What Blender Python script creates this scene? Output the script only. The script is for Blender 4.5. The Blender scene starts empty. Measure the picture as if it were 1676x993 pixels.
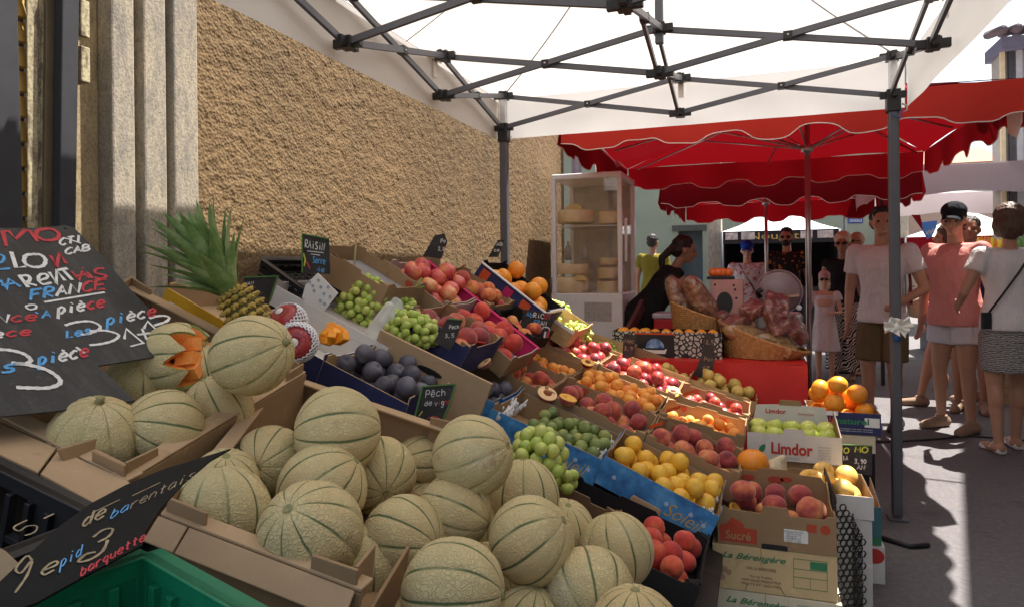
import bpy, bmesh, math, random
import numpy as np
from mathutils import Vector, Matrix, noise
V = Vector
R = math.radians
random.seed(7)
rng = np.random.default_rng(7)
scene = bpy.context.scene
COL = scene.collection

# ------------------------------------------------------------------ camera, world, sun, exposure
YAW, ROLL, EYE, FPX = R(19.8), R(-0.6), 1.25, 1117.0
cam_data = bpy.data.cameras.new('camera')
cam = bpy.data.objects.new('camera', cam_data)
COL.objects.link(cam)
cam.location = (0, 0, EYE)
CAMROT = Matrix.Rotation(YAW, 3, 'Z') @ Matrix.Rotation(R(90), 3, 'X') @ Matrix.Rotation(ROLL, 3, 'Z')
cam.rotation_euler = CAMROT.to_euler()
cam_data.sensor_width = 36
cam_data.lens = 36 * FPX / 1676
cam_data.shift_y = -56.5 / 1676
cam_data.clip_start = 0.05
cam_data.clip_end = 3000
scene.camera = cam

world = bpy.data.worlds.new('World')
scene.world = world
world.use_nodes = True
SUNV = V((0.27, 0.33, 1.0)).normalized()
EL = math.asin(SUNV.z)
AZ = math.atan2(SUNV.x, SUNV.y)
wn = world.node_tree
sky = wn.nodes.new('ShaderNodeTexSky')
sky.sky_type = 'NISHITA'
sky.sun_disc = False
sky.sun_elevation = EL
sky.sun_rotation = AZ
sky.air_density = 1.2
sky.dust_density = 2.5
bg = wn.nodes['Background']
hs = wn.nodes.new('ShaderNodeHueSaturation')
hs.inputs['Saturation'].default_value = .55
wn.links.new(sky.outputs[0], hs.inputs['Color'])
wn.links.new(hs.outputs[0], bg.inputs[0])
bg.inputs[1].default_value = 0.095
sl = bpy.data.lights.new('sun', 'SUN')
sl.energy = 5.0
sl.angle = R(0.5)
sl.color = (1.0, 0.95, 0.87)
sun = bpy.data.objects.new('sun', sl)
COL.objects.link(sun)
sun.rotation_euler = SUNV.to_track_quat('Z', 'Y').to_euler()
scene.view_settings.view_transform = 'Standard'
scene.view_settings.look = 'None'
scene.view_settings.exposure = 1.60
scene.view_settings.gamma = 1.0
scene.view_settings.use_curve_mapping = False
scene.cycles.max_bounces = 10
scene.cycles.diffuse_bounces = 5
scene.cycles.glossy_bounces = 3
scene.cycles.transmission_bounces = 6
scene.cycles.transparent_max_bounces = 12
scene.cycles.use_denoising = True
scene.cycles.sample_clamp_indirect = 6

# ------------------------------------------------------------------ measuring: from a direction of view to a place in the world
def ray(px, py):
    v = V(((px - 838) / FPX, -(py - 440) / FPX, -1.0))
    return CAMROT @ v
O = V((0, 0, EYE))
def PY(px, py, y): r = ray(px, py); return O + r * (y / r.y)
def PX(px, py, x): r = ray(px, py); return O + r * (x / r.x)
def PZ(px, py, z): r = ray(px, py); return O + r * ((z - EYE) / r.z)
def PD(px, py, d): return O + ray(px, py) * d
def PP(px, py, p0, n):
    r = ray(px, py); return O + r * ((p0 - O).dot(n) / r.dot(n))

# ------------------------------------------------------------------ scene bookkeeping
def tag(o, label=None, cat=None, group=None, kind=None):
    if label: o['label'] = label
    if cat: o['category'] = cat
    if group: o['group'] = group
    if kind: o['kind'] = kind
    return o
def empty(name, M, label=None, cat=None, group=None):
    o = bpy.data.objects.new(name, None)
    COL.objects.link(o)
    o.empty_display_size = .05
    o.matrix_world = M if isinstance(M, Matrix) else Matrix.Translation(V(M))
    return tag(o, label, cat, group)
def link(name, me, mat=None, parent=None, M=None):
    """M: matrix in world when top level, in the parent's frame when a child"""
    o = bpy.data.objects.new(name, me)
    COL.objects.link(o)
    if mat is not None and len(me.materials) == 0:
        for m in (mat if isinstance(mat, (list, tuple)) else [mat]): me.materials.append(m)
    if parent: o.parent = parent
    if M is not None:
        if parent: o.matrix_local = M
        else: o.matrix_world = M
    return o
def basis(o, x, y, z):
    m = Matrix((x, y, z)).transposed().to_4x4()
    m.translation = o
    return m

class MB:
    def __init__(s): s.v = []; s.f = []; s.mi = []; s.cur = 0; s.sm = []
    def add(s, vs, fs, smooth=False):
        b = len(s.v)
        s.v += [tuple(v) for v in vs]
        for f in fs:
            s.f.append([i + b for i in f]); s.mi.append(s.cur); s.sm.append(smooth)
        return s
    def box(s, o, dx, dy, dz):
        o, dx, dy, dz = V(o), V(dx), V(dy), V(dz)
        vs = [o, o + dx, o + dx + dy, o + dy, o + dz, o + dx + dz, o + dx + dy + dz, o + dy + dz]
        fs = [(0, 3, 2, 1), (4, 5, 6, 7), (0, 1, 5, 4), (1, 2, 6, 5), (2, 3, 7, 6), (3, 0, 4, 7)]
        if dx.cross(dy).dot(dz) < 0: fs = [tuple(reversed(f)) for f in fs]
        return s.add(vs, fs)
    def cbox(s, c, sx, sy, sz):
        return s.box((c[0] - sx / 2, c[1] - sy / 2, c[2] - sz / 2), (sx, 0, 0), (0, sy, 0), (0, 0, sz))
    def prism(s, pts, th):
        """closed outline extruded by vector th"""
        pts = [V(p) for p in pts]; th = V(th); n = len(pts)
        nrm = V((0, 0, 0))
        for i in range(n): nrm += pts[i].cross(pts[(i + 1) % n])
        vs = pts + [p + th for p in pts]
        fs = [tuple(range(n))[::-1], tuple(range(n, 2 * n))] + [(i, (i + 1) % n, (i + 1) % n + n, i + n) for i in range(n)]
        if nrm.dot(th) < 0: fs = [tuple(reversed(f)) for f in fs]
        return s.add(vs, fs)
    def bar(s, a, b, w, h, up=(0, 0, 1)):
        a, b = V(a), V(b); d = (b - a).normalized(); u = V(up)
        x = d.cross(u)
        if x.length < 1e-3: x = d.cross(V((1, 0, 0)))
        x.normalize(); u = x.cross(d).normalized()
        return s.box(a - x * w / 2 - u * h / 2, x * w, b - a, u * h)
    def tube(s, pts, r, n=8, smooth=True, cap=True):
        pts = [V(p) for p in pts]
        rr = r if isinstance(r, (list, tuple)) else [r] * len(pts)
        vs, fs = [], []
        x = None
        for i, p in enumerate(pts):
            d = (pts[min(i + 1, len(pts) - 1)] - pts[max(i - 1, 0)])
            if d.length < 1e-9: d = V((0, 0, 1))
            d.normalize()
            if x is None:
                x = d.cross(V((0, 0, 1)))
                if x.length < .05: x = d.cross(V((1, 0, 0)))
            x = (x - d * x.dot(d)).normalized()
            y = d.cross(x)
            for k in range(n):
                a = 2 * math.pi * k / n
                vs.append(p + (x * math.cos(a) + y * math.sin(a)) * rr[i])
        for i in range(len(pts) - 1):
            for k in range(n):
                fs.append((i * n + k, i * n + (k + 1) % n, (i + 1) * n + (k + 1) % n, (i + 1) * n + k))
        if cap:
            fs.append(tuple(range(n))[::-1]); fs.append(tuple(range((len(pts) - 1) * n, len(pts) * n)))
        return s.add(vs, fs, smooth)
    def rev(s, prof, n=24, o=(0, 0, 0), ax=(0, 0, 1), smooth=True):
        """surface of revolution, prof = [(r, h)...]"""
        o = V(o); az = V(ax).normalized()
        x = az.cross(V((0, 1, 0)))
        if x.length < .05: x = az.cross(V((1, 0, 0)))
        x.normalize(); y = az.cross(x)
        vs, fs = [], []
        for r, h in prof:
            for k in range(n):
                a = 2 * math.pi * k / n
                vs.append(o + az * h + (x * math.cos(a) + y * math.sin(a)) * max(r, 1e-4))
        for i in range(len(prof) - 1):
            for k in range(n):
                fs.append((i * n + k, i * n + (k + 1) % n, (i + 1) * n + (k + 1) % n, (i + 1) * n + k))
        return s.add(vs, fs, smooth)
    def grid(s, fn, nu, nv, smooth=True):
        vs = [fn(i / (nu - 1), j / (nv - 1)) for i in range(nu) for j in range(nv)]
        fs = [(i * nv + j, (i + 1) * nv + j, (i + 1) * nv + j + 1, i * nv + j + 1) for i in range(nu - 1) for j in range(nv - 1)]
        return s.add(vs, fs, smooth)
    def ell(s, c, rx, ry, rz, rot=None, n=16, m=10):
        c = V(c); vs, fs = [], []
        for i in range(m + 1):
            t = math.pi * i / m
            for k in range(n):
                a = 2 * math.pi * k / n
                p = V((rx * math.sin(t) * math.cos(a), ry * math.sin(t) * math.sin(a), rz * math.cos(t)))
                vs.append(c + (rot @ p if rot else p))
        for i in range(m):
            for k in range(n):
                fs.append((i * n + k, (i + 1) * n + k, (i + 1) * n + (k + 1) % n, i * n + (k + 1) % n))
        return s.add(vs, fs, True)
    def mesh(s, name):
        me = bpy.data.meshes.new(name)
        me.from_pydata(s.v, [], s.f)
        me.polygons.foreach_set('material_index', s.mi)
        me.polygons.foreach_set('use_smooth', s.sm)
        me.update()
        return me
    def build(s, name, mat, parent=None, M=None, bevel=0, solid=0, subd=0, weld=False):
        me = s.mesh(name)
        if weld or subd:
            bm = bmesh.new(); bm.from_mesh(me); bmesh.ops.remove_doubles(bm, verts=bm.verts, dist=1e-5); bm.to_mesh(me); bm.free()
        o = link(name, me, mat, parent, M)
        if solid:
            md = o.modifiers.new('solidify', 'SOLIDIFY'); md.thickness = solid; md.offset = 0
        if bevel:
            md = o.modifiers.new('bevel', 'BEVEL'); md.width = bevel; md.segments = 2; md.limit_method = 'ANGLE'
        if subd:
            md = o.modifiers.new('subsurf', 'SUBSURF'); md.levels = subd; md.render_levels = subd
        return o

def baked(mb, mods):
    """mesh of a shape after modifiers"""
    me = mb.mesh('tmp') if isinstance(mb, MB) else mb
    o = bpy.data.objects.new('tmp', me); COL.objects.link(o)
    for typ, kw in mods:
        md = o.modifiers.new(typ, typ)
        for k, v in kw.items(): setattr(md, k, v)
    dg = bpy.context.evaluated_depsgraph_get(); dg.update()
    out = bpy.data.meshes.new_from_object(o.evaluated_get(dg))
    bpy.data.objects.remove(o)
    out.polygons.foreach_set('use_smooth', [True] * len(out.polygons))
    return out

# ------------------------------------------------------------------ materials
class NT:
    def __init__(s, name, rough=.6, spec=.4, metal=0):
        s.m = bpy.data.materials.new(name); s.m.use_nodes = True
        s.t = s.m.node_tree; s.b = s.t.nodes['Principled BSDF']
        s.b.inputs['Roughness'].default_value = rough
        s.b.inputs['Specular IOR Level'].default_value = spec
        s.b.inputs['Metallic'].default_value = metal
        s.out = s.t.nodes['Material Output']
    def n(s, typ, **kw):
        nd = s.t.nodes.new(typ)
        for k, v in kw.items():
            if k.startswith('i_'): nd.inputs[k[2:].replace('_', ' ')].default_value = v
            else: setattr(nd, k, v)
        return nd
    def l(s, a, b): s.t.links.new(a, b)
    def coord(s, which='Object', scale=(1, 1, 1)):
        tc = s.n('ShaderNodeTexCoord'); mp = s.n('ShaderNodeMapping')
        mp.inputs['Scale'].default_value = scale
        s.l(tc.outputs[which], mp.inputs[0])
        return mp.outputs[0]
    def noise(s, co, scale, detail=4, rough=.55, out='Fac'):
        nd = s.n('ShaderNodeTexNoise'); nd.inputs['Scale'].default_value = scale
        nd.inputs['Detail'].default_value = detail; nd.inputs['Roughness'].default_value = rough
        if co: s.l(co, nd.inputs['Vector'])
        return nd.outputs[out]
    def vor(s, co, scale, feature='F1', out='Distance'):
        nd = s.n('ShaderNodeTexVoronoi', feature=feature); nd.inputs['Scale'].default_value = scale
        s.l(co, nd.inputs['Vector'])
        return nd.outputs[out]
    def ramp(s, fac, stops):
        nd = s.n('ShaderNodeValToRGB'); cr = nd.color_ramp
        while len(cr.elements) < len(stops): cr.elements.new(.5)
        for e, (p, c) in zip(cr.elements, stops):
            e.position = p; e.color = (*c, 1) if len(c) == 3 else c
        s.l(fac, nd.inputs[0])
        return nd.outputs[0]
    def mix(s, fac, a, b, mode='MIX'):
        nd = s.n('ShaderNodeMix', data_type='RGBA', blend_type=mode)
        for sock, v in ((0, fac), (6, a), (7, b)):
            if hasattr(v, 'is_output') or hasattr(v, 'links'): s.l(v, nd.inputs[sock])
            elif sock == 0: nd.inputs[0].default_value = v
            else: nd.inputs[sock].default_value = (*v, 1)
        return nd.outputs[2]
    def math(s, op, a, b=None):
        nd = s.n('ShaderNodeMath', operation=op)
        for i, v in enumerate((a, b)):
            if v is None: continue
            if hasattr(v, 'links'): s.l(v, nd.inputs[i])
            else: nd.inputs[i].default_value = v
        return nd.outputs[0]
    def rand(s):
        return s.n('ShaderNodeObjectInfo').outputs['Random']
    def bump(s, h, strength=.3, dist=.002, prev=None):
        nd = s.n('ShaderNodeBump'); nd.inputs['Strength'].default_value = strength
        nd.inputs['Distance'].default_value = dist
        s.l(h, nd.inputs['Height'])
        if prev: s.l(prev, nd.inputs['Normal'])
        s.l(nd.outputs[0], s.b.inputs['Normal'])
        return nd.outputs[0]
    def base(s, c):
        if hasattr(c, 'links'): s.l(c, s.b.inputs['Base Color'])
        else: s.b.inputs['Base Color'].default_value = (*c, 1)
        return s

def plain(name, c, rough=.6, metal=0, var=.12, vs=14, bump=0, bs=60, spec=.4, bd=.002):
    k = NT(name, rough, spec, metal)
    co = k.coord()
    nz = k.noise(co, vs, 5)
    a = tuple(x * (1 - var) for x in c); b = tuple(min(1, x * (1 + var)) for x in c)
    k.base(k.ramp(nz, [(.3, a), (.7, b)]))
    if bump: k.bump(k.noise(co, bs, 4), bump, bd)
    return k.m

def m_fabric(name, c, trans, tc=None, wr=.25, scale=5):
    k = NT(name, .85, .1)
    co = k.coord()
    nz = k.noise(co, scale, 4)
    colr = k.ramp(nz, [(.3, tuple(x * .93 for x in c)), (.7, c)])
    k.base(colr)
    b1 = k.bump(k.noise(co, 3.2, 3), wr, .03)
    k.bump(k.noise(co, 260, 2), .12, .0006, b1)
    tr = k.n('ShaderNodeBsdfTranslucent'); tr.inputs[0].default_value = (*(tc or c), 1)
    mx = k.n('ShaderNodeMixShader'); mx.inputs[0].default_value = trans
    k.l(k.b.outputs[0], mx.inputs[1]); k.l(tr.outputs[0], mx.inputs[2]); k.l(mx.outputs[0], k.out.inputs[0])
    return k.m

def m_wall():
    k = NT('roughcast plaster', .95, .1)
    co = k.coord()
    v1 = k.vor(co, 85); n1 = k.noise(co, 60, 5, .65); n2 = k.noise(co, 1.4, 5, .6); n3 = k.noise(co, 105, 4, .7)
    s_ = k.mix(k.math('MULTIPLY', n1, .95), (.135, .088, .045), (.25, .168, .092))
    col_ = k.mix(k.ramp(n2, [(.35, (0, 0, 0)), (.70, (.8, .8, .8))]), s_, (.23, .153, .08))
    col_ = k.mix(k.ramp(k.noise(k.coord(scale=(1, 1, .3)), 2.3, 6, .65), [(.46, (0, 0, 0)), (.66, (.6, .6, .6))]), col_, (.11, .08, .052))
    col2 = k.mix(k.ramp(n3, [(.42, (1, 1, 1)), (.55, (0, 0, 0))]), col_, k.mix(.5, col_, (.10, .07, .04)))
    k.base(col2)
    b = k.bump(k.math('ADD', k.math('MULTIPLY', v1, 1.5), n1), .40, .005)
    k.bump(n3, .4, .002, b)
    return k.m

def m_stone(name, a, b, stain):
    k = NT(name, .9, .15)
    co = k.coord(scale=(1, 1, .35))
    co2 = k.coord()
    n1 = k.noise(co, 9, 8, .7); n2 = k.noise(co2, 120, 3, .6); n3 = k.noise(co, 30, 6, .75)
    c1 = k.mix(k.ramp(n1, [(.4, (0, 0, 0)), (.62, (1, 1, 1))]), a, b)
    c2 = k.mix(k.ramp(n3, [(.46, (0, 0, 0)), (.60, (.85, .85, .85))]), c1, stain)
    c2 = k.mix(k.ramp(n2, [(.35, (.5, .5, .5)), (.55, (0, 0, 0))]), c2, tuple(x * .55 for x in stain))
    k.base(c2)
    b1 = k.bump(n3, .5, .006)
    k.bump(n2, .5, .002, b1)
    return k.m

def m_card(name, c=(.36, .235, .13), tint=.1, spec=.15, edge=True):
    k = NT(name, .82, spec)
    co = k.coord()
    n1 = k.noise(co, 6, 4); n2 = k.noise(co, 240, 3)
    st = k.n('ShaderNodeTexWave', wave_type='BANDS', bands_direction='X'); st.inputs['Scale'].default_value = 45
    st.inputs['Distortion'].default_value = .6
    k.l(co, st.inputs[0])
    cc = k.mix(k.ramp(n1, [(.3, (0, 0, 0)), (.7, (1, 1, 1))]), tuple(x * (1 - tint) for x in c), tuple(min(1, x * (1 + tint)) for x in c))
    cc = k.mix(k.math('MULTIPLY', n2, .25), cc, tuple(x * .6 for x in c))
    cc = k.mix(k.ramp(k.noise(co, 17, 6, .75), [(.60, (0, 0, 0)), (.68, (.5, .5, .5))]), cc, tuple(min(1, x * 1.35 + .03) for x in c))
    cc = k.mix(k.ramp(k.noise(co, 11, 5, .7), [(.63, (0, 0, 0)), (.72, (.5, .5, .5))]), cc, tuple(x * .55 for x in c))
    rd = k.math('MULTIPLY', k.rand(), .25)
    cc = k.mix(rd, cc, tuple(x * .72 for x in c))
    k.base(cc)
    b = k.bump(st.outputs[0], .08, .001)
    k.bump(k.noise(co, 22, 3), .35, .004, b)
    return k.m

def m_melon():
    k = NT('netted melon rind', .62, .3)
    tc = k.n('ShaderNodeTexCoord'); co = tc.outputs['Object']
    oi = k.n('ShaderNodeObjectInfo')
    off = k.n('ShaderNodeVectorMath', operation='ADD')
    cx = k.n('ShaderNodeCombineXYZ'); k.l(k.math('MULTIPLY', oi.outputs['Random'], 37.), cx.inputs[0])
    k.l(co, off.inputs[0]); k.l(cx.outputs[0], off.inputs[1]); cr = off.outputs[0]
    # warped netting
    wv = k.n('ShaderNodeMix', data_type='RGBA', blend_type='ADD'); wv.inputs[0].default_value = .02
    nz = k.n('ShaderNodeTexNoise'); nz.inputs['Scale'].default_value = 45; k.l(cr, nz.inputs['Vector'])
    k.l(cr, wv.inputs[6]); k.l(nz.outputs['Color'], wv.inputs[7])
    net = k.vor(wv.outputs[2], 165, 'DISTANCE_TO_EDGE')
    netm = k.ramp(net, [(.0, (1, 1, 1)), (.16, (0, 0, 0))])
    fine = k.noise(cr, 260, 4, .7)
    # ribs: angle about local z
    sp = k.n('ShaderNodeSeparateXYZ'); k.l(co, sp.inputs[0])
    ang = k.math('ARCTAN2', sp.outputs[1], sp.outputs[0])
    wob = k.math('MULTIPLY', k.math('SUBTRACT', k.noise(cr, 18, 3), .5), .38)
    ph = k.math('ADD', k.math('MULTIPLY', ang, 10 / 2), k.math('MULTIPLY', wob, 1.0))
    st = k.math('ABSOLUTE', k.math('SINE', ph))
    stripe = k.ramp(st, [(.0, (1, 1, 1)), (.09, (.9, .9, .9)), (.22, (0, 0, 0))])
    pres = k.ramp(k.math('ADD', k.noise(cr, 9, 3), k.math('MULTIPLY', oi.outputs['Random'], .16)), [(.42, (.10, .10, .10)), (.60, (1, 1, 1))])
    stripe = k.mix(1.0, stripe, pres, 'MULTIPLY')
    big = k.noise(cr, 9, 3)
    base = k.ramp(big, [(.3, (.52, .43, .20)), (.52, (.68, .54, .27)), (.72, (.68, .47, .22))])
    base = k.mix(k.math('MULTIPLY', oi.outputs['Random'], .45), base, (.66, .58, .32))
    netc = k.mix(.5, base, (.70, .56, .32))
    c1 = k.mix(netm, base, netc)
    c1 = k.mix(k.math('MULTIPLY', fine, .32), c1, (.40, .32, .14))
    c2 = k.mix(k.math('MULTIPLY', stripe, .95), c1, (.045, .095, .03))
    pale = k.ramp(k.noise(cr, 5, 2), [(.60, (0, 0, 0)), (.74, (.55, .55, .55))])
    c2 = k.mix(pale, c2, (.66, .60, .42))
    scar = k.ramp(k.noise(cr, 13, 5, .7), [(.64, (0, 0, 0)), (.70, (.6, .6, .6))])
    c3 = k.mix(scar, c2, (.42, .26, .14))
    k.base(c3)
    b = k.bump(k.math('MULTIPLY', netm, k.math('SUBTRACT', 1.0, stripe)), .75, .0016)
    k.bump(fine, .4, .0012, b)
    return k.m

def m_fruit(name, stops, scale=14, rough=.42, spots=None, spec=.4, sheen=0, bump=.1, bs=300, rnd=None, coat=0):
    k = NT(name, rough, spec)
    tc = k.n('ShaderNodeTexCoord')
    oi = k.n('ShaderNodeObjectInfo')
    cx = k.n('ShaderNodeCombineXYZ'); k.l(k.math('MULTIPLY', oi.outputs['Random'], 31.), cx.inputs[0]); k.l(k.math('MULTIPLY', oi.outputs['Random'], 77.), cx.inputs[1])
    off = k.n('ShaderNodeVectorMath', operation='ADD'); k.l(tc.outputs['Object'], off.inputs[0]); k.l(cx.outputs[0], off.inputs[1])
    co = off.outputs[0]
    n1 = k.noise(co, scale, 4, .6)
    f = k.math('ADD', n1, k.math('MULTIPLY', k.math('SUBTRACT', oi.outputs['Random'], .5), .22))
    c = k.ramp(f, stops)
    if spots:
        sm = k.ramp(k.noise(co, 170, 2), [(.62, (0, 0, 0)), (.68, (1, 1, 1))])
        c = k.mix(k.math('MULTIPLY', sm, .6), c, spots)
    mot = k.ramp(k.noise(co, scale * 7, 5, .7), [(.36, (.4, .4, .4)), (.55, (0, 0, 0))])
    c = k.mix(mot, c, k.mix(.35, c, (.12, .05, .02)))
    c = k.mix(k.ramp(k.noise(co, scale * 1.7, 3), [(.60, (0, 0, 0)), (.75, (.12, .12, .12))]), c, (.72, .62, .55))
    k.base(c)
    if sheen:
        k.b.inputs['Sheen Weight'].default_value = sheen; k.b.inputs['Sheen Roughness'].default_value = .5
        k.b.inputs['Sheen Tint'].default_value = (1, .85, .8, 1)
    if coat: k.b.inputs['Coat Weight'].default_value = coat; k.b.inputs['Coat Roughness'].default_value = .15
    k.bump(k.noise(co, bs, 3), bump, .001)
    return k.m

MT = {}
MT['melon'] = m_melon()
MT['flesh'] = m_fruit('orange melon flesh', [(.3, (.85, .27, .05)), (.7, (.95, .42, .10))], 20, .3, spec=.5, bs=180, bump=.35)
MT['stem'] = plain('dry stem', (.30, .27, .12), .8, bump=.4)
MT['greenstem'] = plain('green stalk', (.22, .30, .07), .7, bump=.3)
MT['peach'] = m_fruit('peach skin', [(.25, (.25, .035, .035)), (.48, (.48, .07, .045)), (.62, (.70, .22, .07)), (.8, (.80, .42, .12))], 16, .6, sheen=.25, spec=.2)
MT['redpeach'] = m_fruit('red peach skin', [(.2, (.30, .02, .03)), (.5, (.62, .07, .05)), (.7, (.78, .20, .07)), (.88, (.85, .40, .12))], 14, .6, sheen=.25, spec=.2)
MT['darkpeach'] = m_fruit('dusky peach skin', [(.25, (.17, .03, .05)), (.48, (.42, .07, .065)), (.64, (.66, .20, .09)), (.8, (.80, .42, .15))], 15, .65, sheen=.3, spec=.2)
MT['nectarine'] = m_fruit('nectarine skin', [(.3, (.12, .012, .03)), (.50, (.36, .03, .045)), (.66, (.56, .11, .06)), (.85, (.62, .25, .10))], 15, .34, (.7, .4, .2), coat=.08)
MT['apricot'] = m_fruit('apricot skin', [(.25, (.80, .18, .03)), (.5, (.88, .34, .05)), (.75, (.90, .45, .08))], 18, .5, sheen=.15)
MT['yellowplum'] = m_fruit('yellow plum skin', [(.3, (.80, .42, .04)), (.6, (.85, .52, .06)), (.85, (.72, .30, .05))], 12, .4)
MT['greengage'] = m_fruit('greengage skin', [(.25, (.10, .15, .05)), (.5, (.20, .27, .08)), (.7, (.34, .36, .10)), (.88, (.48, .34, .10))], 22, .5)
MT['damson'] = m_fruit('blue plum skin', [(.3, (.035, .03, .05)), (.5, (.08, .08, .11)), (.75, (.17, .17, .21))], 16, .55)
MT['orange'] = m_fruit('orange peel', [(.3, (.82, .25, .02)), (.7, (.90, .38, .03))], 8, .38, bump=.5, bs=420)
MT['apple'] = m_fruit('pink apple skin', [(.28, (.48, .03, .05)), (.48, (.68, .12, .10)), (.62, (.80, .32, .14)), (.8, (.82, .58, .22))], 15, .28, coat=.15)
MT['greenapple'] = m_fruit('yellow green apple skin', [(.3, (.50, .60, .10)), (.7, (.66, .68, .16))], 14, .3, (.3, .3, .1), coat=.2)
MT['pear'] = m_fruit('yellow pear skin', [(.3, (.50, .33, .08)), (.6, (.68, .52, .14)), (.85, (.45, .22, .07))], 14, .5, (.3, .18, .06))
k = NT('white grape skin', .22, .5); k.base(k.ramp(k.math('ADD', k.math('MULTIPLY', k.rand(), .7), k.math('MULTIPLY', k.noise(k.coord(), 30, 2), .3)), [(0, (.28, .40, .06)), (.6, (.46, .55, .12)), (1, (.60, .58, .18))]))
k.b.inputs['Subsurface Weight'].default_value = .25; k.b.inputs['Subsurface Radius'].default_value = (.01, .01, .004); MT['grape'] = k.m
MT['card'] = m_card('brown corrugated cardboard')
MT['cardlight'] = m_card('light tan cardboard', (.50, .345, .205))
MT['carddark'] = m_card('dark brown cardboard', (.21, .13, .075))
MT['cream'] = m_card('cream cardboard', (.66, .50, .27), .06)
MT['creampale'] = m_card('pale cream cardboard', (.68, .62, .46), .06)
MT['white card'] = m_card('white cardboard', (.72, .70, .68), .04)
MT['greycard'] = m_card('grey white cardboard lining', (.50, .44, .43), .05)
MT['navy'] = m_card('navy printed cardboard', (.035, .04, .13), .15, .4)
MT['blue'] = None
k = NT('sky blue printed cardboard', .55, .4); n1 = k.noise(k.coord(scale=(1, 1, 1)), 14, 5, .6)
k.base(k.ramp(n1, [(.35, (.03, .12, .32)), (.5, (.05, .24, .55)), (.62, (.10, .36, .68)), (.75, (.30, .48, .70))])); MT['blue'] = k.m
MT['red card'] = m_card('red printed cardboard', (.42, .05, .035), .15)
MT['orange card'] = m_card('orange red cardboard', (.62, .10, .035), .15)
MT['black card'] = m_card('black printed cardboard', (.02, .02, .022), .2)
MT['pink card'] = m_card('magenta printed cardboard', (.55, .03, .14), .15)
MT['teal card'] = m_card('blue green printed cardboard', (.08, .20, .24), .1)
MT['yellow card'] = m_card('yellow printed cardboard', (.75, .40, .03), .1)
MT['wood'] = None
k = NT('pale crate wood', .75, .2); co = k.coord(scale=(3, 14, 14)); n1 = k.noise(co, 5, 6, .6)
k.base(k.ramp(n1, [(.3, (.40, .26, .12)), (.7, (.60, .44, .24))])); k.bump(n1, .3, .002); MT['wood'] = k.m
MT['blackpl'] = plain('black crate plastic', (.014, .014, .016), .38, bump=.15, spec=.5)
MT['greenpl'] = plain('green crate plastic', (.004, .16, .075), .4, bump=.1, spec=.5)
k = NT('chalkboard slate', .5, .3); n1 = k.noise(k.coord(scale=(2, 9, 2)), 4, 6, .7); n2 = k.noise(k.coord(), 60, 4, .7)
c = k.mix(k.ramp(n1, [(.45, (0, 0, 0)), (.75, (.6, .6, .6))]), (.030, .029, .030), (.085, .083, .083)); c = k.mix(k.ramp(n2, [(.58, (0, 0, 0)), (.72, (.35, .35, .35))]), c, (.12, .12, .12)); k.base(c); MT['slate'] = k.m
MT['slate2'] = plain('black slate', (.012, .012, .012), .7, var=.2, vs=5, spec=.15, bump=.05)
MT['chalkw'] = plain('white chalk paint', (.75, .74, .72), .8, var=.15, vs=60)
MT['chalkr'] = plain('red chalk paint', (.55, .06, .07), .8, var=.2, vs=60)
MT['chalkb'] = plain('blue chalk paint', (.12, .38, .72), .8, var=.2, vs=60)
MT['chalky'] = plain('yellow chalk paint', (.60, .62, .08), .8, var=.2, vs=60)
MT['chalkt'] = plain('tan chalk paint', (.33, .26, .16), .8, var=.35, vs=60)
MT['leafgrey'] = plain('dark grey painted leaf', (.035, .036, .042), .6, spec=.25)
MT['steel'] = plain('painted steel grey', (.10, .10, .115), .45, .3, spec=.5, var=.06)
MT['alu'] = plain('brushed aluminium', (.55, .55, .56), .35, .8)
MT['black'] = plain('black plastic', (.015, .015, .017), .45)
MT['chrome'] = plain('polished steel pole', (.45, .42, .42), .28, .85)
MT['whitepaint'] = plain('white enamel', (.82, .82, .84), .35, var=.04)
MT['tent'] = m_fabric('white tent fabric', (.77, .76, .75), .32, (.80, .78, .76))
MT['red cloth shaded tone'] = m_fabric('red fabric shaded tone', (.18, .005, .011), .08, (.55, .008, .015))  # darker copy of the red cloth: shade under the parasols put into the colour
MT['red valance'] = m_fabric('red fabric lit tone', (.58, .045, .03), .14, (.6, .02, .02))  # brighter copy of the same red: light on the near valance put into colour
MT['pinkwhite'] = m_fabric('pale awning fabric', (.60, .52, .55), .15, (.7, .6, .62))
MT['trim'] = plain('cream edging tape', (.75, .68, .60), .8)
MT['redcloth'] = plain('red vinyl cloth', (.60, .022, .02), .38, var=.08, vs=4, bump=.25, bs=7, bd=.02)
MT['wicker'] = plain('honey wicker', (.48, .25, .09), .55, var=.3, vs=50, spec=.4, bump=.2)
MT['wall'] = m_wall()
MT['jamb'] = m_stone('weathered limestone', (.42, .36, .27), (.34, .30, .245), (.24, .22, .19))
MT['jamb2'] = m_stone('ochre limestone', (.44, .35, .21), (.38, .29, .17), (.27, .21, .13))
k = NT('street asphalt', .85, .25); co = k.coord(); n1 = k.noise(co, .6, 6, .6); n2 = k.noise(co, 130, 4, .7); n3 = k.noise(co, 7, 5, .7)
c = k.mix(n2, (.085, .08, .083), (.165, .153, .158)); c = k.mix(k.ramp(n1, [(.4, (0, 0, 0)), (.65, (.6, .6, .6))]), c, (.10, .08, .085))
c = k.mix(k.ramp(n3, [(.62, (0, 0, 0)), (.72, (.45, .45, .45))]), c, (.06, .05, .052)); n4 = k.noise(co, 38, 4, .75); c = k.mix(k.ramp(n4, [(.50, (0, 0, 0)), (.62, (.28, .28, .28))]), c, (.21, .20, .20)); c = k.mix(k.ramp(n4, [(.36, (.3, .3, .3)), (.44, (0, 0, 0))]), c, (.06, .055, .057))
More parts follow.
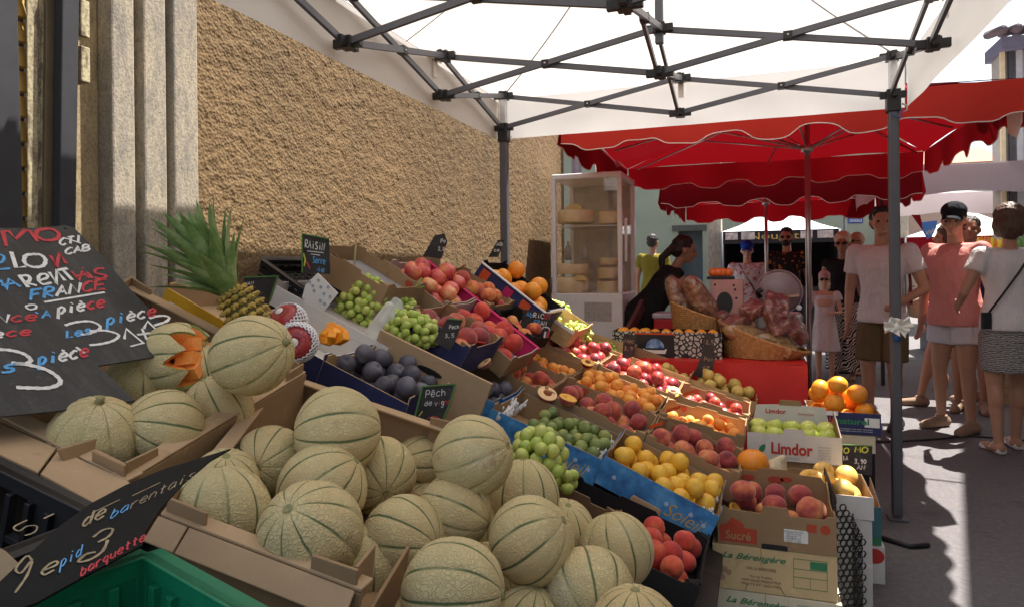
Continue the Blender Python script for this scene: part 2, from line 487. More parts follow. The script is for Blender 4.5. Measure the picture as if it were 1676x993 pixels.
n5 = k.noise(co, 2.2, 5, .65); c = k.mix(k.ramp(n5, [(.56, (0, 0, 0)), (.66, (.5, .5, .5))]), c, (.055, .047, .05)); k.base(c); k.bump(n4, .3, .004, k.bump(n2, .5, .003)); MT['asphalt'] = k.m
MT['greenwall'] = plain('pale green render', (.30, .33, .25), .9, var=.1, vs=2, bump=.2, bs=60)
MT['paper'] = plain('white paper', (.78, .77, .74), .7, var=.03)
MT['inkred'] = plain('red print', (.50, .04, .03), .7)
MT['inkgreen'] = plain('green print', (.04, .22, .10), .7)
MT['inkbrown'] = plain('brown print', (.26, .13, .09), .7)
MT['inkgrey'] = plain('grey print', (.32, .31, .32), .7)
MT['inkwhite'] = plain('white print', (.78, .78, .80), .7)
MT['inkgold'] = plain('gold print', (.62, .42, .10), .6)
MT['inknavy'] = plain('navy print', (.03, .04, .16), .7)
MT['inkblue'] = plain('blue print', (.05, .14, .42), .7)
MT['dark'] = plain('dark wood board', (.045, .035, .03), .8, bump=.2)

# ------------------------------------------------------------------ writing
def text_mesh(s, size, shear=0, off=0.0, space=1.0):
    cu = bpy.data.curves.new('t', 'FONT'); cu.body = s; cu.size = size; cu.shear = shear; cu.offset = off
    cu.extrude = .0004; cu.align_x = 'CENTER'; cu.align_y = 'CENTER'; cu.space_character = space; cu.resolution_u = 3
    o = bpy.data.objects.new('t', cu); COL.objects.link(o)
    dg = bpy.context.evaluated_depsgraph_get(); dg.update()
    me = bpy.data.meshes.new_from_object(o.evaluated_get(dg))
    bpy.data.objects.remove(o)
    me.materials.clear()
    return me
def fit_text(parent, s, M, w, h, mat, shear=0, off=0.0, name='printed_text', space=1.0):
    """text stretched into a w x h field centred on M (x right, y up, z out)"""
    me = text_mesh(s, 1.0, shear, off, space)
    n = len(me.vertices); co = np.empty(n * 3); me.vertices.foreach_get('co', co); co = co.reshape(-1, 3)
    if n == 0: return
    lo, hi = co.min(0), co.max(0); c = (lo + hi) / 2; d = np.maximum(hi - lo, 1e-6)
    co[:, 0] = (co[:, 0] - c[0]) / d[0] * w; co[:, 1] = (co[:, 1] - c[1]) / d[1] * h
    co[:, 2] = np.where(co[:, 2] > 0, .0012, .0004)
    me.vertices.foreach_set('co', co.ravel()); me.update()
    return link(name, me, mat, parent, M)

G = {
 'A': [[(0, 0), (.5, 1), (1, 0)], [(.2, .38), (.8, .38)]], 'B': [[(0, 0), (0, 1), (.7, .9), (.7, .6), (0, .5), (.9, .4), (.8, .05), (0, 0)]],
 'C': [[(1, .85), (.6, 1), (.1, .7), (.05, .3), (.5, 0), (1, .15)]], 'D': [[(0, 0), (0, 1), (.7, .85), (.95, .4), (.5, 0), (0, 0)]],
 'E': [[(1, 1), (0, 1), (0, 0), (1, 0)], [(0, .5), (.8, .5)]], 'F': [[(1, 1), (0, 1), (0, 0)], [(0, .5), (.75, .55)]],
 'G': [[(1, .85), (.5, 1), (0, .5), (.5, 0), (1, .2), (1, .45), (.6, .45)]], 'H': [[(0, 0), (0, 1)], [(1, 0), (1, 1)], [(0, .5), (1, .5)]], 'I': [[(.5, 0), (.5, 1)]],
 'L': [[(.1, 1), (.15, 0), (1, .05)]], 'M': [[(0, 0), (.15, 1), (.5, .35), (.85, 1), (1, 0)]], 'N': [[(0, 0), (.1, 1), (.9, 0), (1, 1)]],
 'O': [[(.5, 1), (.05, .75), (.05, .25), (.5, 0), (.95, .25), (.95, .75), (.5, 1)]], 'P': [[(.05, 0), (.1, 1), (.8, .95), (.85, .55), (.1, .45)]],
 'R': [[(.05, 0), (.1, 1), (.8, .95), (.8, .6), (.1, .5), (.95, 0)]], 'S': [[(.95, .9), (.5, 1), (.1, .78), (.5, .52), (.92, .25), (.5, 0), (0, .1)]],
 'T': [[(0, 1), (1, 1)], [(.5, 1), (.5, 0)]], 'U': [[(0, 1), (.05, .25), (.5, 0), (.95, .25), (1, 1)]], 'V': [[(0, 1), (.5, 0), (1, 1)]],
 'K': [[(0, 0), (0, 1)], [(.9, 1), (.05, .45), (1, 0)]], 'Y': [[(0, 1), (.5, .5), (1, 1)], [(.5, .5), (.4, 0)]], 'X': [[(0, 0), (1, 1)], [(0, 1), (1, 0)]], 'Z': [[(0, 1), (1, 1), (0, 0), (1, 0)]],
 'e': [[(.05, .35), (.9, .4), (.75, .68), (.3, .65), (.05, .3), (.4, 0), (.95, .1)]], 'è': [[(.05, .35), (.9, .4), (.75, .68), (.3, .65), (.05, .3), (.4, 0), (.95, .1)], [(.2, 1), (.6, .85)]],
 'ê': [[(.05, .35), (.9, .4), (.75, .68), (.3, .65), (.05, .3), (.4, 0), (.95, .1)], [(.2, .8), (.5, 1), (.8, .8)]],
 'c': [[(.9, .6), (.5, .7), (.05, .35), (.45, 0), (.95, .12)]], 'p': [[(.1, .7), (.15, -.4)], [(.1, .6), (.55, .72), (.9, .4), (.5, .08), (.12, .2)]],
 'i': [[(.5, .65), (.5, 0)], [(.45, .9), (.55, .95)]], 'a': [[(.9, .6), (.4, .7), (.05, .3), (.4, 0), (.9, .3), (.9, .65), (1, 0)]], 's': [[(.9, .62), (.4, .68), (.2, .48), (.75, .25), (.6, 0), (.05, .05)]],
 'r': [[(.15, .65), (.2, 0)], [(.2, .45), (.6, .68), (.95, .6)]], 'o': [[(.5, .68), (.08, .4), (.4, 0), (.92, .3), (.5, .68)]], 'd': [[(.85, 1), (.85, 0)], [(.85, .55), (.4, .65), (.1, .3), (.4, 0), (.85, .2)]],
 'g': [[(.85, .6), (.4, .68), (.1, .35), (.45, .05), (.85, .3)], [(.85, .65), (.8, -.25), (.3, -.4), (.05, -.2)]], 'n': [[(.1, .65), (.12, 0)], [(.12, .45), (.5, .68), (.85, .5), (.9, 0)]],
 'u': [[(.1, .65), (.15, .1), (.6, 0), (.85, .3)], [(.85, .65), (.9, 0)]], 'v': [[(.05, .65), (.45, 0), (.95, .65)]], 'l': [[(.4, 1), (.4, .1), (.7, 0)]], 't': [[(.4, 1), (.45, .05), (.8, .05)], [(.1, .65), (.8, .68)]],
 'h': [[(.1, 1), (.12, 0)], [(.12, .4), (.5, .65), (.85, .45), (.9, 0)]], 'y': [[(.1, .65), (.45, .1)], [(.9, .65), (.2, -.4)]], 'm': [[(.05, .65), (.08, 0)], [(.08, .45), (.3, .65), (.48, .45), (.5, 0)], [(.5, .45), (.75, .65), (.93, .45), (.95, 0)]],
 'q': [[(.85, .6), (.4, .68), (.1, .35), (.45, .05), (.85, .3)], [(.85, .65), (.85, -.4)]], 'k': [[(.1, 1), (.1, 0)], [(.8, .65), (.1, .3), (.85, 0)]], 'b': [[(.1, 1), (.1, 0), (.6, 0), (.9, .35), (.5, .65), (.1, .5)]],
 '0': [[(.5, 1), (.1, .7), (.1, .3), (.5, 0), (.9, .3), (.9, .7), (.5, 1)]], '1': [[(.15, .7), (.55, 1), (.55, 0)]], '2': [[(.05, .75), (.5, 1), (.9, .7), (.1, 0), (1, .05)]], '3': [[(0, .9), (.5, 1), (.85, .75), (.35, .52), (.9, .3), (.6, .02), (0, .05)]],
 '4': [[(.7, 0), (.7, 1), (0, .35), (1, .35)]], '5': [[(.95, 1), (.15, 1), (.1, .58), (.6, .62), (.9, .3), (.5, 0), (0, .1)]], '6': [[(.8, 1), (.2, .6), (.1, .2), (.5, 0), (.9, .25), (.5, .5), (.15, .3)]], '8': [[(.5, .5), (.1, .75), (.5, 1), (.9, .75), (.5, .5), (.05, .25), (.5, 0), (.95, .25), (.5, .5)]],
 '9': [[(.85, .75), (.5, 1), (.1, .75), (.45, .5), (.85, .75), (.8, .3), (.4, -.1)]], '+': [[(.5, .8), (.5, .1)], [(.1, .45), (.9, .45)]], '-': [[(.1, .4), (.9, .4)]], '/': [[(.1, -.1), (.9, 1)]], ',': [[(.4, .1), (.2, -.2)]],
 '€': [[(1, .9), (.5, 1), (.2, .5), (.5, 0), (1, .1)], [(0, .6), (.7, .6)], [(0, .42), (.7, .42)]], "'": [[(.3, 1), (.7, .7)]], '°': [[(.5, 1), (.2, .8), (.5, .6), (.8, .8), (.5, 1)]],
}
def crom(p, k=5):
    if len(p) < 3: return [tuple(q) for q in p]
    P = [p[0]] + list(p) + [p[-1]]; out = []
    for i in range(1, len(P) - 2):
        p0, p1, p2, p3 = [np.array(q, float) for q in P[i - 1:i + 3]]
        for j in range(k):
            t = j / k
            out.append(tuple(.5 * ((2 * p1) + (-p0 + p2) * t + (2 * p0 - 5 * p1 + 4 * p2 - p3) * t * t + (-p0 + 3 * p1 - 3 * p2 + p3) * t ** 3)))
    out.append(tuple(p[-1])); return out
ROUND = set('BCDGOPRSU0235689eèêcpasrodgnumhqb€')
def letters(word, p0, p1, h, lean=.1):
    """strokes in the plane of p0, p1 (2D), each a list of 2D points; h = height vector or scalar"""
    p0, p1 = np.array(p0, float), np.array(p1, float); d = (p1 - p0); adv = d / max(len(word), 1)
    hv = np.array(h, float) if not np.isscalar(h) else np.array([-d[1], d[0]]) / np.linalg.norm(d) * h
    out = []
    for i, ch in enumerate(word):
        for st in G.get(ch, []):
            pts = crom(st, 4) if ch in ROUND else st
            out.append((i, [tuple(p0 + adv * (i + .08 + .8 * (x + lean * y)) + hv * y) for x, y in pts]))
    return out
def ribbon(mb, pts, n, w):
    """flat painted stroke through 3D points on a surface with normal n"""
    pts = [V(p) for p in pts]
    q = [pts[0]]
    for p in pts[1:]:
        if (p - q[-1]).length > 1e-5: q.append(p)
    if len(q) < 2: return
    L, Rr = [], []
    for i, p in enumerate(q):
        d = (q[min(i + 1, len(q) - 1)] - q[max(i - 1, 0)]).normalized()
        s = d.cross(n).normalized() * w / 2 * (1 + .18 * math.sin(i * 2.3))
        L.append(p + s + n * .0012); Rr.append(p - s + n * .0012)
    m = len(q)
    mb.add(L + Rr, [(i, i + 1, m + i + 1, m + i) if (L[i + 1] - L[i]).cross(Rr[i] - L[i]).dot(n) > 0 else (i, m + i, m + i + 1, i + 1) for i in range(m - 1)])

# ================================================================== THE SETTING
g = MB(); g.add([(-400, -400, 0), (400, -400, 0), (400, 900, 0), (-400, 900, 0)], [(0, 1, 2, 3)])
tag(g.build('street', MT['asphalt']), kind='structure')

WX = -1.72     # face of the plaster wall
# roughcast wall: real relief near the camera
def rough_wall():
    y0, y1, z0, z1, st = 1.70, 6.25, .35, 3.3, .0080
    ny = int((y1 - y0) / st) + 1; nz = int((z1 - z0) / st) + 1
    Y, Z = np.meshgrid(np.linspace(y0, y1, ny), np.linspace(z0, z1, nz), indexing='ij')
    def smooth(a, n):
        for _ in range(n): a = (a + np.roll(a, 1, 0) + np.roll(a, -1, 0) + np.roll(a, 1, 1) + np.roll(a, -1, 1)) / 5
        return a
    h = smooth(rng.standard_normal((ny, nz)), 1); h /= h.std()
    h2 = smooth(rng.standard_normal((ny, nz)), 6); h2 /= h2.std()
    d = np.clip(h * .0009 + h2 * .0006, -.004, .005)
    X = WX + d
    co = np.stack([X, Y, Z], -1).reshape(-1, 3)
    idx = np.arange(ny * nz).reshape(ny, nz)
    f = np.stack([idx[:-1, :-1], idx[1:, :-1], idx[1:, 1:], idx[:-1, 1:]], -1).reshape(-1, 4)
    me = bpy.data.meshes.new('plaster'); me.from_pydata(co.tolist(), [], f.tolist()); me.update()
    me.polygons.foreach_set('use_smooth', [True] * len(me.polygons))
    return me
root = empty('building', (WX, 3.9, 0), 'ochre building with roughcast plaster wall behind the fruit display', 'building')
def child_of(o, root):
    o.parent = root; o.matrix_parent_inverse = root.matrix_basis.inverted(); return o
child_of(link('wall', rough_wall(), MT['wall']), root)
m = MB(); m.box((WX - 4, 1.72, 0), (3.96, 0, 0), (0, 4.5, 0), (0, 0, 7)); m.box((WX - 4, 6.2, 0), (4.0, 0, 0), (0, .05, 0), (0, 0, 7))
m.box((WX - .04, 1.72, 3.3), (.04, 0, 0), (0, 4.48, 0), (0, 0, 3.7)); m.box((WX - .04, 1.72, 0), (.04, 0, 0), (0, 4.48, 0), (0, 0, .35))
child_of(m.build('masonry', MT['wall']), root)
# stone door surround: fluted profile running up the wall, edges (Y, X) from the plaster inward to the door
P = [(1.72, WX + .035), (1.585, WX + .035), (1.580, WX - .01), (1.545, WX - .015), (1.535, WX + .028), (1.425, WX + .03), (1.42, WX - .02), (1.375, WX - .025), (1.37, WX + .01), (1.27, WX + .005)]
def extr(name, prof, z0, z1, mat, nz=2):
    mb = MB(); n = len(prof)
    for a, b in zip(prof[:-1], prof[1:]):
        mb.add([(a[1], a[0], z0), (b[1], b[0], z0), (b[1], b[0], z1), (a[1], a[0], z1)], [(0, 3, 2, 1)])
    o = mb.build(name, mat); return child_of(o, root)
s_ = MB()
def py_of(px, x): return PX(px, 300, x).y
yy = lambda px, x=WX: py_of(px, x)
strips = [(272, 312, .035, 'jamb'), (262, 272, -.004, 'jamb2'), (225, 262, .03, 'jamb'), (210, 225, -.012, 'jamb2'), (172, 210, .03, 'jamb'), (126, 172, -.02, 'jamb2')]
for a, b, dx, mt in strips:
    mb = MB(); ya, yb = yy(a), yy(b)
    mb.box((WX - .12, ya, 0), (.12 + dx, 0, 0), (0, yb - ya, 0), (0, 0, 4.4))
    child_of(mb.build('door_surround', MT[mt], bevel=.006), root)
mb = MB(); mb.box((WX - .3, .2, 0), (.1, 0, 0), (0, yy(126) - .2, 0), (0, 0, 4.4)); child_of(mb.build('door_recess', MT['dark']), root)

# folded metal shutters and the louvred shutter in the doorway
def vslab(xt0, xt1, xb0, xb1, X, th):
    """upright strip between photo columns at the height of the top and of the board"""
    p = [PX(xt0, -60, X), PX(xt1, -60, X), PX(xb1, 420, X), PX(xb0, 420, X)]
    z0 = .3
    def down(a, b): t = (z0 - a.z) / (b.z - a.z); return a + (b - a) * t
    q = [p[0], p[1], down(p[1], p[2]), down(p[0], p[3])]
    return MB().prism(q, (-th, 0, 0))
sh = empty('folding_shutter', (WX + .04, 1.15, 0), 'dark grey metal folding shutter leaf at the left edge of the doorway', 'shutter')
child_of(vslab(-40, 28, -40, 40, WX + .07, .03).build('leaf', MT['leafgrey'], bevel=.003), sh)
sh2 = empty('folding_shutter', (WX + .04, 1.25, 0), 'dark grey metal folding shutter leaf beside the stone door surround', 'shutter')
child_of(vslab(103, 131, 97, 124, WX + .06, .03).build('leaf', MT['leafgrey'], bevel=.003), sh2)
MT['leafbrown'] = plain('olive brown metal', (.12, .09, .05), .5)
child_of(vslab(77, 103, 72, 97, WX + .03, .03).build('inner_leaf', MT['leafbrown'], bevel=.002), sh2)
lv = empty('louvred_shutter', (WX, 1.18, 0), 'yellow louvred wooden shutter behind the dark metal leaf', 'shutter')
MT['yellowwood'] = plain('yellow painted louvre', (.50, .30, .07), .6, bump=.2)
mb = MB(); ya, yb = yy(26, WX + .0), yy(46, WX + .0)
for i in range(60):
    z = .4 + i * .062
    mb.box((WX - .03, ya, z), (.035, 0, .0), (0, yb - ya, 0), (-.01, 0, .054))
child_of(mb.build('slat', MT['yellowwood'], bevel=.003), lv)
MT['oldwood'] = m_stone('weathered painted wood', (.52, .46, .30), (.44, .37, .22), (.14, .10, .08))
child_of(vslab(44, 62, 46, 62, WX + .02, .004).build('stile', MT['oldwood'], bevel=.002), lv)
child_of(vslab(69, 77, 66, 72, WX + .02, .02).build('rail', MT['oldwood']), lv)
for (a, b) in ((5, 65), (80, 138)):
    z1 = PX(134, a, WX).z; z0 = PX(134, b, WX).z
    mb = MB(); mb.box((WX - .02, yy(124), z0), (.045, 0, 0), (0, yy(139) - yy(124), 0), (0, 0, z1 - z0))
    tag(mb.build('wood_block', MT['oldwood'], bevel=.003), 'pale wooden wedge block on the doorway edge, the %s of two' % ('upper' if a < 20 else 'lower'), 'wedge')

# grey pipe at the end of the wall
mb = MB(); mb.tube([(WX + .1, 6.35, 0), (WX + .1, 6.35, 6)], .05, 12)
tag(mb.build('drain_pipe', plain('pale lilac grey pipe', (.30, .27, .33), .5)), 'grey round drain pipe behind the cheese cabinet', 'pipe')

# buildings closing the square
bd = empty('building', (0, 15, 0), 'pale green rendered building behind the nougat stall', 'building')
mb = MB(); YB = 15
xs = [(-9, PY(1110, 400, YB).x), (PY(1150, 400, YB).x, 2.35)]
for a, b in xs: mb.box((a, YB, 0), (b - a, 0, 0), (0, 4, 0), (0, 0, 6.5))
zt = PY(1130, 378, YB).z
mb.box((xs[0][1], YB, zt), (xs[1][0] - xs[0][1], 0, 0), (0, 4, 0), (0, 0, 6.5 - zt))
child_of(mb.build('wall', MT['greenwall']), bd)
mb = MB(); mb.box((xs[0][1], YB + .35, 0), (xs[1][0] - xs[0][1], 0, 0), (0, .05, 0), (0, 0, zt)); child_of(mb.build('door', plain('grey blue door', (.10, .13, .15), .6)), bd)
mb = MB(); mb.box((xs[0][1] - .12, YB - .04, zt), (xs[1][0] - xs[0][1] + .24, 0, 0), (0, .05, 0), (0, 0, .12)); child_of(mb.build('lintel', plain('dark lintel', (.08, .08, .07), .7)), bd)
c0 = PY(1157, 400, 12.5).x; c1 = PY(1181, 400, 12.5).x
mb = MB(); mb.box((c0, 12.5, 0), (c1 - c0, 0, 0), (0, .35, 0), (0, 0, 5)); tag(mb.build('pillar', MT['jamb'], bevel=.02), 'pale peeling square pillar in front of the green building', 'pillar')
# corner building with ribbed pale side (px 1430-1445) and far facades
mb = MB(); mb.box((2.38, 14.9, 0), (.35, 0, 0), (0, 5, 0), (0, 0, 7)); tag(mb.build('pilaster', MT['jamb'], bevel=.02), 'pale stone pilaster at the corner of the green building', 'pilaster')
for (x0, x1, y, h, c, lab) in ((2.4, 5.4, 30, 6.4, (.46, .40, .34), 'sunlit beige house far down the street'), (5.6, 9.5, 34, 5.4, (.42, .30, .24), 'brownish house beyond the awnings far down the street')):
    hb = empty('house', (x0, y, 0), lab, 'house')
    mb = MB(); mb.box((x0, y, 0), (x1 - x0, 0, 0), (0, 6, 0), (0, 0, h)); child_of(mb.build('wall', plain('far wall', c, .9, bump=.1)), hb)
    mb = MB(); mb.box((x0 - .2, y - .3, h), (x1 - x0 + .4, 0, 0), (0, 3.3, 1.1), (0, 0, .15)); child_of(mb.build('roof', plain('clay tiles', (.32, .15, .09), .8, bump=.4, bs=9)), hb)
    for i in range(2):
        mb = MB(); mb.box((x0 + .6 + i * 1.3, y - .03, 3.6), (.6, 0, 0), (0, .05, 0), (0, 0, 1.1)); child_of(mb.build('window', plain('shutter paint', (.18, .09, .07), .6)), hb)

# right hand house: its eave throws the shade over the right of the street
rb = empty('building', (3.0, 8, 0), 'beige house with tiled eave rising at the right edge of the street', 'building')
RW = plain('grey beige render', (.34, .31, .28), .9, bump=.2, bs=50)
def skew(x, y): return (x + (y - 6) * .235, y)
def sbox(mb, x0, x1, y0, y1, z0, z1):
    c = [(*skew(x0, y0), z0), (*skew(x1, y0), z0), (*skew(x1, y1), z0), (*skew(x0, y1), z0)]
    mb.prism(c, (0, 0, z1 - z0)); return mb
child_of(sbox(MB(), 2.86, 7, -1, 9, 0, 4.75).build('wall', RW), rb)
child_of(sbox(MB(), 2.375, 7.2, -1.2, 9.2, 4.78, 4.9).build('eave', plain('dark eave boards', (.10, .09, .12), .7)), rb)
mb = MB()
for i in range(51):
    y = -1.1 + i * .2
    mb.tube([(*skew(2.56, y), 4.98), (*skew(5, y), 6.2)], .075, 8)
child_of(mb.build('roof_tiles', plain('weathered roof tiles', (.17, .13, .13), .8, bump=.3)), rb)
rh = empty('house', (4, 12, 0), 'dark eaved house with pale corner boards seen above the red valance at the right edge', 'house')
mb = MB(); mb.box((3.03, 10.6, 0), (4, 0, 0), (0, .4, 0), (0, 0, 4.0)); child_of(mb.build('wall', RW), rh)
mb = MB(); mb.box((2.98, 10.4, 4.0), (4.2, 0, 0), (0, .7, 0), (0, 0, .16)); child_of(mb.build('eave', plain('lilac grey eave', (.13, .12, .17), .7)), rh)
mb = MB()
for i in range(20): mb.tube([(2.98 + i * .16, 10.35, 4.24), (2.98 + i * .16, 10.95, 4.36)], .06, 8)
child_of(mb.build('roof_tiles', plain('dark roof tiles', (.12, .09, .10), .8, bump=.3)), rh)
for (x, c, w) in ((3.00, (.62, .50, .32), .05), (3.09, (.05, .05, .06), .05), (3.17, (.40, .40, .43), .07)):
    mb = MB(); mb.box((x, 10.52, 0), (w, 0, 0), (0, w, 0), (0, 0, 4.0)); child_of(mb.build('corner_board', plain('corner paint', c, .6)), rh)
# unseen awning added for its shade; scalloped edge shapes the sunlit patch's left side
aw = empty('awning', (1.4, 4.4, 3.1), 'unseen scalloped awning added to shade the right side of the street', 'awning')
mb = MB()
def scal(u): return .028 * abs(math.sin(u * math.pi * 11)) + .02 * math.sin(u * 17)
mb.grid(lambda u, v: (1.13 + (.33 + .24 * u + scal(u)) * v, 3.30 + 2.5 * u, 3.1 + .12 * (1 - v)), 90, 5)
child_of(mb.build('canopy', MT['pinkwhite']), aw)
for y in (3.35, 5.7):
    mb = MB(); mb.tube([(1.15, y, 3.20), (2.7, y, 3.7)], .012, 6); child_of(mb.build('arm', MT['steel']), aw)

# wooded hill seen in the gap above the far awning
mb = MB()
mb.grid(lambda u, v: (40 + (u - .5) * 90, 120 + v * 60, -2 + 22 * math.sin(math.pi * min(1, u * .9 + .05)) * math.sin(math.pi * v * .5 + .1) + 2.5 * noise.noise(V((u * 9, v * 7, 0)))), 40, 16)
tag(mb.build('hill', plain('wooded slope', (.05, .09, .045), .95, var=.5, vs=.4, bump=1, bs=1, bd=1.)), kind='structure')

# ================================================================== WHITE POP-UP TENT
TX = [-1.41, -.388, .635]; TYS = [3.80, 2.98, 2.16, 1.34, .52]; ZU, ZL = 2.275, 2.085
tent = empty('market_tent', (TX[1], 2.16, 0), 'white pop-up market tent with dark scissor frame over the fruit display', 'market tent')
S = MT['steel']
def bar_o(name, a, b, w=.026, h=.014, up=(0, 0, 1), par=tent):
    mb = MB(); mb.bar(a, b, w * .55, w, up); return child_of(mb.build(name, S, bevel=.0015), par)
nodes = {}
for i, x in enumerate(TX):
    for j, y in enumerate(TYS): nodes[(i, j)] = (V((x, y, ZL)), V((x, y, ZU)))
def bracket(p, leg=False):
    mb = MB(); mb.cbox(p, .058 if leg else .05, .058 if leg else .05, .045)
    for dx, dy in ((1, 0), (-1, 0), (0, 1), (0, -1)):
        mb.cbox((p[0] + dx * .038, p[1] + dy * .038, p[2]), .04 if dx else .024, .04 if dy else .024, .034)
    return child_of(mb.build('bracket', MT['black'], bevel=.002), tent)
def scissor(a, b):
    (al, au), (bl, bu) = nodes[a], nodes[b]
    off = (bu - au).cross(V((0, 0, 1))).normalized() * .010
    bar_o('truss_bar', al + off, bu + off); bar_o('truss_bar', au - off, bl - off)
    mid = (al + bu) / 2
    mb = MB(); mb.cbox(mid, .036, .036, .034); child_of(mb.build('pivot', MT['black'], bevel=.002), tent)
    d = V((0, 0, 1)).cross(off.normalized())
    mb = MB()
    for sg in (-1, 1): mb.rev([(.0045, 0), (.0045, .0205), (0, .021)], 8, mid, off.normalized() * sg)
    child_of(mb.build('bolt', MT['alu']), tent)
for i in (0, 2):
    for j in range(4): scissor((i, j), (i, j + 1))
for j in (0, 4):
    for i in (0, 1): scissor((i, j), (i + 1, j))
for j in (1, 2, 3):
    for i in (0, 1): scissor((i, j), (i + 1, j))
for j in range(4): scissor((1, j), (1, j + 1))
for k_, (lo, up_) in nodes.items():
    legn = k_ in ((0, 0), (2, 0), (0, 4), (2, 4))
    bracket(lo, legn); bracket(up_, legn)
for k_ in ((0, 0), (2, 0), (0, 4), (2, 4)):
    x, y = TX[k_[0]], TYS[k_[1]]
    lg = empty('leg', (x, y, 0)); child_of(lg, tent); lg.matrix_parent_inverse = tent.matrix_basis.inverted()
    def lc(mb, nm, mt, **kw):
        o = mb.build(nm, mt, **kw); o.parent = lg; o.matrix_parent_inverse = Matrix.Translation((-x, -y, 0)); return o
    mb = MB(); mb.cbox((x, y, (ZL) / 2 + .01), .046, .046, ZL - .02); lc(mb, 'outer_tube', S, bevel=.006)
    mb = MB(); mb.cbox((x, y, (ZL + ZU) / 2), .036, .036, ZU - ZL); lc(mb, 'inner_tube', MT['alu'], bevel=.004)
    mb = MB(); mb.cbox((x, y, .006), .085, .085, .012); lc(mb, 'foot_plate', S, bevel=.002)
    mb = MB(); mb.cbox((x, y, ZL - .03), .062, .062, .11); lc(mb, 'slider', MT['black'], bevel=.004)
    mb = MB(); mb.tube([(x + .035, y - .02, ZL - .05), (x + .055, y - .02, ZL - .06), (x + .058, y - .02, ZL - .085), (x + .04, y - .02, ZL - .09)], .004, 6); lc(mb, 'pull_ring', MT['alu'])
for j in (1,2,3):
    mb = MB(); mb.cbox((TX[1], TYS[j], 2.46), .034, .034, .5); child_of(mb.build('mast', S, bevel=.003), tent)
# canopy: four slopes and valances with sag and folds
EX0, EX1, EY0, EY1, ZE, ZV, ZR = -1.462, .70, .44, 3.865, 2.27, 2.035, 2.93
ridge = [(TX[1], EY1 - .95, ZR), (TX[1], EY0 + .95, ZR)]
def slope(a, b, c, d, n=22):
    """a-b on the eave, d-c on the ridge"""
    a, b, c, d = V(a), V(b), V(c), V(d)
    def f(u, v):
        p = a.lerp(b, u).lerp(d.lerp(c, u), v)
        sag = -.075 * math.sin(math.pi * v) * (1 - .3 * math.cos(2 * math.pi * u))
        return p + V((0, 0, sag + .010 * noise.noise(V((u * 6, v * 3, a.x * 3))) * math.sin(math.pi * v)))
    return f
mb = MB()
e = [(EX0, EY0, ZE), (EX1, EY0, ZE), (EX1, EY1, ZE), (EX0, EY1, ZE)]
mb.grid(slope(e[3], e[0], ridge[1], ridge[0]), 34, 14); mb.grid(slope(e[1], e[2], ridge[0], ridge[1]), 34, 14)
mb.grid(slope(e[2], e[3], ridge[0], ridge[0]), 24, 14); mb.grid(slope(e[0], e[1], ridge[1], ridge[1]), 24, 14)
for a, b in ((e[0], e[1]), (e[1], e[2]), (e[2], e[3]), (e[3], e[0])):
    a, b = V(a), V(b); nrm = (b - a).cross(V((0, 0, 1))).normalized()
    mb.grid(lambda u, v: a.lerp(b, u) + V((0, 0, -(ZE - ZV) * v)) + nrm * (.004 + .012 * v * noise.noise(V((u * 9, v * 1.5, a.x + 3))) + .012 * v), 60, 6)
child_of(mb.build('canopy', MT['tent'], weld=True), tent)
mb = MB()
for a_, b_ in ((e[0], ridge[1]), (e[1], ridge[1]), (e[2], ridge[0]), (e[3], ridge[0])):
    a_, b_ = V(a_), V(b_); mb.tube([a_.lerp(b_, t) + V((0, 0, -.075 * math.sin(math.pi * t) * .7 - .006)) for t in [i / 16 for i in range(17)]], .004, 5)
for t in (.33, .66):
    for q_ in (EX0, EX1):
        a_ = V((q_, EY0 + (EY1 - EY0) * t, ZE)); b_ = V(ridge[1]).lerp(V(ridge[0]), t); mb.tube([a_.lerp(b_, s_) + V((0, 0, -.075 * math.sin(math.pi * s_) * (1 - .3 * math.cos(2 * math.pi * t)) - .005)) for s_ in [i / 14 for i in range(15)]], .0025, 5)
child_of(mb.build('seam', plain('grey seam', (.45, .45, .46), .8)), tent)
# inner velcro patches by the nodes
for (px, py, y, w) in ((1125, 95, 3.79, .11), (1540, 22, 2.6, .11), (712, 75, 2.9, .08)):
    pass
mb = MB()
for (i, j) in ((0, 1), (2, 1), (1, 0)):
    x, y = TX[i], TYS[j]; dx = -1 if i == 0 else (1 if i == 2 else 0)
    mb.cbox((x + dx * .045, y + (.05 if i == 1 else 0), ZU + .01), .004 if dx else .12, .12 if dx else .004, .05)
    mb.cbox((x + dx * .048, y + (.053 if i == 1 else 0), ZU - .05), .003 if dx else .03, .03 if dx else .003, .09)
child_of(mb.build('velcro_strap', MT['trim']), tent)
# plastic bag knotted round the right leg
kx, ky = TX[2], TYS[0]
mb = MB(); kz = PX(1470, 535, kx).z
for i, (dx, dz, l) in enumerate(((.07, .03, .09), (-.07, -.005, .085), (.065, -.035, .075), (-.06, .035, .07), (.01, .06, .06), (-.03, -.05, .05))):
    l *= .72; c = V((kx, ky - .035, kz)); t = c + V((dx, -.02, dz)).normalized() * l
    s0 = (t - c).cross(V((0, 1, 0))).normalized()
    mb.grid(lambda u, v: c.lerp(t, u) + s0 * (v - .5) * (.012 + .05 * u) + V((0, -.012 * math.sin(v * 9 + i) - .01 * u, 0)), 7, 9)
mb.ell((kx, ky - .035, kz), .024, .02, .022)
tag(mb.build('plastic_bag', MT['paper'], solid=.0015), 'white plastic bag knotted round the right tent leg', 'plastic bag')
mb = MB(); mb.ell((kx - .0, ky - .035, kz - .055), .018, .015, .02); mb.tube([(kx - .01, ky - .04, ZL - .1), (kx + .02, ky - .045, ZL - .13), (kx + .03, ky - .04, ZL - .08)], .004, 6)
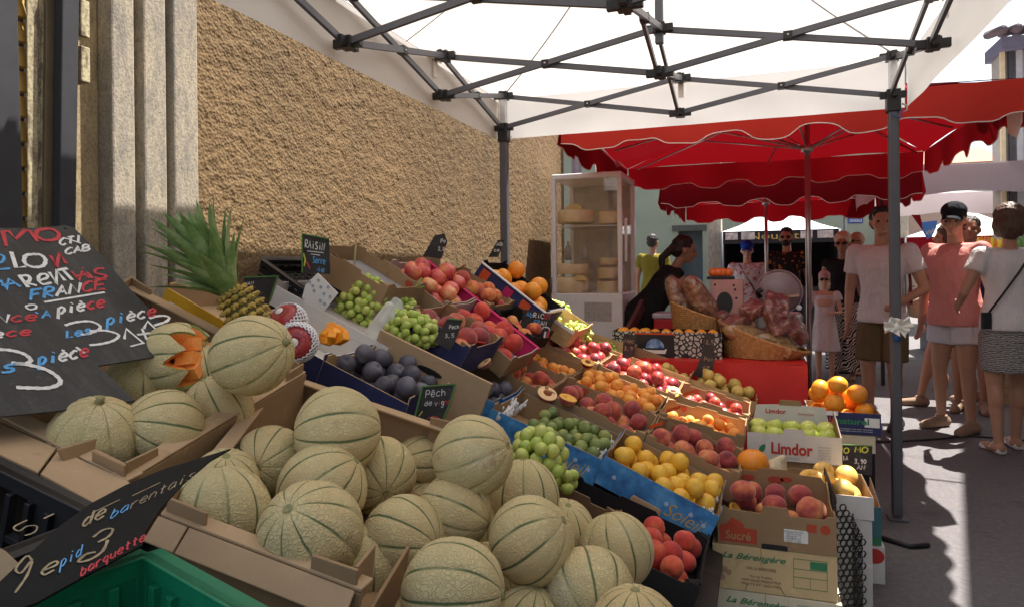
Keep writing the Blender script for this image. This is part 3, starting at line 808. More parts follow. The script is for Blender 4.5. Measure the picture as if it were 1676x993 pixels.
tag(mb.build('rope', plain('blue cord', (.02, .08, .25), .7)), 'blue cord tied on the right tent leg below the white bag', 'cord')

# ================================================================== RED AND PALE AWNINGS
def parasol(name, label, x0, x1, y0, y1, ze, peak, pole, mat, drop=.235, amp=.030, nsc=5, ribs=True, struts=True, cat='parasol'):
    rt = empty(name, (pole[0], pole[1], 0), label, cat)
    ap = V((pole[0], pole[1], peak))
    co = [V((x0, y0, ze)), V((x1, y0, ze)), V((x1, y1, ze)), V((x0, y1, ze))]
    mb = MB()
    for a, b in zip(co, co[1:] + co[:1]):
        mb.grid(lambda u, v: a.lerp(b, u).lerp(ap, v) + V((0, 0, -.05 * math.sin(math.pi * v) * math.sin(math.pi * u) + .02 * noise.noise(V((u * 5, v * 4, a.x))))), 25, 12)
    child_of(mb.build('canopy', mat, weld=True), rt)
    def edge(u, L):
        f = abs(((u * nsc) % 1) - .5) * 2      # 1 at ends 0 mid
        s = 1 / (1 + math.exp(-(f - .5) * 14))
        return drop - amp * 2 * s + .008 * math.sin(u * 40)
    vms = []; tm = MB()
    for q, (a, b) in enumerate(zip(co, co[1:] + co[:1])):
        nrm = (b - a).cross(V((0, 0, 1))).normalized(); L = (b - a).length; vm = MB(); vms.append(vm)
        def f(u, v):
            return a.lerp(b, u) + V((0, 0, -edge(u, L) * v)) + nrm * (.004 + .02 * v * math.sin(u * L * 9 + q) + .015 * v)
        vm.grid(f, 90, 6)
        pts = [f(i / 89, 1.0) for i in range(90)]
        tm.tube(pts, .0035, 6)
    for q, vm in enumerate(vms): child_of(vm.build('valance', MT['red valance'] if (q == 0 and y0 < 5) else mat, weld=True), rt)  # near valance takes the lit red, the others the shaded red
    child_of(tm.build('edging', MT['trim']), rt)
    mb = MB(); mb.tube([(pole[0], pole[1], 0), (pole[0], pole[1], peak - .03)], .021, 12); child_of(mb.build('pole', MT['chrome']), rt)
    if struts:
        hub = V((pole[0], pole[1], ze - .12))
        mb = MB(); mb.rev([(.022, 0), (.045, 0), (.045, .05), (.022, .05)], 12, hub - V((0, 0, .02))); child_of(mb.build('hub', MT['alu']), rt)
        for c in co + [(co[0] + co[1]) / 2, (co[1] + co[2]) / 2, (co[2] + co[3]) / 2, (co[3] + co[0]) / 2]:
            top = ap.lerp(c, .93) - V((0, 0, .05))
            mb = MB(); mb.tube([ap - V((0, 0, .05)), top], .008, 6); child_of(mb.build('rib', MT['chrome']), rt)
            mb = MB(); mb.tube([hub, ap.lerp(c, .5) - V((0, 0, .06))], .007, 6); child_of(mb.build('strut', MT['chrome']), rt)
    return rt
red = parasol('parasol', 'big red parasol with scalloped cream-edged valance beside the white tent', -1.25, 1.42, 4.50, 7.05, 2.27, 2.62, (.37, 5.75), MT['red cloth shaded tone'])
# cream reinforcement patch at its near right corner
mb = MB(); mb.prism([(1.40, 4.55, 2.26), (1.40, 4.82, 2.26), (1.40, 4.80, 2.02), (1.40, 4.66, 1.97), (1.40, 4.58, 2.04)], (.006, 0, 0)); mb.prism([(1.40, 4.51, 2.25), (1.12, 4.51, 2.25), (1.15, 4.51, 2.17), (1.38, 4.51, 2.10)], (0, .006, 0))
child_of(mb.build('corner_patch', MT['trim']), red)
for sx, sy in ((1, .3), (-.8, .6), (-.2, -1)):
    mb = MB(); d = V((sx, sy, 0)).normalized(); mb.tube([V((.37, 5.75, .3)), V((.37, 5.75, .02)) + d * .45], .010, 6); child_of(mb.build('foot', MT['black']), red)
parasol('parasol', 'second red parasol farther back, in front of the green building', -.95, 1.45, 7.3, 10.0, 2.13, 2.6, (.1, 8.8), MT['red cloth shaded tone'], drop=.27)
def rect_tent(name, label, x0, x1, y0, y1, ze, peak, mat, drop, amp, nsc, cat='awning'):
    rt = empty(name, ((x0 + x1) / 2, (y0 + y1) / 2, 0), label, cat)
    co = [V((x0, y0, ze)), V((x1, y0, ze)), V((x1, y1, ze)), V((x0, y1, ze))]; ap = V(((x0 + x1) / 2, (y0 + y1) / 2, peak))
    mb = MB()
    for a, b in zip(co, co[1:] + co[:1]): mb.grid(lambda u, v: a.lerp(b, u).lerp(ap, v) + V((0, 0, -.12 * math.sin(math.pi * v * .9))), 14, 10)
    child_of(mb.build('canopy', mat[0], weld=True), rt)
    vm = MB()
    for q, (a, b) in enumerate(zip(co, co[1:] + co[:1])):
        nrm = (b - a).cross(V((0, 0, 1))).normalized(); L = (b - a).length
        vm.grid(lambda u, v: a.lerp(b, u) + V((0, 0, -(drop + amp * math.sin(u * math.pi * 2 * nsc)) * v)) + nrm * (.004 + .02 * v * math.sin(u * L * 7 + q)), 60, 5)
    child_of(vm.build('valance', mat[1], weld=True), rt)
    for c in co:
        mb = MB(); mb.tube([(c.x, c.y, 0), (c.x, c.y, c.z - .01)], .02, 8); child_of(mb.build('leg', MT['steel']), rt)
        mb = MB(); mb.tube([c - V((0, 0, .3)), c.lerp(ap, .6) - V((0, 0, .12))], .012, 6); child_of(mb.build('brace', MT['black']), rt)
    return rt
rect_tent('awning', 'pale pinkish white awning with wavy valance behind the man in the black cap', PY(1442, 320, 8.0).x, 4.3, 8.0, 11.2, 2.26, 2.42, (MT['tent'], MT['pinkwhite']), .29, .02, 3)
rect_tent('awning', 'smaller sunlit awning with red valance far behind the two men', 2.55, 5.2, 14.2, 17, 1.75, 2.35, (MT['tent'], MT['red cloth shaded tone']), .30, .03, 4)
# nougat stall
NX0, NX1, NYY = PY(1182, 400, 12.0).x, PY(1374, 400, 12.0).x, 12.0
zt_, zb_ = PY(1280, 377, NYY).z, PY(1280, 396, NYY).z
nt = empty('nougat_stall', ((NX0 + NX1) / 2, NYY + 1, 0), 'black nougat stall with a white peaked tent roof in front of the green building', 'market stall')
co = [V((NX0, NYY, zt_)), V((NX1, NYY, zt_)), V((NX1, NYY + 2.2, zt_)), V((NX0, NYY + 2.2, zt_))]; ap = V(((NX0 + NX1) / 2, NYY + 1.1, zt_ + .62))
mb = MB()
for a, b in zip(co, co[1:] + co[:1]): mb.grid(lambda u, v: a.lerp(b, u).lerp(ap, v) + V((0, 0, -.10 * math.sin(math.pi * v * .9))), 10, 8)
child_of(mb.build('roof', MT['whitepaint'], weld=True), nt)
BK = plain('black stall fabric', (.018, .016, .02), .7)
mb = MB(); mb.box((NX0, NYY - .02, zb_ - .02), (NX1 - NX0, 0, 0), (0, .02, 0), (0, 0, zt_ - zb_ + .02)); fs = child_of(mb.build('fascia', BK), nt)
MF = basis(V(((NX0 * .52 + NX1 * .48), NYY - .023, (zt_ + zb_) / 2 - .01)), V((1, 0, 0)), V((0, 0, 1)), V((0, -1, 0)))
MT['photo panel'] = plain('printed photo panel', (.55, .48, .45), .7, var=.5, vs=18)
tx = fit_text(None, 'Nougats', MF, .86, .15, MT['inkgold']); child_of(tx, nt)
mb = MB()
for f0, f1 in ((.03, .14), (.17, .29), (.68, .78), (.82, .95)):
    mb = MB(); mb.box((NX0 + (NX1 - NX0) * f0, NYY - .026, zb_ + .05), ((NX1 - NX0) * (f1 - f0), 0, 0), (0, .004, 0), (0, 0, .12)); child_of(mb.build('printed_panel', MT['photo panel']), nt)
for x in (NX0, NX1):
    mb = MB(); mb.tube([(x, NYY, 0), (x, NYY, zt_)], .025, 8); child_of(mb.build('leg', MT['steel']), nt)
mb = MB(); mb.box((NX0, NYY + .3, 0), (NX1 - NX0, 0, 0), (0, .7, 0), (0, 0, .9)); child_of(mb.build('counter', BK), nt)
mb = MB(); mb.box((NX0, NYY + 2.1, 0), (NX1 - NX0, 0, 0), (0, .03, 0), (0, 0, zt_)); mb.box((NX0, NYY + .3, 0), (.02, 0, 0), (0, 1.8, 0), (0, 0, zt_)); mb.box((NX1, NYY + .3, 0), (.02, 0, 0), (0, 1.8, 0), (0, 0, zt_)); child_of(mb.build('side_curtain', BK), nt)
MF2 = basis(V((NX0 * .25 + NX1 * .75, NYY + .29, .72)), V((1, 0, 0)), V((0, 0, 1)), V((0, -1, 0)))
# street name plate and little white box
def wall_slab(px0, py0, px1, py1, y, th):
    a, b = PY(px0, py1, y), PY(px1, py0, y); return MB().box((a.x, y - th, a.z), (b.x - a.x, 0, 0), (0, th, 0), (0, 0, b.z - a.z)), a, b
mb, a, b = wall_slab(1388, 351, 1412, 366, 15, .02)
pl = tag(mb.build('street_sign', plain('enamel blue', (.02, .06, .28), .4)), 'small blue enamel street name plate on the green wall', 'street sign')
for i, t in enumerate(('PLACE DE LA', 'CONSUELLE')):
    child_of(fit_text(None, t, basis(V(((a.x + b.x) / 2, 14.979, a.z + (b.z - a.z) * (.72 - .43 * i))), V((1, 0, 0)), V((0, 0, 1)), V((0, -1, 0))), (b.x - a.x) * .86, (b.z - a.z) * .30, MT['inkwhite'], off=.01), pl)
mb, a, b = wall_slab(1394, 338, 1409, 349, 15, .1)
tag(mb.build('junction_box', MT['whitepaint'], bevel=.01), 'small white box mounted above the blue street plate', 'junction box')

# ================================================================== CRATES
EY_ = V((0, 1, 0))
def ell_pts(cx, cz, rx, rz, n=20): return [(cx + rx * math.cos(2 * math.pi * i / n), cz + rz * math.sin(2 * math.pi * i / n)) for i in range(n)]
LONG = [(-.5, 1.1), (-.44, 1.12), (-.40, 1.0), (-.15, .99), (-.125, 1.10), (.125, 1.10), (.15, .99), (.40, 1.0), (.44, 1.12), (.5, 1.1)]
FLAT = [(-.5, 1.), (.5, 1.)]
ENDH = [(-.5, 1.18), (-.40, 1.20), (-.28, 1.02), (.28, 1.02), (.40, 1.20), (.5, 1.18)]
def crate_frame(A, B, Y, w, h, far=False):
    a, b = PY(A[0], A[1], Y), PY(B[0], B[1], Y)
    e1 = (b - a).normalized(); L = (b - a).length; n = e1.cross(EY_).normalized()
    o = (a + b) / 2 - n * h + EY_ * (w / 2) * (-1 if far else 1)
    return basis(o, e1, EY_, n), L
def make_crate(name, label, M, L, w, h, outer, inner, long_p=LONG, end_p=ENDH, cat='crate', th=.005, grp=None, marks=None, handles=False, base=None):
    rt = empty(name, M, label, cat, grp)
    def panel(nm, prof, along, out, off, ln):
        """prof [(t, height)], along = axis vector, out = outward normal"""
        al, ou = V(along), V(out)
        mb = MB()
        def P3(t, z, d): return al * (t * ln) + ou * (off - d) + V((0, 0, z * h))
        top = [(t, z) for t, z in prof]
        for k_, (d0, d1) in enumerate(((0, .0012), (.0016, th))):
            mb.cur = k_
            pts = [P3(-.5, 0.02, d1), P3(.5, 0.02, d1)] + [P3(t, z, d1) for t, z in reversed(top)]
            mb.prism(pts, ou * (d1 - d0))
        return mb.build(nm, [outer, inner], rt)
    near = panel('side_panel', long_p, (1, 0, 0), (0, -1, 0), w / 2, L)
    farp = panel('side_panel', long_p, (-1, 0, 0), (0, 1, 0), w / 2, L)
    panel('end_panel', end_p, (0, 1, 0), (1, 0, 0), L / 2 - .001, w - .002 - 2 * th)
    panel('end_panel', end_p, (0, -1, 0), (-1, 0, 0), L / 2 - .001, w - .002 - 2 * th)
    mb = MB(); mb.cbox((0, 0, .006), L - .014, w - .014, .006); mb.build('base', base or inner, rt)
    if long_p is LONG:
        # folded corner flaps
        for sx in (-1, 1):
            for sy in (-1, 1):
                x, y = sx * (L / 2 - th - .001), sy * (w / 2 - th - .001)
                mb = MB(); mb.prism([(x, y, .01), (x - sx * .035, y, .01), (x, y - sy * .035, .01)], (0, 0, h * 1.02)); mb.build('corner_flap', inner, rt)
    if marks:
        for (t, z, r_) in marks:
            mb = MB()
            c = V((t * L, w / 2 - th - .0022, z * h))
            mb.prism([c + V((r_ * math.cos(a) * 1.1, 0, r_ * math.sin(a) * (1 + .25 * math.sin(3 * a)))) for a in [i * math.pi / 8 for i in range(16)]], (0, .001, 0)); mb.build('printed_mark', MT['inkred2'], rt)
    return rt
MT['inkred2'] = plain('faded red print', (.40, .065, .035), .8)

# ---- fruit shapes
def fruit_mesh(kind, seed=0):
    rn = random.Random(seed); n, m = (28, 18)
    vs, fs = [], []
    s1, s2, s3 = rn.uniform(.94, 1.05), rn.uniform(.94, 1.05), rn.uniform(.93, 1.02)
    for i in range(m + 1):
        t = math.pi * i / m
        for k_ in range(n):
            a = 2 * math.pi * k_ / n
            r = 1.0; z = 1.0
            if kind in ('peach', 'apricot', 'nectarine', 'plum'):
                da = min(a, 2 * math.pi - a)
                r -= (.07 if kind != 'plum' else .04) * math.exp(-(da / .22) ** 2) * math.sin(t) ** .5
                r -= .20 * math.exp(-(t / .32) ** 2); z = .93 if kind != 'plum' else 1.1
                if kind == 'apricot': z = .98
                r += .03 * math.exp(-((math.pi - t) / .2) ** 2)
            elif kind == 'apple':
                r -= .25 * math.exp(-(t / .38) ** 2) + .14 * math.exp(-((math.pi - t) / .3) ** 2); z = .95
                r *= 1 + .02 * math.cos(5 * a) * math.sin(t / 2)
            elif kind == 'orange':
                r -= .04 * math.exp(-(t / .12) ** 2); z = .96
            elif kind == 'pear':
                r = 1 - .05 * math.exp(-((math.pi - t) / .3) ** 2)
                r *= 1 + .42 * math.exp(-(t / .55) ** 2)
                if t < 1.3: r *= 1
            p = V((math.sin(t) * math.cos(a), math.sin(t) * math.sin(a), math.cos(t)))
            if kind == 'pear' and t < 1.4:
                q = 1 - .42 * (1 - t / 1.4); p = V((p.x * q, p.y * q, p.z))
            r *= 1 + .025 * noise.noise(p * 1.7 + V((seed * 3.1, 0, 0)))
            p = p * r; vs.append((p.x * s1, p.y * s2, p.z * z * s3))
    for i in range(m):
        for k_ in range(n): fs.append((i * n + k_, (i + 1) * n + k_, (i + 1) * n + (k_ + 1) % n, i * n + (k_ + 1) % n))
    mb = MB(); mb.add(vs, fs, True)
    me = mb.mesh(kind)
    bm = bmesh.new(); bm.from_mesh(me); bmesh.ops.remove_doubles(bm, verts=bm.verts, dist=1e-4); bmesh.ops.recalc_face_normals(bm, faces=bm.faces); bm.to_mesh(me); bm.free()
    me.polygons.foreach_set('use_smooth', [True] * len(me.polygons))
    return me
FM = {}
def fmesh(kind, shape, mat, r):
    key = (kind, r)
    if key not in FM:
        L_ = []
        for sd in range(4):
            me = fruit_mesh(shape, sd); me.transform(Matrix.Scale(r, 4)); me.materials.append(mat); L_.append(me)
        FM[key] = L_
    return FM[key]
def rrot(flat=False):
    if flat: return Matrix.Rotation(random.uniform(0, 6.3), 4, 'Z') @ Matrix.Rotation(random.uniform(-.5, .5), 4, 'X')
    return Matrix.Rotation(random.uniform(0, 6.3), 4, 'Z') @ Matrix.Rotation(random.uniform(0, 3.1), 4, 'X') @ Matrix.Rotation(random.uniform(0, 6.3), 4, 'Z')
def fill(M, L, w, kind, shape, mat, r, n, label, cat, name, grp, bias=0., u0=-.5, u1=.5, v0=-.5, v1=.5, zmax=9, base=.01, placed=None, flat=False, tries=26):
    placed = [] if placed is None else placed
    X0, X1, Y0, Y1 = u0 * L + r + .007, u1 * L - r - .007, v0 * w + r + .007, v1 * w - r - .007
    ms = fmesh(kind, shape, mat, r)
    out = []
    for i in range(n):
        best = None
        for _ in range(tries):
            x, y = random.uniform(X0, X1), random.uniform(Y0, Y1); z = base + r
            for (qx, qy, qz, qr) in placed:
                d2 = (x - qx) ** 2 + (y - qy) ** 2; s2 = ((r + qr) * .97) ** 2
                if d2 < s2: z = max(z, qz + math.sqrt(s2 - d2))
            cst = z - bias * x
            if best is None or cst < best[0]: best = (cst, x, y, z)
        _, x, y, z = best
        if z > zmax: continue
        placed.append((x, y, z, r))
        o = link(name, ms[random.randrange(4)], None, None, M @ Matrix.Translation((x, y, z)) @ rrot(flat) @ Matrix.Scale(random.uniform(.93, 1.04), 4))
        tag(o, label, cat, grp); out.append(o)
    return placed
FR = {
 'peach': ('peach', 'peach', .036), 'redpeach': ('peach', 'redpeach', .036), 'darkpeach': ('peach', 'darkpeach', .039), 'nectarine': ('nectarine', 'nectarine', .034),
 'apricot': ('apricot', 'apricot', .0275), 'yellowplum': ('plum', 'yellowplum', .031), 'greengage': ('apricot', 'greengage', .0235), 'damson': ('plum', 'damson', .030),
 'orange': ('orange', 'orange', .043), 'apple': ('apple', 'apple', .037), 'greenapple': ('apple', 'greenapple', .038), 'pear': ('pear', 'pear', .033)}
def ff(M, L, w, k_, n, label, cat, name, **kw):
    sh, mt, r = FR[k_]; r = kw.pop('r', r)
    return fill(M, L, w, k_, sh, MT[mt], r, n, label, cat, name, kw.pop('grp', cat + 's: ' + label), **kw)

def cut_half(name, label, M, r, skin, flesh, pit=True, frac=.5):
    mb = MB(); prof = []
    t1 = math.pi * frac
    mb.cur = 0
    mb.rev([(r * math.sin(t), -r * math.cos(t)) for t in [t1 * i / 8 for i in range(9)]], 20)
    mb.cur = 1; R0 = r * math.sin(t1); z0 = -r * math.cos(t1)
    mb.rev([(R0, z0), (R0 * .9, z0 + .0015), (R0 * .45, z0 + .001), (R0 * .40, z0 - .003 if not pit else z0 + .001), (0, z0 - .002)], 20)
    if pit: mb.cur = 2; mb.ell((0, 0, z0), R0 * .46, R0 * .36, R0 * .3, n=12, m=8)
    o = mb.build(name, [skin, flesh, MT['stone pit']], None, M)
    return tag(o, label, 'cut fruit')
MT['stone pit'] = plain('fruit stone', (.30, .09, .04), .7, bump=.8, bs=300)
MT['peachflesh'] = plain('pale peach flesh', (.82, .52, .26), .35, var=.15, vs=60)
MT['yellowflesh'] = plain('yellow fruit flesh', (.85, .45, .07), .35, var=.12, vs=60)

def M_at(p, axis=(0, 0, 1), roll=0.):
    z = V(axis).normalized(); x = z.cross(V((.13, .9, .2))).normalized(); y = z.cross(x)
    return basis(V(p), x, y, z) @ Matrix.Rotation(roll, 4, 'Z')
def CAMV(r, u, t):
    """direction given as right, up, towards the camera"""
    return (V((math.cos(YAW), math.sin(YAW), 0)) * r + V((0, 0, 1)) * u + V((math.sin(YAW), -math.cos(YAW), 0)) * t).normalized()

# ---------------------------------------------------------------- lower tier
CR = {}
def crate(key, name, label, A, B, Y, w, h, outer, inner, far=False, **kw):
    M, L = crate_frame(A, B, Y, w, h, far)
    CR[key] = (M, L, w, h)
    CR[key + '_o'] = make_crate(name, label, M, L, w, h, outer, inner, **kw)
    return M, L, w
C_, D_ = MT['card'], MT['carddark']
MK = [(-.28, .80, .014), (.22, .72, .018)]

M, L, w = crate('redpeach', 'cardboard_crate', 'dark lined crate of red peaches under the blue crate of yellow plums', (936, 778), (1160, 882), 2.2, .36, .105, MT['blackpl'], MT['black card'], far=True)
ff(M, L, w, 'redpeach', 27, 'crimson and orange peach in the low dark crate beside the front melons', 'peach', 'peach', bias=.14, u0=-.3, r=.034)
M, L, w = crate('blue2', 'cardboard_crate', 'sky blue printed crate of yellow plums at the lower right of the display', (990, 745), (1178, 845), 2.22, .34, .10, MT['blue'], C_, long_p=FLAT)
b2 = CR['blue2_o']
ff(M, L, w, 'yellowplum', 42, 'yellow plum in the blue printed crate at the lower right', 'plum', 'yellow_plum', bias=.1, u0=-.48)
M, L, w = crate('blue1', 'cardboard_crate', 'sky blue printed crate of green plums in the middle of the display', (805, 668), (986, 752), 2.22, .34, .10, MT['blue'], C_, long_p=FLAT)
b1 = CR['blue1_o']
ff(M, L, w, 'greengage', 68, 'greengage in the blue printed crate in the middle', 'greengage', 'greengage', bias=.1, u0=-.28)
M, L, w = crate('blue0', 'cardboard_crate', 'half hidden blue edged crate behind the wooden crate of dark plums', (700, 600), (812, 660), 2.30, .30, .085, MT['blue'], C_, long_p=FLAT)
ff(M, L, w, 'damson', 10, 'dark blue plum behind the dark plum crate, beside the white plastic prongs', 'plum', 'dark_plum', bias=.4, u0=0)
# writing on the blue crates
for (rt, key, t0) in ((b1, 'blue1', .27), (b2, 'blue2', .27)):
    Mx, Lx, wx, hx = CR[key]
    MF = basis(V((Lx * t0, -wx / 2 - .0005, hx * .42)), V((1, 0, 0)), V((0, 0, 1)), V((0, -1, 0)))
    fit_text(rt, 'Soleil', MF, .13, .045, MT['inkgold'], shear=.4, off=-.01)
    mb = MB()
    for (fx, fz) in ((.30, .62), (.42, .5), (.10, .55), (-.36, .5)):
        c = V((fx * Lx, -wx / 2 - .0018, fz * hx)); mb.prism([c + V((.007 * math.cos(a) * (1 - .3 * math.sin(a)), 0, .007 * math.sin(a))) for a in [i * math.pi / 6 for i in range(12)]], (0, .0012, 0))
    mb.build('printed_heart', plain('light blue print', (.40, .55, .72), .7), rt)
# torn cardboard tab on blue2's front
Mx, Lx, wx, hx = CR['blue2']
mb = MB(); mb.prism([V((Lx * t, -wx / 2 - .012, z)) for t, z in ((-.17, .002), (.08, .002), (.09, .012), (.08, .034), (-.16, .034), (-.175, .02))], (0, -.004, 0)); mb.build('torn_tab', MT['cardlight'], b2, bevel=.002)
# white plastic prongs at the crate ends
def prongs(label, M, L, w, side, n=7, s=1.):
    mb = MB(); rn = random.Random(int(L * 1e4) + side)
    for i in range(n * 2):
        x0 = side * (L / 2 - .012 - rn.random() * .02); y0 = -w / 2 + .02 + (w - .04) * i / (2 * n - 1) * .75
        p = V((x0, y0, .03)); d = V((side * rn.uniform(-.6, .3), rn.uniform(-.5, .5), 1)).normalized()
        l = rn.uniform(.06, .09) * s
        mb.tube([p, p + d * l * .6, p + d * l + V((rn.uniform(-.008, .008), rn.uniform(-.01, .01), 0))], [.0065, .006, .003], 6)
        mb.ell(p + d * l * .7 + V((.004, 0, 0)), .008, .006, .010, n=8, m=5)
    tag(mb.build('plastic_prongs', MT['inkwhite'], None, M), label, 'packing strip')
for key, side, lab in (('blue1', -1, 'white plastic prongs at the left end of the greengage crate'), ('blue1', 1, 'white plastic prongs between the two blue crates'), ('blue2', 1, 'white plastic prongs at the right end of the yellow plum crate')):
    Mx, Lx, wx, hx = CR[key]; prongs(lab, Mx, Lx, wx, side)

M, L, w = crate('B1', 'cardboard_crate', 'brown cardboard crate of peaches behind the greengages', (930, 618), (1077, 683), 2.95, .36, .105, C_, C_, far=True, marks=MK)
ff(M, L, w, 'darkpeach', 19, 'dusky red peach in the crate behind the greengages', 'peach', 'peach', bias=.08)
M, L, w = crate('B2', 'cardboard_crate', 'brown cardboard crate of peaches behind the yellow plums', (1078, 683), (1215, 738), 2.95, .36, .105, C_, C_, far=True, marks=MK)
ff(M, L, w, 'darkpeach', 18, 'dusky purple peach in the crate behind the yellow plums', 'peach', 'peach', bias=.15)
M, L, w = crate('B0', 'cardboard_crate', 'brown cardboard crate of peaches with cut wedges, left of centre', (805, 561), (930, 618), 2.95, .36, .105, C_, C_, far=True, marks=MK)
ff(M, L, w, 'peach', 18, 'red peach in the crate with the cut peach wedges', 'peach', 'peach', bias=.05)

M, L, w = crate('C2', 'cardboard_crate', 'brown cardboard crate of apricots at the right end of its row', (1093, 654), (1222, 689), 3.48, .36, .10, C_, C_, far=True, marks=MK)
ff(M, L, w, 'apricot', 34, 'orange apricot in the right hand apricot crate', 'apricot', 'apricot', bias=.12)
M, L, w = crate('C1', 'cardboard_crate', 'brown cardboard crate heaped with apricots in the middle of the display', (962, 600), (1091, 652), 3.46, .42, .075, C_, C_, far=True, marks=MK)
ff(M, L, w, 'apricot', 52, 'orange apricot heaped in the middle apricot crate', 'apricot', 'apricot', bias=.02, r=.029)
M, L, w = crate('C0', 'cardboard_crate', 'brown cardboard crate of apricots below the black apricot price sign', (855, 556), (960, 600), 3.46, .40, .09, C_, C_, far=True)
ff(M, L, w, 'apricot', 30, 'orange apricot in the crate below the apricot price sign', 'apricot', 'apricot', bias=.05)

M, L, w = crate('D2', 'cardboard_crate', 'brown cardboard crate of dark nectarines at the right end of its row', (1118, 627), (1228, 661), 3.92, .36, .10, C_, C_, far=True, marks=MK)
ff(M, L, w, 'nectarine', 19, 'dark red nectarine in the right hand nectarine crate', 'nectarine', 'nectarine', bias=.12)
M, L, w = crate('D1', 'cardboard_crate', 'crate of purple red nectarines between apricots and pears', (1000, 580), (1118, 627), 3.92, .40, .075, C_, C_, far=True)
ff(M, L, w, 'nectarine', 24, 'purple red nectarine in the crate behind the middle apricots', 'nectarine', 'nectarine', r=.039)
M, L, w = crate('D0', 'cardboard_crate', 'crate of glossy nectarines in the sunlit gap beside the grapes', (905, 540), (1004, 582), 3.90, .42, .06, C_, C_, far=True)
ff(M, L, w, 'nectarine', 20, 'glossy dark nectarine catching the sun beside the green grapes', 'nectarine', 'nectarine', r=.037)

WD = MT['wood']
M, L, w = crate('E2', 'wooden_crate', 'pale wooden crate of yellow pears at the far right end of the display', (1137, 604), (1239, 640), 4.35, .36, .08, WD, C_, far=True, long_p=FLAT)
ff(M, L, w, 'pear', 21, 'yellow brown pear in the far right wooden crate', 'pear', 'pear', r=.037)
M, L, w = crate('E1', 'wooden_crate', 'pale wooden crate with a few yellow pears on red paper', (1041, 567), (1139, 602), 4.35, .40, .10, WD, C_, far=True, long_p=FLAT)
ff(M, L, w, 'pear', 10, 'yellow pear beside the red paper in the wooden crate', 'pear', 'pear', u0=0)
mb = MB(); mb.grid(lambda u, v: (-.16 + .26 * u, -.12 + .24 * v, .045 + .03 * noise.noise(V((u * 5, v * 5, 1)))+ .02 * math.sin(u * 14 + v * 5)), 24, 24)
tag(mb.build('red_paper', MT['redcloth'], None, M, solid=.002), 'crumpled red paper in the wooden crate of pears', 'paper')
M, L, w = crate('E0', 'wooden_crate', 'pale wooden crate of small green grapes behind the sunlit nectarines', (969, 544), (1041, 567), 4.35, .40, .09, WD, WD, far=True, long_p=FLAT)
ME0, LE0, wE0 = M, L, w
M, L, w = crate('G1', 'wooden_crate', 'long pale wooden crate of green grapes in front of the cheese cabinet', (885, 479), (969, 534), 3.92, .42, .10, WD, WD, far=True, long_p=FLAT)
MG1, LG1, wG1 = M, L, w

# ---------------------------------------------------------------- upper, steeper tier
M, L, w = crate('S1', 'cardboard_crate', 'black and navy printed crate of oranges by the tent leg', (789, 430), (893, 512), 3.18, .34, .10, MT['navy'], MT['black card'], long_p=FLAT)
ff(M, L, w, 'orange', 9, 'orange with a navy sticker in the black crate by the tent leg', 'orange', 'orange', r=.050)
for (t, c, wd) in ((-.44, 'orange card', .12), (-.08, 'pink card', .12), (.18, 'orange card', .13)):
    mb = MB(); mb.box((L * t, -w / 2 - .004, .02), (L * wd, 0, 0), (0, .003, 0), (0, 0, .065)); mb.build('colour_panel', MT[c], CR['S1_o'])
mb = MB(); mb.bar((L * .5, -w / 2, .10), (L * .5, w / 2, .10), .012, .012); mb.bar((-L * .5, -w / 2 - .002, .102), (L * .5, -w / 2 - .002, .102), .018, .006); mb.build('sunlight_strip', MT['whitepaint'], CR['S1_o'])  # sunlight along the dark rim put in as white bars
M, L, w = crate('S3', 'cardboard_crate', 'brown cardboard crate of small mixed peaches behind the magenta rim', (760, 438), (841, 497), 3.14, .32, .10, C_, C_, far=True, marks=[(.25, .6, .014)])
ff(M, L, w, 'peach', 19, 'small orange and purple peach in the crate behind the magenta rim', 'peach', 'peach', r=.035)
M, L, w = crate('S4', 'cardboard_crate', 'black crate with a few red nectarines behind the apricot sign', (845, 503), (905, 545), 3.16, .32, .08, MT['black card'], MT['black card'], far=True)
ff(M, L, w, 'peach', 8, 'red orange nectarine in the black crate behind the apricot sign', 'nectarine', 'nectarine', r=.036)
def magenta(key, M, L, w, h):
    mb = MB(); mb.box((-L / 2 - .002, w / 2 - .012, .01), (L + .004, 0, 0), (0, .014, 0), (0, 0, h + .004)); mb.box((-L / 2 - .002, w / 2 - .020, h + .012), (L + .004, 0, 0), (0, .030, 0), (0, 0, .004)); mb.build('magenta_rim', MT['pink card'], CR[key + '_o'], bevel=.002)
M, L, w = crate('S5', 'cardboard_crate', 'magenta rimmed tray of pink apples against the wall', (697, 430), (778, 493), 2.80, .33, .085, C_, MT['greycard'], far=True, long_p=FLAT)
magenta('S5', M, L, w, .085)
ff(M, L, w, 'apple', 20, 'pink red apple in the magenta rimmed tray against the wall', 'apple', 'apple', bias=.02, flat=True, r=.037)
fit_text(CR['S5_o'], 'Pink Lady', basis(V((-L * .12, w / 2 - .0128, .07)), V((1, 0, 0)), V((0, 0, 1)), V((0, -1, 0))), .13, .022, MT['inkwhite'], shear=.3)
M, L, w = crate('S6', 'cardboard_crate', 'magenta rimmed tray of red nectarines left of the apricot sign', (779, 494), (880, 574), 2.80, .33, .085, C_, MT['greycard'], far=True, long_p=FLAT)
magenta('S6', M, L, w, .085)
ff(M, L, w, 'redpeach', 14, 'bright red nectarine in the magenta rimmed tray left of the apricot sign', 'nectarine', 'nectarine', r=.039, bias=.0)
mb = MB(); mb.box((-L * .42, w / 2 - .0135, .03), (.05, 0, 0), (0, .001, 0), (0, 0, .035)); mb.build('label', MT['paper'], CR['S6_o'])
M, L, w = crate('S8', 'cardboard_crate', 'empty brown cardboard crate lined with grey paper behind the grapes', (588, 404), (697, 470), 2.44, .30, .10, C_, C_, far=True, marks=[(.3, .75, .016)])
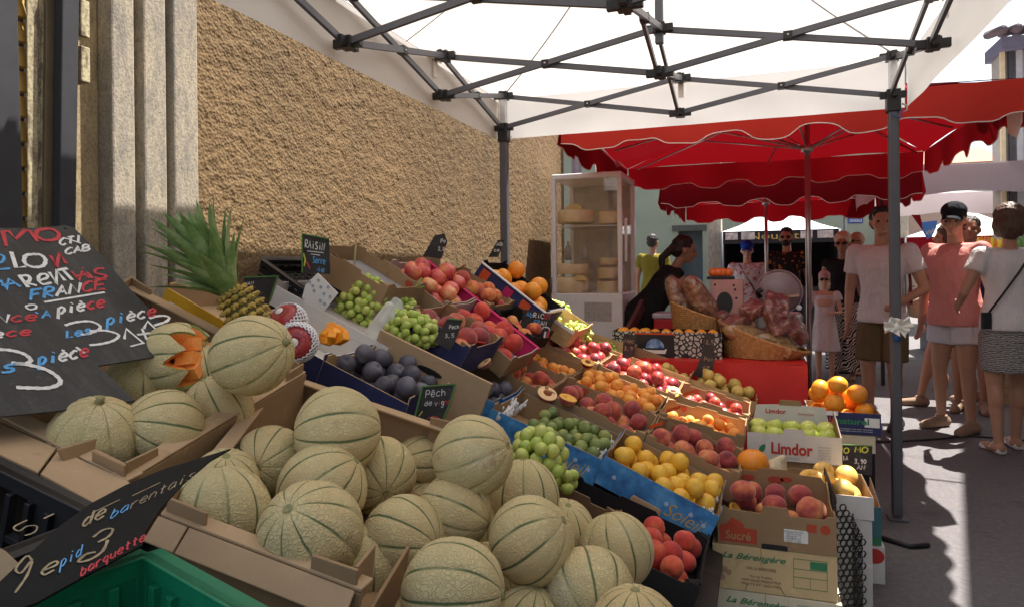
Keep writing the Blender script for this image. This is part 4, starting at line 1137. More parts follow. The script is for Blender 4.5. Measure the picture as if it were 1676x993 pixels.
mb = MB(); mb.box((-L * .40, -w * .46, .05), (L * .9, 0, 0), (0, w * .93, .0), (0, 0, .004)); mb.build('grey_liner', plain('grey liner paper', (.24, .235, .25), .6), CR['S8_o'])
M, L, w = crate('S9', 'cardboard_crate', 'navy rimmed crate of peaches and a red stick, right of the empty lined crate', (736, 500), (822, 558), 2.44, .32, .11, MT['navy'], C_, far=True, marks=[(-.2, .78, .014), (.18, .72, .018)])
ff(M, L, w, 'darkpeach', 16, 'purple and orange peach in the navy rimmed crate right of the lined one', 'peach', 'peach', r=.037, bias=-.02)
CR['S10'] = CR['S9']
mb = MB(); mb.tube([M @ V((.05, -.12, .105)), M @ V((L * .46, .0, .115))], .005, 6); tag(mb.build('red_stick', MT['inkred']), 'thin red stick lying over the peaches', 'stick')
M, L, w = crate('G0', 'cardboard_crate', 'white cardboard crate of white grapes in paper cones', (442, 462), (636, 568), 1.88, .27, .07, MT['white card'], MT['greycard'], long_p=FLAT)
MG0, LG0, wG0 = M, L, w
M, L, w = crate('N1', 'cardboard_crate', 'navy printed crate of dark plums', (530, 590), (668, 662), 1.62, .28, .095, MT['navy'], MT['wood'], long_p=FLAT)
ff(M, L, w, 'damson', 30, 'dusky blue plum in the navy printed crate', 'plum', 'dark_plum', r=.029)
M, L, w = crate('N0', 'cardboard_crate', 'white lined navy crate of mangoes beside the pineapple', (405, 522), (529, 589), 1.62, .26, .09, MT['navy'], MT['white card'], long_p=FLAT)
MN0, LN0, wN0 = M, L, w
fit_text(CR['N0_o'], 'LES DOUCEURS', basis(V((L * .12, -w / 2 - .0006, .045)), V((1, 0, 0)), V((0, 0, 1)), V((0, -1, 0))), .085, .016, MT['inkwhite'])
mb = MB()
for sg in (-1, 1):
    mb.tube([(L * .12, -w / 2 - .001, .062), (L * .12 + sg * .018, -w / 2 - .001, .080), (L * .12 + sg * .036, -w / 2 - .001, .068), (L * .12 + sg * .02, -w / 2 - .001, .060), (L * .12, -w / 2 - .001, .062)], .0011, 5)
mb.build('leaf_mark', MT['inkwhite'], CR['N0_o'])
# the far wooden side of the plum crate, with a dark hand hole
M, L, w = CR['N1'][:3]
mb = MB(); mb.box((-L * .5, w / 2 - .02, .0), (L * 1.42, 0, 0), (0, .012, 0), (0, 0, .165)); mb.build('far_board', MT['cardlight'], CR['N1_o'])
mb = MB(); mb.prism([V((L * .22 + .045 * x, w / 2 - .0215, .115 + .010 * z)) for x, z in ell_pts(0, 0, 1, 1, 16)], (0, .001, 0)); mb.build('hand_hole', MT['black'], CR['N1_o'])

# ---------------------------------------------------------------- grapes
def bunch(label, M, rx, ry, rz, n, r=.0105, stem=True, grp=None, lean=(0, 0)):
    rt = empty('grape_bunch', M, label, 'grapes', grp)
    me = bpy.data.meshes.get('berry_%.4f' % r)
    if not me:
        mb = MB(); mb.ell((0, 0, 0), r, r, r * 1.12, n=16, m=10); me = mb.mesh('berry_%.4f' % r); me.materials.append(MT['grape'])
    pts = []; rn = random.Random(n + int(rx * 1e4)); tr = 0
    while len(pts) < n and tr < 16000:
        tr += 1
        p = V((rn.uniform(-1, 1), rn.uniform(-1, 1), rn.uniform(-.2, 1)))
        if p.length > 1 or p.length < .70: continue
        q = V((p.x * rx, p.y * ry, p.z * rz + r))
        if all((q - s).length > 1.58 * r for s in pts): pts.append(q)
    for q in pts:
        o = link('berry', me, None, rt, Matrix.Translation(q) @ rrot())
    mb = MB(); mb.tube([(0, 0, 0), (rx * .1, 0, rz * .7), (rx * .5, 0, rz * 1.1)], .003, 6)
    for i in range(7):
        a = i * 2.4; mb.tube([(0, 0, rz * .5), (rx * .6 * math.cos(a), ry * .6 * math.sin(a), rz * .75)], .0015, 5)
    mb.build('stalk', MT['greenstem'], rt)
    return rt
def on_plane(key, px, py, dz=0):
    M, L, w, h = CR[key]; n = M.to_3x3() @ V((0, 0, 1)); p0 = M.translation + n * dz
    return PP(px, py, p0, n)
def GM(key, px, py, dz=.03, rot=0):
    M = CR[key][0].copy(); M.translation = on_plane(key, px, py, dz); return M @ Matrix.Rotation(rot, 4, 'Z')
bunch('bunch of white grapes standing tallest in the white crate', GM('G0', 592, 515, .02), .105, .085, .13, 150, .0150)
bunch('bunch of white grapes right of the paper cones in the white crate', GM('G0', 672, 548, .07), .095, .09, .065, 110, .0150)
bunch('small bunch of white grapes between the paper cones', GM('G0', 650, 512, .05), .065, .06, .06, 55, .0135)
bunch('bunch of large green grapes hanging beside the front melons', Matrix.Translation(PD(872, 765, 1.66)) @ Matrix.Rotation(.4, 4, 'Y'), .066, .06, .080, 60, .0165)
bunch('small cluster of green grapes below the large green bunch', Matrix.Translation(PD(925, 800, 1.75)), .03, .03, .035, 7, .0155)
mb = MB(); mb.box((-LG1 / 2, -wG1 / 2 - .003, .09), (LG1, 0, 0), (0, .012, 0), (0, 0, .016)); mb.build('sunlight_strip', MT['whitepaint'], CR['G1_o'])  # white strip stands for sunlight on the near rim
bunch('green grapes at the upper end of the long wooden crate', GM('G1', 908, 518, .01), .10, .12, .08, 100, .014)
bunch('green grapes at the lower end of the long wooden crate', GM('G1', 944, 548, .01), .085, .12, .06, 90, .014)
bunch('sprig of small green grapes beside the dark price sign', GM('E0', 990, 575, .02), .07, .09, .05, 30, .011)
gc_ = PD(892, 800, 1.72); make_crate('cardboard_crate', 'dark crate half hidden under the large green grapes beside the front melons', basis(gc_ + V((.02, .0, -.15)), V((.94, 0, -.34)), V((0, 1, 0)), V((.34, 0, .94))), .24, .22, .11, C_, D_)
# twigs standing out of the grapes
for i, (a, b, lab) in enumerate((((572, 480), (583, 392), 'dry vine twig sticking up from the tallest grapes'), ((655, 505), (690, 455), 'green vine twig leaning over the right hand grapes'))):
    M0 = CR['G0'][0]; p = on_plane('G0', *a, .06); q = PY(b[0], b[1], p.y + .02)
    mb = MB(); mb.tube([p, p.lerp(q, .5) + V((.006, 0, 0)), q], [.004, .0035, .0045], 6)
    if i: mb.tube([p.lerp(q, .6), p.lerp(q, .6) + V((.05, 0, .015))], .0025, 6)
    tag(mb.build('vine_twig', MT['stem'] if i == 0 else MT['greenstem']), lab, 'twig')
# paper cones / separators
MT['palepaper'] = plain('pale green white tissue', (.74, .75, .68), .85, var=.08, vs=10, bump=.3, bs=20)
def tissue(label, M, w_, h_, curl=.6, rot=0.):
    mb = MB()
    def f(u, v):
        a = (u - .5) * curl * 2.6; r_ = w_ / (curl * 2.6)
        s = 1 - v * .72
        return V((r_ * math.sin(a) * s, r_ * (1 - math.cos(a)) * s * 1.2 + .01 * noise.noise(V((u * 4, v * 4, w_ * 90))), h_ * v + .012 * math.sin(u * 3)))
    mb.grid(f, 16, 12)
    tag(mb.build('tissue_paper', MT['palepaper'], None, M @ Matrix.Rotation(rot, 4, 'Z'), solid=.0012), label, 'paper')
tissue('pale tissue cone in front of the tallest grapes', GM('G0', 612, 565, .0), .15, .15, rot=.1)
tissue('pale tissue cone left of the right hand grapes', GM('G0', 660, 505, .0), .13, .09, rot=.3)
tissue('broad pale tissue cone at the front rim below the tallest grapes', GM('G0', 628, 545, .0), .17, .13, rot=.0)
tissue('pale tissue sheet between the two grape bunches', GM('G0', 622, 470, .02), .10, .10, curl=.3, rot=-.2)
tissue('pale tissue sheet behind the pêche price sign', GM('G0', 700, 555, .0), .10, .09, curl=.3, rot=-.3)
mb = MB(); c0 = on_plane('G0', 648, 470, .03); mb.box(c0 + V((-.05, -.03, 0)), (.10, 0, -.045), (0, .07, 0), (.015, 0, .055)); tag(mb.build('paper_box', MT['palepaper'], bevel=.004), 'small white paper box among the grapes', 'box')
mb = MB(); mb.prism([PY(x, y, 1.93) for x, y in ((520, 447), (553, 480), (527, 513), (494, 488), (500, 466))], (0, .003, 0)); dc = tag(mb.build('dotted_card', MT['paper']), 'white card with blue rings at the left end of the grape crate', 'card')
mb = MB()
for (x, y) in ((521, 459), (507, 462), (525, 470), (537, 470), (514, 476), (530, 481), (540, 486), (524, 492), (531, 497), (512, 468)):
    c = PY(x, y, 1.9285); mb.tube([c + V((.0042 * math.cos(a), 0, .0042 * math.sin(a))) for a in [i * math.pi / 5 for i in range(11)]], .0009, 4)
child_of(mb.build('ring_mark', MT['inkblue']), dc)

# ---------------------------------------------------------------- cut wedges and halves shown on the peaches
def place_cut(key, px, py, dz, r, axis, lab, skin='darkpeach', flesh='peachflesh', pit=True, frac=.5, nm='cut_peach', y=None):
    p = on_plane(key, px, py, dz) if key else PY(px, py, y)
    cut_half(nm, lab, M_at(p, axis), r, MT[skin], MT[flesh], pit, frac)
place_cut(None, 896, 643, 0, .040, CAMV(.25, .8, .5), 'halved red fleshed peach left, showing its stone, above the greengages', y=2.58)
place_cut(None, 930, 650, 0, .036, CAMV(.3, .95, .2), 'halved yellow fleshed peach right of the red halved one', flesh='yellowflesh', pit=False, y=2.58)
place_cut('B0', 856, 617, .06, .036, CAMV(.5, .3, .8), 'pale cut peach wedge in the peach crate left of centre', pit=False, frac=.36)
place_cut('B0', 838, 606, .06, .034, CAMV(-.5, .5, .6), 'second pale cut wedge lying left in the same peach crate', pit=False, frac=.36)
place_cut('S9', 790, 590, .06, .030, CAMV(-.5, .8, .2), 'pale cut peach piece on the rim by the red stick', pit=False, frac=.4)
place_cut('C1', 1102, 640, .10, .036, CAMV(0, .75, .6), 'halved apricot with its stone on the crate corner', skin='apricot', flesh='yellowflesh', nm='cut_apricot')
place_cut('D0', 962, 592, .09, .034, CAMV(.2, .85, .4), 'halved yellow fleshed nectarine on the sunlit heap', skin='nectarine', flesh='yellowflesh', nm='cut_nectarine')
place_cut('D0', 915, 568, .06, .030, CAMV(-.5, .8, .2), 'yellow cut wedge at the left of the sunlit nectarines', skin='nectarine', flesh='yellowflesh', pit=False, nm='cut_nectarine', frac=.4)
place_cut('D0', 938, 578, .06, .030, CAMV(.5, .8, .2), 'yellow cut wedge in the middle of the sunlit nectarines', skin='nectarine', flesh='yellowflesh', pit=False, nm='cut_nectarine', frac=.4)
place_cut('B1', 1040, 705, .08, .036, CAMV(0, 1, .2), 'half peach lying face up at the front of the crate behind the greengages', flesh='yellowflesh', pit=False, frac=.4)
# red orange plastic clips between crates
for (x, y, yy_) in ((1062, 702, 2.60), (985 + 106, 675, 2.9), (1117, 648, 3.4)):
    c = PY(x, y, yy_); mb = MB(); mb.box(c, (.05, 0, .02), (.006, .01, 0), (0, 0, .014)); tag(mb.build('plastic_clip', MT['orange card'], bevel=.001), {1062: 'orange plastic clip beside the blue crate rim', 1091: 'orange plastic clip below the apricot heap', 1117: 'orange plastic clip behind the halved apricot'}[x], 'clip')

# ---------------------------------------------------------------- melons
def melon_shape(r, seed):
    rn = random.Random(seed); n, m = 80, 48; vs, fs = [], []
    el = rn.uniform(.93, 1.06)
    for i in range(m + 1):
        t = math.pi * i / m
        for k_ in range(n):
            a = 2 * math.pi * k_ / n
            g_ = abs(math.sin(a * 5))
            q = 1 - .030 * math.exp(-(g_ / .30) ** 2) * math.sin(t) ** .7
            q -= .05 * math.exp(-(t / .16) ** 2) + .05 * math.exp(-((math.pi - t) / .13) ** 2)
            p = V((math.sin(t) * math.cos(a), math.sin(t) * math.sin(a), math.cos(t)))
            q *= 1 + .030 * noise.noise(p * 1.3 + V((seed * 2.7, 1, 0))) + .006 * noise.noise(p * 7 + V((seed, 0, 0)))
            vs.append((p.x * r * q, p.y * r * q, p.z * r * q * el))
    for i in range(m):
        for k_ in range(n): fs.append((i * n + k_, (i + 1) * n + k_, (i + 1) * n + (k_ + 1) % n, i * n + (k_ + 1) % n))
    me = MB().add(vs, fs, True).mesh('melon'); return me, el
def make_melon(px, py, d, axis, label, depth=None, stem=True, seed=0, D=.156, grp=None, spin=None):
    z = depth or FPX * D / d; r = d / FPX * z / 2 * .975
    c = PD(px, py, z)
    me, el = melon_shape(r, seed)
    rt = empty('melon', M_at(c, axis, spin if spin is not None else seed * 1.1), label, 'melon', grp)
    link('rind', me, MT['melon'], rt)
    mb = MB()
    if stem:
        h0 = r * el * .93
        mb.tube([(0, 0, h0), (0, 0, h0 + .007), (.002, 0, h0 + .011)], [.0095, .006, .007], 8)
        mb.build('stem_stub', MT['stem'], rt)
    else:
        h0 = r * el * .94; mb.rev([(.008, h0), (.006, h0 + .004), (.0035, h0 + .002), (0, h0 + .001)], 10); mb.build('blossom_scar', MT['stem'], rt)
    return rt
ML = [
 (360, 842, 166, CAMV(-.1, 1, -.2), 'large melon at the left front corner of the front carton', 0),
 (508, 874, 178, CAMV(-.25, .75, .62), 'large round melon with thin dark green ribs, at the front carton edge', 0),
 (366, 792, 118, CAMV(.2, .8, .3), 'melon peeping out behind the left front corner melon', 0),
 (440, 756, 122, CAMV(.05, .15, 1), 'melon showing its small dark scar, in the back left of the front carton', 0),
 (528, 800, 152, CAMV(.6, .5, -.1), 'whitish melon with a pale patch behind the round ribbed one', 0),
 (552, 706, 150, CAMV(-1, .0, .35), 'oval melon with bold dark green bands at the back of the front carton', 0),
 (619, 776, 128, CAMV(.35, -.2, .85), 'smooth yellowish melon in the middle with ribs meeting low right', 0),
 (690, 756, 92, CAMV(-.8, .1, .55), 'small greenish melon half hidden between the middle and the high right one', 0),
 (774, 746, 138, CAMV(.9, .35, .3), 'high yellow melon beside the green grapes', 0),
 (744, 836, 126, CAMV(.9, -.3, .2), 'melon wedged behind the two centre front melons', 0),
 (661, 884, 148, CAMV(.85, .05, .5), 'centre melon with its pointed stem end to the right', 1),
 (870, 884, 148, CAMV(.8, .6, .2), 'big pale melon in the centre right of the front pile, below the green grapes', 0),
 (858, 812, 118, CAMV(0, 1, -.2), 'melon behind the cracked one, under the green grapes', 0),
 (1008, 900, 126, CAMV(-.2, 1, -.3), 'grey green netted melon at the far right of the front pile', 0),
 (742, 970, 178, CAMV(.98, .05, .2), 'bottom centre melon cut by the lower edge of the photo', 0),
 (965, 970, 152, CAMV(.1, -.4, .9), 'bottom right melon with wide green ribs', 0),
 (1040, 1040, 158, CAMV(0, 1, 0), 'lowest right melon, only its top showing', 0),
 (862, 1020, 120, CAMV(.3, 1, 0), 'shaded melon deep between the two bottom melons', 0),
 (620, 1020, 130, CAMV(.3, 1, 0), 'shaded melon low at the front carton corner flap', 0),
 # left carton
 (412, 581, 134, CAMV(.95, .35, .25), 'smooth melon balanced on the carton rim with its stem to the right', 1),
 (225, 625, 100, CAMV(.2, 1, .2), 'shaded melon under the chalkboard, behind the cut melon', 0),
 (358, 668, 112, CAMV(-.4, 1, .2), 'melon below the smooth one at the right of the left carton', 0),
 (268, 700, 130, CAMV(-.6, .35, .75), 'melon with its scar facing front left, below the cut melon', 0),
 (156, 722, 150, CAMV(.25, .95, .25), 'melon with its stem stub pointing up in the left carton', 1),
 (62, 742, 100, CAMV(0, 1, .2), 'melon almost hidden behind the light carton rim at the left edge', 0),
 (338, 600, 78, CAMV(-.1, .95, .2), 'small greenish melon deep between the cut melon and the smooth one', 1),
]
pos = [[V(PD(a[0], a[1], FPX * .156 / a[2])), FPX * .156 / a[2], a] for a in ML]
DEP = {3: 1.28, 2: 1.16, 12: 1.45, 9: 1.24, 16: 1.02, 17: 1.12, 18: 1.1, 20: 1.40, 21: 1.36, 24: 1.22, 23: 1.165, 25: 1.45, 7: 1.52, 22: 1.22, 8: 1.27, 5: 1.26, 6: 1.34, 4: 1.18}
for i, a in enumerate(ML):
    make_melon(a[0], a[1], a[2], a[3], a[4], DEP.get(i), bool(a[5]), seed=i + 3)
# hidden layer below
for i, (x, y, z) in enumerate(((400, 900, 1.12), (600, 930, 1.15), (690, 960, 1.2), (800, 950, 1.3), (920, 870, 1.5), (700, 830, 1.5), (600, 850, 1.4), (470, 830, 1.35), (930, 1040, 1.2), (780, 860, 1.45))):
    make_melon(x, y, FPX * .15 / z, CAMV(.2, 1, .3), 'melon buried under others in the front pile', z, False, seed=40 + i, grp='melons buried in the front pile')
for i, (x, y, z) in enumerate(((120, 790, 1.25), (260, 770, 1.33), (340, 740, 1.45), (180, 680, 1.42))):
    make_melon(x, y, FPX * .15 / z, CAMV(.2, 1, .3), 'melon buried under others in the left carton', z, False, seed=60 + i, grp='melons buried in the left carton')
# the melon cut open in a zigzag, orange flesh showing
def cut_melon(px, py, d, axis, label):
    z = FPX * .156 / d; r = .078; c = PD(px, py, z)
    rt = empty('cut_melon', M_at(c, axis, .5), label, 'melon')
    n, m = 96, 40
    def lim(a): tri = abs(((a / (2 * math.pi) * 7) % 1) - .5) * 2; return R(38) + R(34) * tri
    def surf(rr, extra=0):
        vs = []
        for i in range(m + 1):
            for k_ in range(n):
                a = 2 * math.pi * k_ / n; t = lim(a) + extra + (math.pi - lim(a) - extra) * i / m
                g_ = abs(math.sin(a * 5)); q = 1 - .03 * math.exp(-(g_ / .3) ** 2) * math.sin(t) ** .7
                vs.append((rr * q * math.sin(t) * math.cos(a), rr * q * math.sin(t) * math.sin(a), rr * q * math.cos(t)))
        return vs
    fs = [(i * n + k_, (i + 1) * n + k_, (i + 1) * n + (k_ + 1) % n, i * n + (k_ + 1) % n) for i in range(m) for k_ in range(n)]
    link('rind', MB().add(surf(r), fs, True).mesh('rind'), MT['melon'], rt)
    mb = MB(); a_ = surf(r); b_ = surf(r * .93, -.0); k2 = n
    mb.add(a_[:n] + b_[:n], [(k_, (k_ + 1) % n, n + (k_ + 1) % n, n + k_) for k_ in range(n)]); mb.build('rind_edge', plain('green rind edge', (.22, .30, .08), .5), rt)
    mb = MB(); c_ = surf(r * .55)
    mb.add(b_[:n] + c_[:n], [(k_, (k_ + 1) % n, n + (k_ + 1) % n, n + k_) for k_ in range(n)])
    mb.add([(x, y, zz - .004) for x, y, zz in c_[:n]] + [(0, 0, -.02)], [(k_, (k_ + 1) % n, n) for k_ in range(n)])
    rn = random.Random(4)
    for i in range(8):
        a = i * 2.4; rad = r * (.10 + .40 * (i / 8)); p = V((rad * math.cos(a), rad * math.sin(a), r * (.60 + rn.random() * .25)))
        dx = V((rn.uniform(-1, 1), rn.uniform(-1, 1), rn.uniform(-.1, .1))).normalized() * r * .34; dy = dx.cross(V((0, 0, 1))).normalized() * r * .34
        mb.box(p - dx / 2 - dy / 2, dx, dy, V((rn.uniform(-.1, .1), rn.uniform(-.1, .1), -1)) * r * .5)
    mb.build('flesh', MT['flesh'], rt, bevel=.006)
    return rt
cut_melon(290, 588, 122, CAMV(.97, .12, .22), 'melon cut open in a zigzag with orange flesh showing, beside the chalkboard')

# ---------------------------------------------------------------- melon cartons
K_ = MT['cardlight']
def panel_pts(pts, th, mat, name, par, bevel=.0015):
    pts = [V(p) for p in pts]; nrm = (pts[1] - pts[0]).cross(pts[-1] - pts[0]).normalized()
    return child_of(MB().prism(pts, nrm * th).build(name, mat, bevel=bevel), par)
def big_carton(label, n0, n1, f0, f1, Yn, Yf, h, flange=.035, skip=False):
    """n0-n1 near rim, f0-f1 far rim, photo columns/rows at depths Yn, Yf"""
    a, b, c, d = PY(*n0, Yn), PY(*n1, Yn), PY(*f1, Yf), PY(*f0, Yf)
    rt = empty('melon_carton', (a + b + c + d) / 4 - V((0, 0, h)), label, 'carton')
    up = (b - a).cross(d - a).normalized()
    if up.z < 0: up = -up
    dn = -up * h
    def wall(p, q, nm):
        panel_pts([p, q, q + dn, p + dn], .006, MT['card'], nm, rt)
        inn = ((a + b + c + d) / 4 - (p + q) / 2).normalized() * -flange
        inn -= (q - p).normalized() * inn.dot((q - p).normalized())
        # folded double rim lying flat on the wall
        panel_pts([p + up * .002, q + up * .002, q + up * .002 - inn * .9, p + up * .002 - inn * .9], .005, K_, 'folded_rim', rt)
    wall(a, b, 'side_panel')
    if not skip: wall(b, c, 'side_panel')
    else: panel_pts([b + dn * .45, c + dn * .45, c + dn, b + dn], .006, MT['card'], 'side_panel', rt)
    wall(c, d, 'side_panel'); wall(d, a, 'side_panel')
    panel_pts([a + dn, b + dn, c + dn, d + dn], .005, MT['card'], 'base', rt)
    for p, q1, q2 in ((a, b, d), (b, a, c), (c, b, d), (d, a, c)):   # corner uprights
        u = (q1 - p).normalized() * .07; v_ = (q2 - p).normalized() * .07
        s = u.normalized() * .008 + v_.normalized() * .008
        panel_pts([p + s + up * .028, p + s + u + up * .026, p + s + u + dn * .3, p + s + dn * .3], .005, MT['card'], 'corner_flap', rt)
        panel_pts([p + s * 1.4 + up * .028, p + s * 1.4 + v_ + up * .022, p + s * 1.4 + v_ + dn * .3, p + s * 1.4 + dn * .3], .005, MT['card'], 'corner_flap', rt)
    return rt
big_carton('tan corrugated carton heaped with melons in the left foreground', (-70, 650), (207, 792), (212, 466), (500, 612), .78, 1.32, .13)
big_carton('tan corrugated carton heaped with melons at the front centre', (262, 846), (590, 972), (455, 610), (760, 712), .745, 1.36, .13, skip=True)
big_carton('tan corrugated carton under the melons at the bottom right of the pile', (640, 1090), (1010, 1200), (770, 800), (1050, 950), .80, 1.42, .13)

lc_ = [o for o in COL.objects if o.get('label', '').startswith('tan corrugated carton heaped with melons at the front centre')][0]
fa, fb = PY(262, 846, .745), PY(590, 972, .745)
for t0, t1 in ((0.0, .16), (.17, .98)):
    p_, q_ = fa.lerp(fb, t0), fa.lerp(fb, t1); o1 = V((0, -.003, .004)); o2 = V((0, -.030, -.022))
    panel_pts([p_ + o1, q_ + o1, q_ + o2, p_ + o2], .004, K_, 'folded_rim', lc_)
lc_ = [o for o in COL.objects if o.get('label', '').startswith('tan corrugated carton heaped with melons in the left')][0]
def flap(pts, nm='folded_rim'):
    panel_pts([PY(x, y, yy__) for x, y, yy__ in pts], .005, K_, nm, lc_)
flap([(-60, 664, .775), (92, 732, .775), (62, 772, .70), (-60, 715, .70)]); flap([(96, 734, .775), (210, 786, .775), (222, 800, .76), (160, 826, .70), (66, 774, .70)])
panel_pts([PX(*q, PY(150, 760, .80).x) for q in ((96, 735), (208, 702), (212, 760), (206, 800), (120, 790))], .006, MT['card'], 'corner_flap', lc_)
# ---------------------------------------------------------------- deck under the crates
dk = empty('display_stand', (-.9, 2.4, 0), 'dark sloping trestle stand carrying the fruit crates', 'display stand')
prof = [(-1.66, 1.10), (-.92, .555), (-.12, .285)]
for y0, y1 in ((1.42, 2.20), (2.205, 3.2), (3.205, 4.36)):
    mb = MB()
    for (x0, z0), (x1, z1) in zip(prof[:-1], prof[1:]):
        mb.prism([(x0, y0, z0), (x1, y0, z1), (x1, y0, z1 - .018), (x0, y0, z0 - .018)], (0, y1 - y0, 0))
    child_of(mb.build('shelf_board', MT['dark']), dk)
mb = MB(); mb.prism([(-1.66, .3, 1.0), (-.1, .3, .52), (-.1, .3, .50), (-1.66, .3, .98)], (0, 1.1, 0)); child_of(mb.build('shelf_board', MT['dark']), dk)
for y in (.35, 1.38, 1.46, 2.3, 3.3, 4.3):
    for x, z in ((-.16, .275 if y > 1.4 else .5), (-.95, .53), (-1.6, 1.0)):
        mb = MB(); mb.box((x - .02, y - .02, 0), (.04, 0, 0), (0, .04, 0), (0, 0, z)); child_of(mb.build('leg', MT['dark']), dk)

# ================================================================== CHALKBOARDS AND SIGNS
def plane3(a, b, c):
    n = (b - a).cross(c - a).normalized()
    if n.dot(O - a) < 0: n = -n
    return a, n
def px_sheet(name, label, cat, outline, p0, n, th, mat, strokes, wpx=1.0, par=None, bend=None):
    pts = [PP(x, y, p0, n) for x, y in outline]
    o = MB().prism(pts, -n * th).build(name, mat)
    tag(o, label, cat)
    by = {}
    for colr, w, line in strokes:
        q = [PP(x, y, p0, n) for x, y in line]
        dd = sum((s - O).length for s in q) / len(q)
        by.setdefault(colr, MB()); ribbon(by[colr], q, n, w * dd / FPX)
    for colr, mb in by.items():
        child_of(mb.build('chalk_writing', MT[colr]), o)
    return o
def word(out, w, x0, y0, x1, y1, h, cols, wd=2.6, lean=.12):
    for i, pl in letters(w, (x0, y0), (x1, y1), (0, -h), lean):
        out.append((cols[min(i, len(cols) - 1)], wd, pl))
W_, R_, B_, T_, Y_ = 'chalkw', 'chalkr', 'chalkb', 'chalkt', 'chalky'
a = PX(120, 372, -1.44); b = PY(298, 570, a.y); c_ = PX(-120, 376, -1.44)
p0, n0 = plane3(a, b, c_)
S_ = []
word(S_, 'PR', -110, 402, -45, 403, 24, [R_], 5)
S_.append((R_, 5, [(-6, 381), (4, 380), (10, 404)])); S_.append((R_, 5, [(3, 380), (14, 379), (25, 392), (40, 378), (48, 378), (61, 396)]))
S_.append((R_, 5, crom([(80, 375), (62, 378), (60, 387), (74, 394), (92, 392), (96, 384), (88, 377), (76, 375)], 5)))
word(S_, 'CTI', 96, 403, 134, 396, 11, [W_], 3); word(S_, 'CAB', 105, 418, 148, 410, 10, [W_], 3)
S_.append((W_, 2.5, [(108, 391), (132, 399)]))
word(S_, 'M', -60, 442, -25, 441, 24, [B_], 4)
S_.append((B_, 3.5, crom([(-14, 432), (2, 430), (6, 421), (-4, 418), (-16, 430), (-4, 441), (16, 440)], 4)))
S_.append((W_, 5, [(18, 413), (26, 439), (42, 437)])); S_.append((W_, 5, crom([(58, 417), (42, 419), (40, 431), (54, 438), (70, 436), (74, 426), (66, 418), (54, 417)], 5)))
S_.append((R_, 5, [(82, 419), (92, 438), (97, 414), (108, 432)]))
word(S_, 'CH', -60, 478, -8, 476, 22, [B_], 4); S_.append((B_, 4.5, [(0, 459), (10, 475), (14, 457), (33, 470)])); S_.append((B_, 3.5, [(2, 468), (24, 464)]))
S_.append((W_, 4.5, [(31, 452), (46, 471)])); S_.append((W_, 4.5, crom([(30, 453), (46, 452), (48, 460), (40, 463)], 4) + [(60, 468)]))
S_.append((W_, 4, crom([(62, 460), (76, 456), (76, 450), (66, 450), (62, 458), (70, 466), (84, 463)], 4)))
S_.append((W_, 4.5, [(80, 446), (92, 466), (92, 442), (106, 460)])); S_.append((W_, 4.5, [(94, 443), (110, 440)])); S_.append((W_, 4.5, [(102, 442), (118, 459)]))
S_.append((R_, 3.8, [(117, 445), (129, 460), (134, 444), (146, 456)])); S_.append((R_, 3.2, [(121, 453), (140, 450)])); S_.append((R_, 3.4, [(142, 446), (151, 456)])); S_.append((R_, 3.4, [(134, 439), (136, 440)]))
S_.append((R_, 3.6, crom([(170, 440), (158, 441), (155, 447), (166, 450), (174, 452), (166, 457), (154, 455)], 4)))
word(S_, 'FRANCE', 48, 492, 174, 473, 16, [B_, B_, W_, W_, R_, R_], 3.8); S_.append((W_, 3.2, [(72, 495), (171, 479)]))
word(S_, "'A", 50, 523, 84, 519, 11, [B_], 2.8); S_.append((W_, 3, crom([(50, 499), (42, 502), (48, 507), (58, 505), (58, 500), (50, 499)], 4)))
word(S_, 'pièce', 92, 516, 172, 502, 16, [W_, W_, W_, R_, R_], 3.6)
word(S_, '3,', -70, 525, -20, 520, 22, [W_], 5); word(S_, 'FRANce', -80, 535, 62, 524, 13, [B_, B_, W_, W_, R_, R_], 3.2)
word(S_, 'pièce', -60, 558, 52, 548, 12, [B_, W_, W_, R_, R_], 3.2)
S_.append((W_, 4, crom([(106, 533), (122, 528), (145, 526), (160, 531), (163, 538), (146, 546), (132, 548)], 5)))
S_.append((W_, 4, crom([(146, 542), (170, 541), (188, 545), (194, 550), (184, 558), (165, 563), (146, 565)], 5)))
word(S_, 'Les', 106, 554, 150, 546, 12, [B_], 3.2)
word(S_, 'pièce', 172, 534, 256, 516, 16, [B_, B_, W_, W_, R_], 3.4)
S_.append((W_, 4, [(203, 555), (206, 538), (235, 562)])); S_.append((W_, 3.5, [(224, 548), (246, 545)])); S_.append((W_, 3.5, [(232, 538), (240, 556)])); S_.append((W_, 4, [(235, 538), (241, 526), (262, 546)]))
S_.append((W_, 4, crom([(244, 521), (262, 517), (276, 519), (272, 526), (252, 533)], 4))); S_.append((W_, 2.5, [(213, 567), (236, 561)]))
S_.append((W_, 5.5, crom([(-40, 573), (-5, 572), (20, 574), (40, 580), (50, 590), (38, 596), (18, 594)], 5)))
S_.append((W_, 6, crom([(20, 594), (45, 597), (75, 605), (95, 618), (97, 628), (78, 635), (50, 635), (26, 634)], 5)))
word(S_, 'Les', -70, 622, 32, 606, 17, [B_], 4)
word(S_, 'pièce', 60, 599, 146, 582, 18, [B_, B_, W_, W_, R_], 3.8); S_.append((W_, 4, [(124, 568), (138, 578)]))
ov = [(-190, 376), (60, 373), (108, 369), (121, 373), (168, 420), (214, 474), (262, 524), (306, 572), (300, 576), (160, 598), (221, 655), (150, 666), (0, 681), (-190, 700)]
px_sheet('chalkboard', 'large slate chalkboard of melon prices with red, white and blue writing at the left edge', 'chalkboard', ov, p0, n0, .003, MT['slate'], S_)
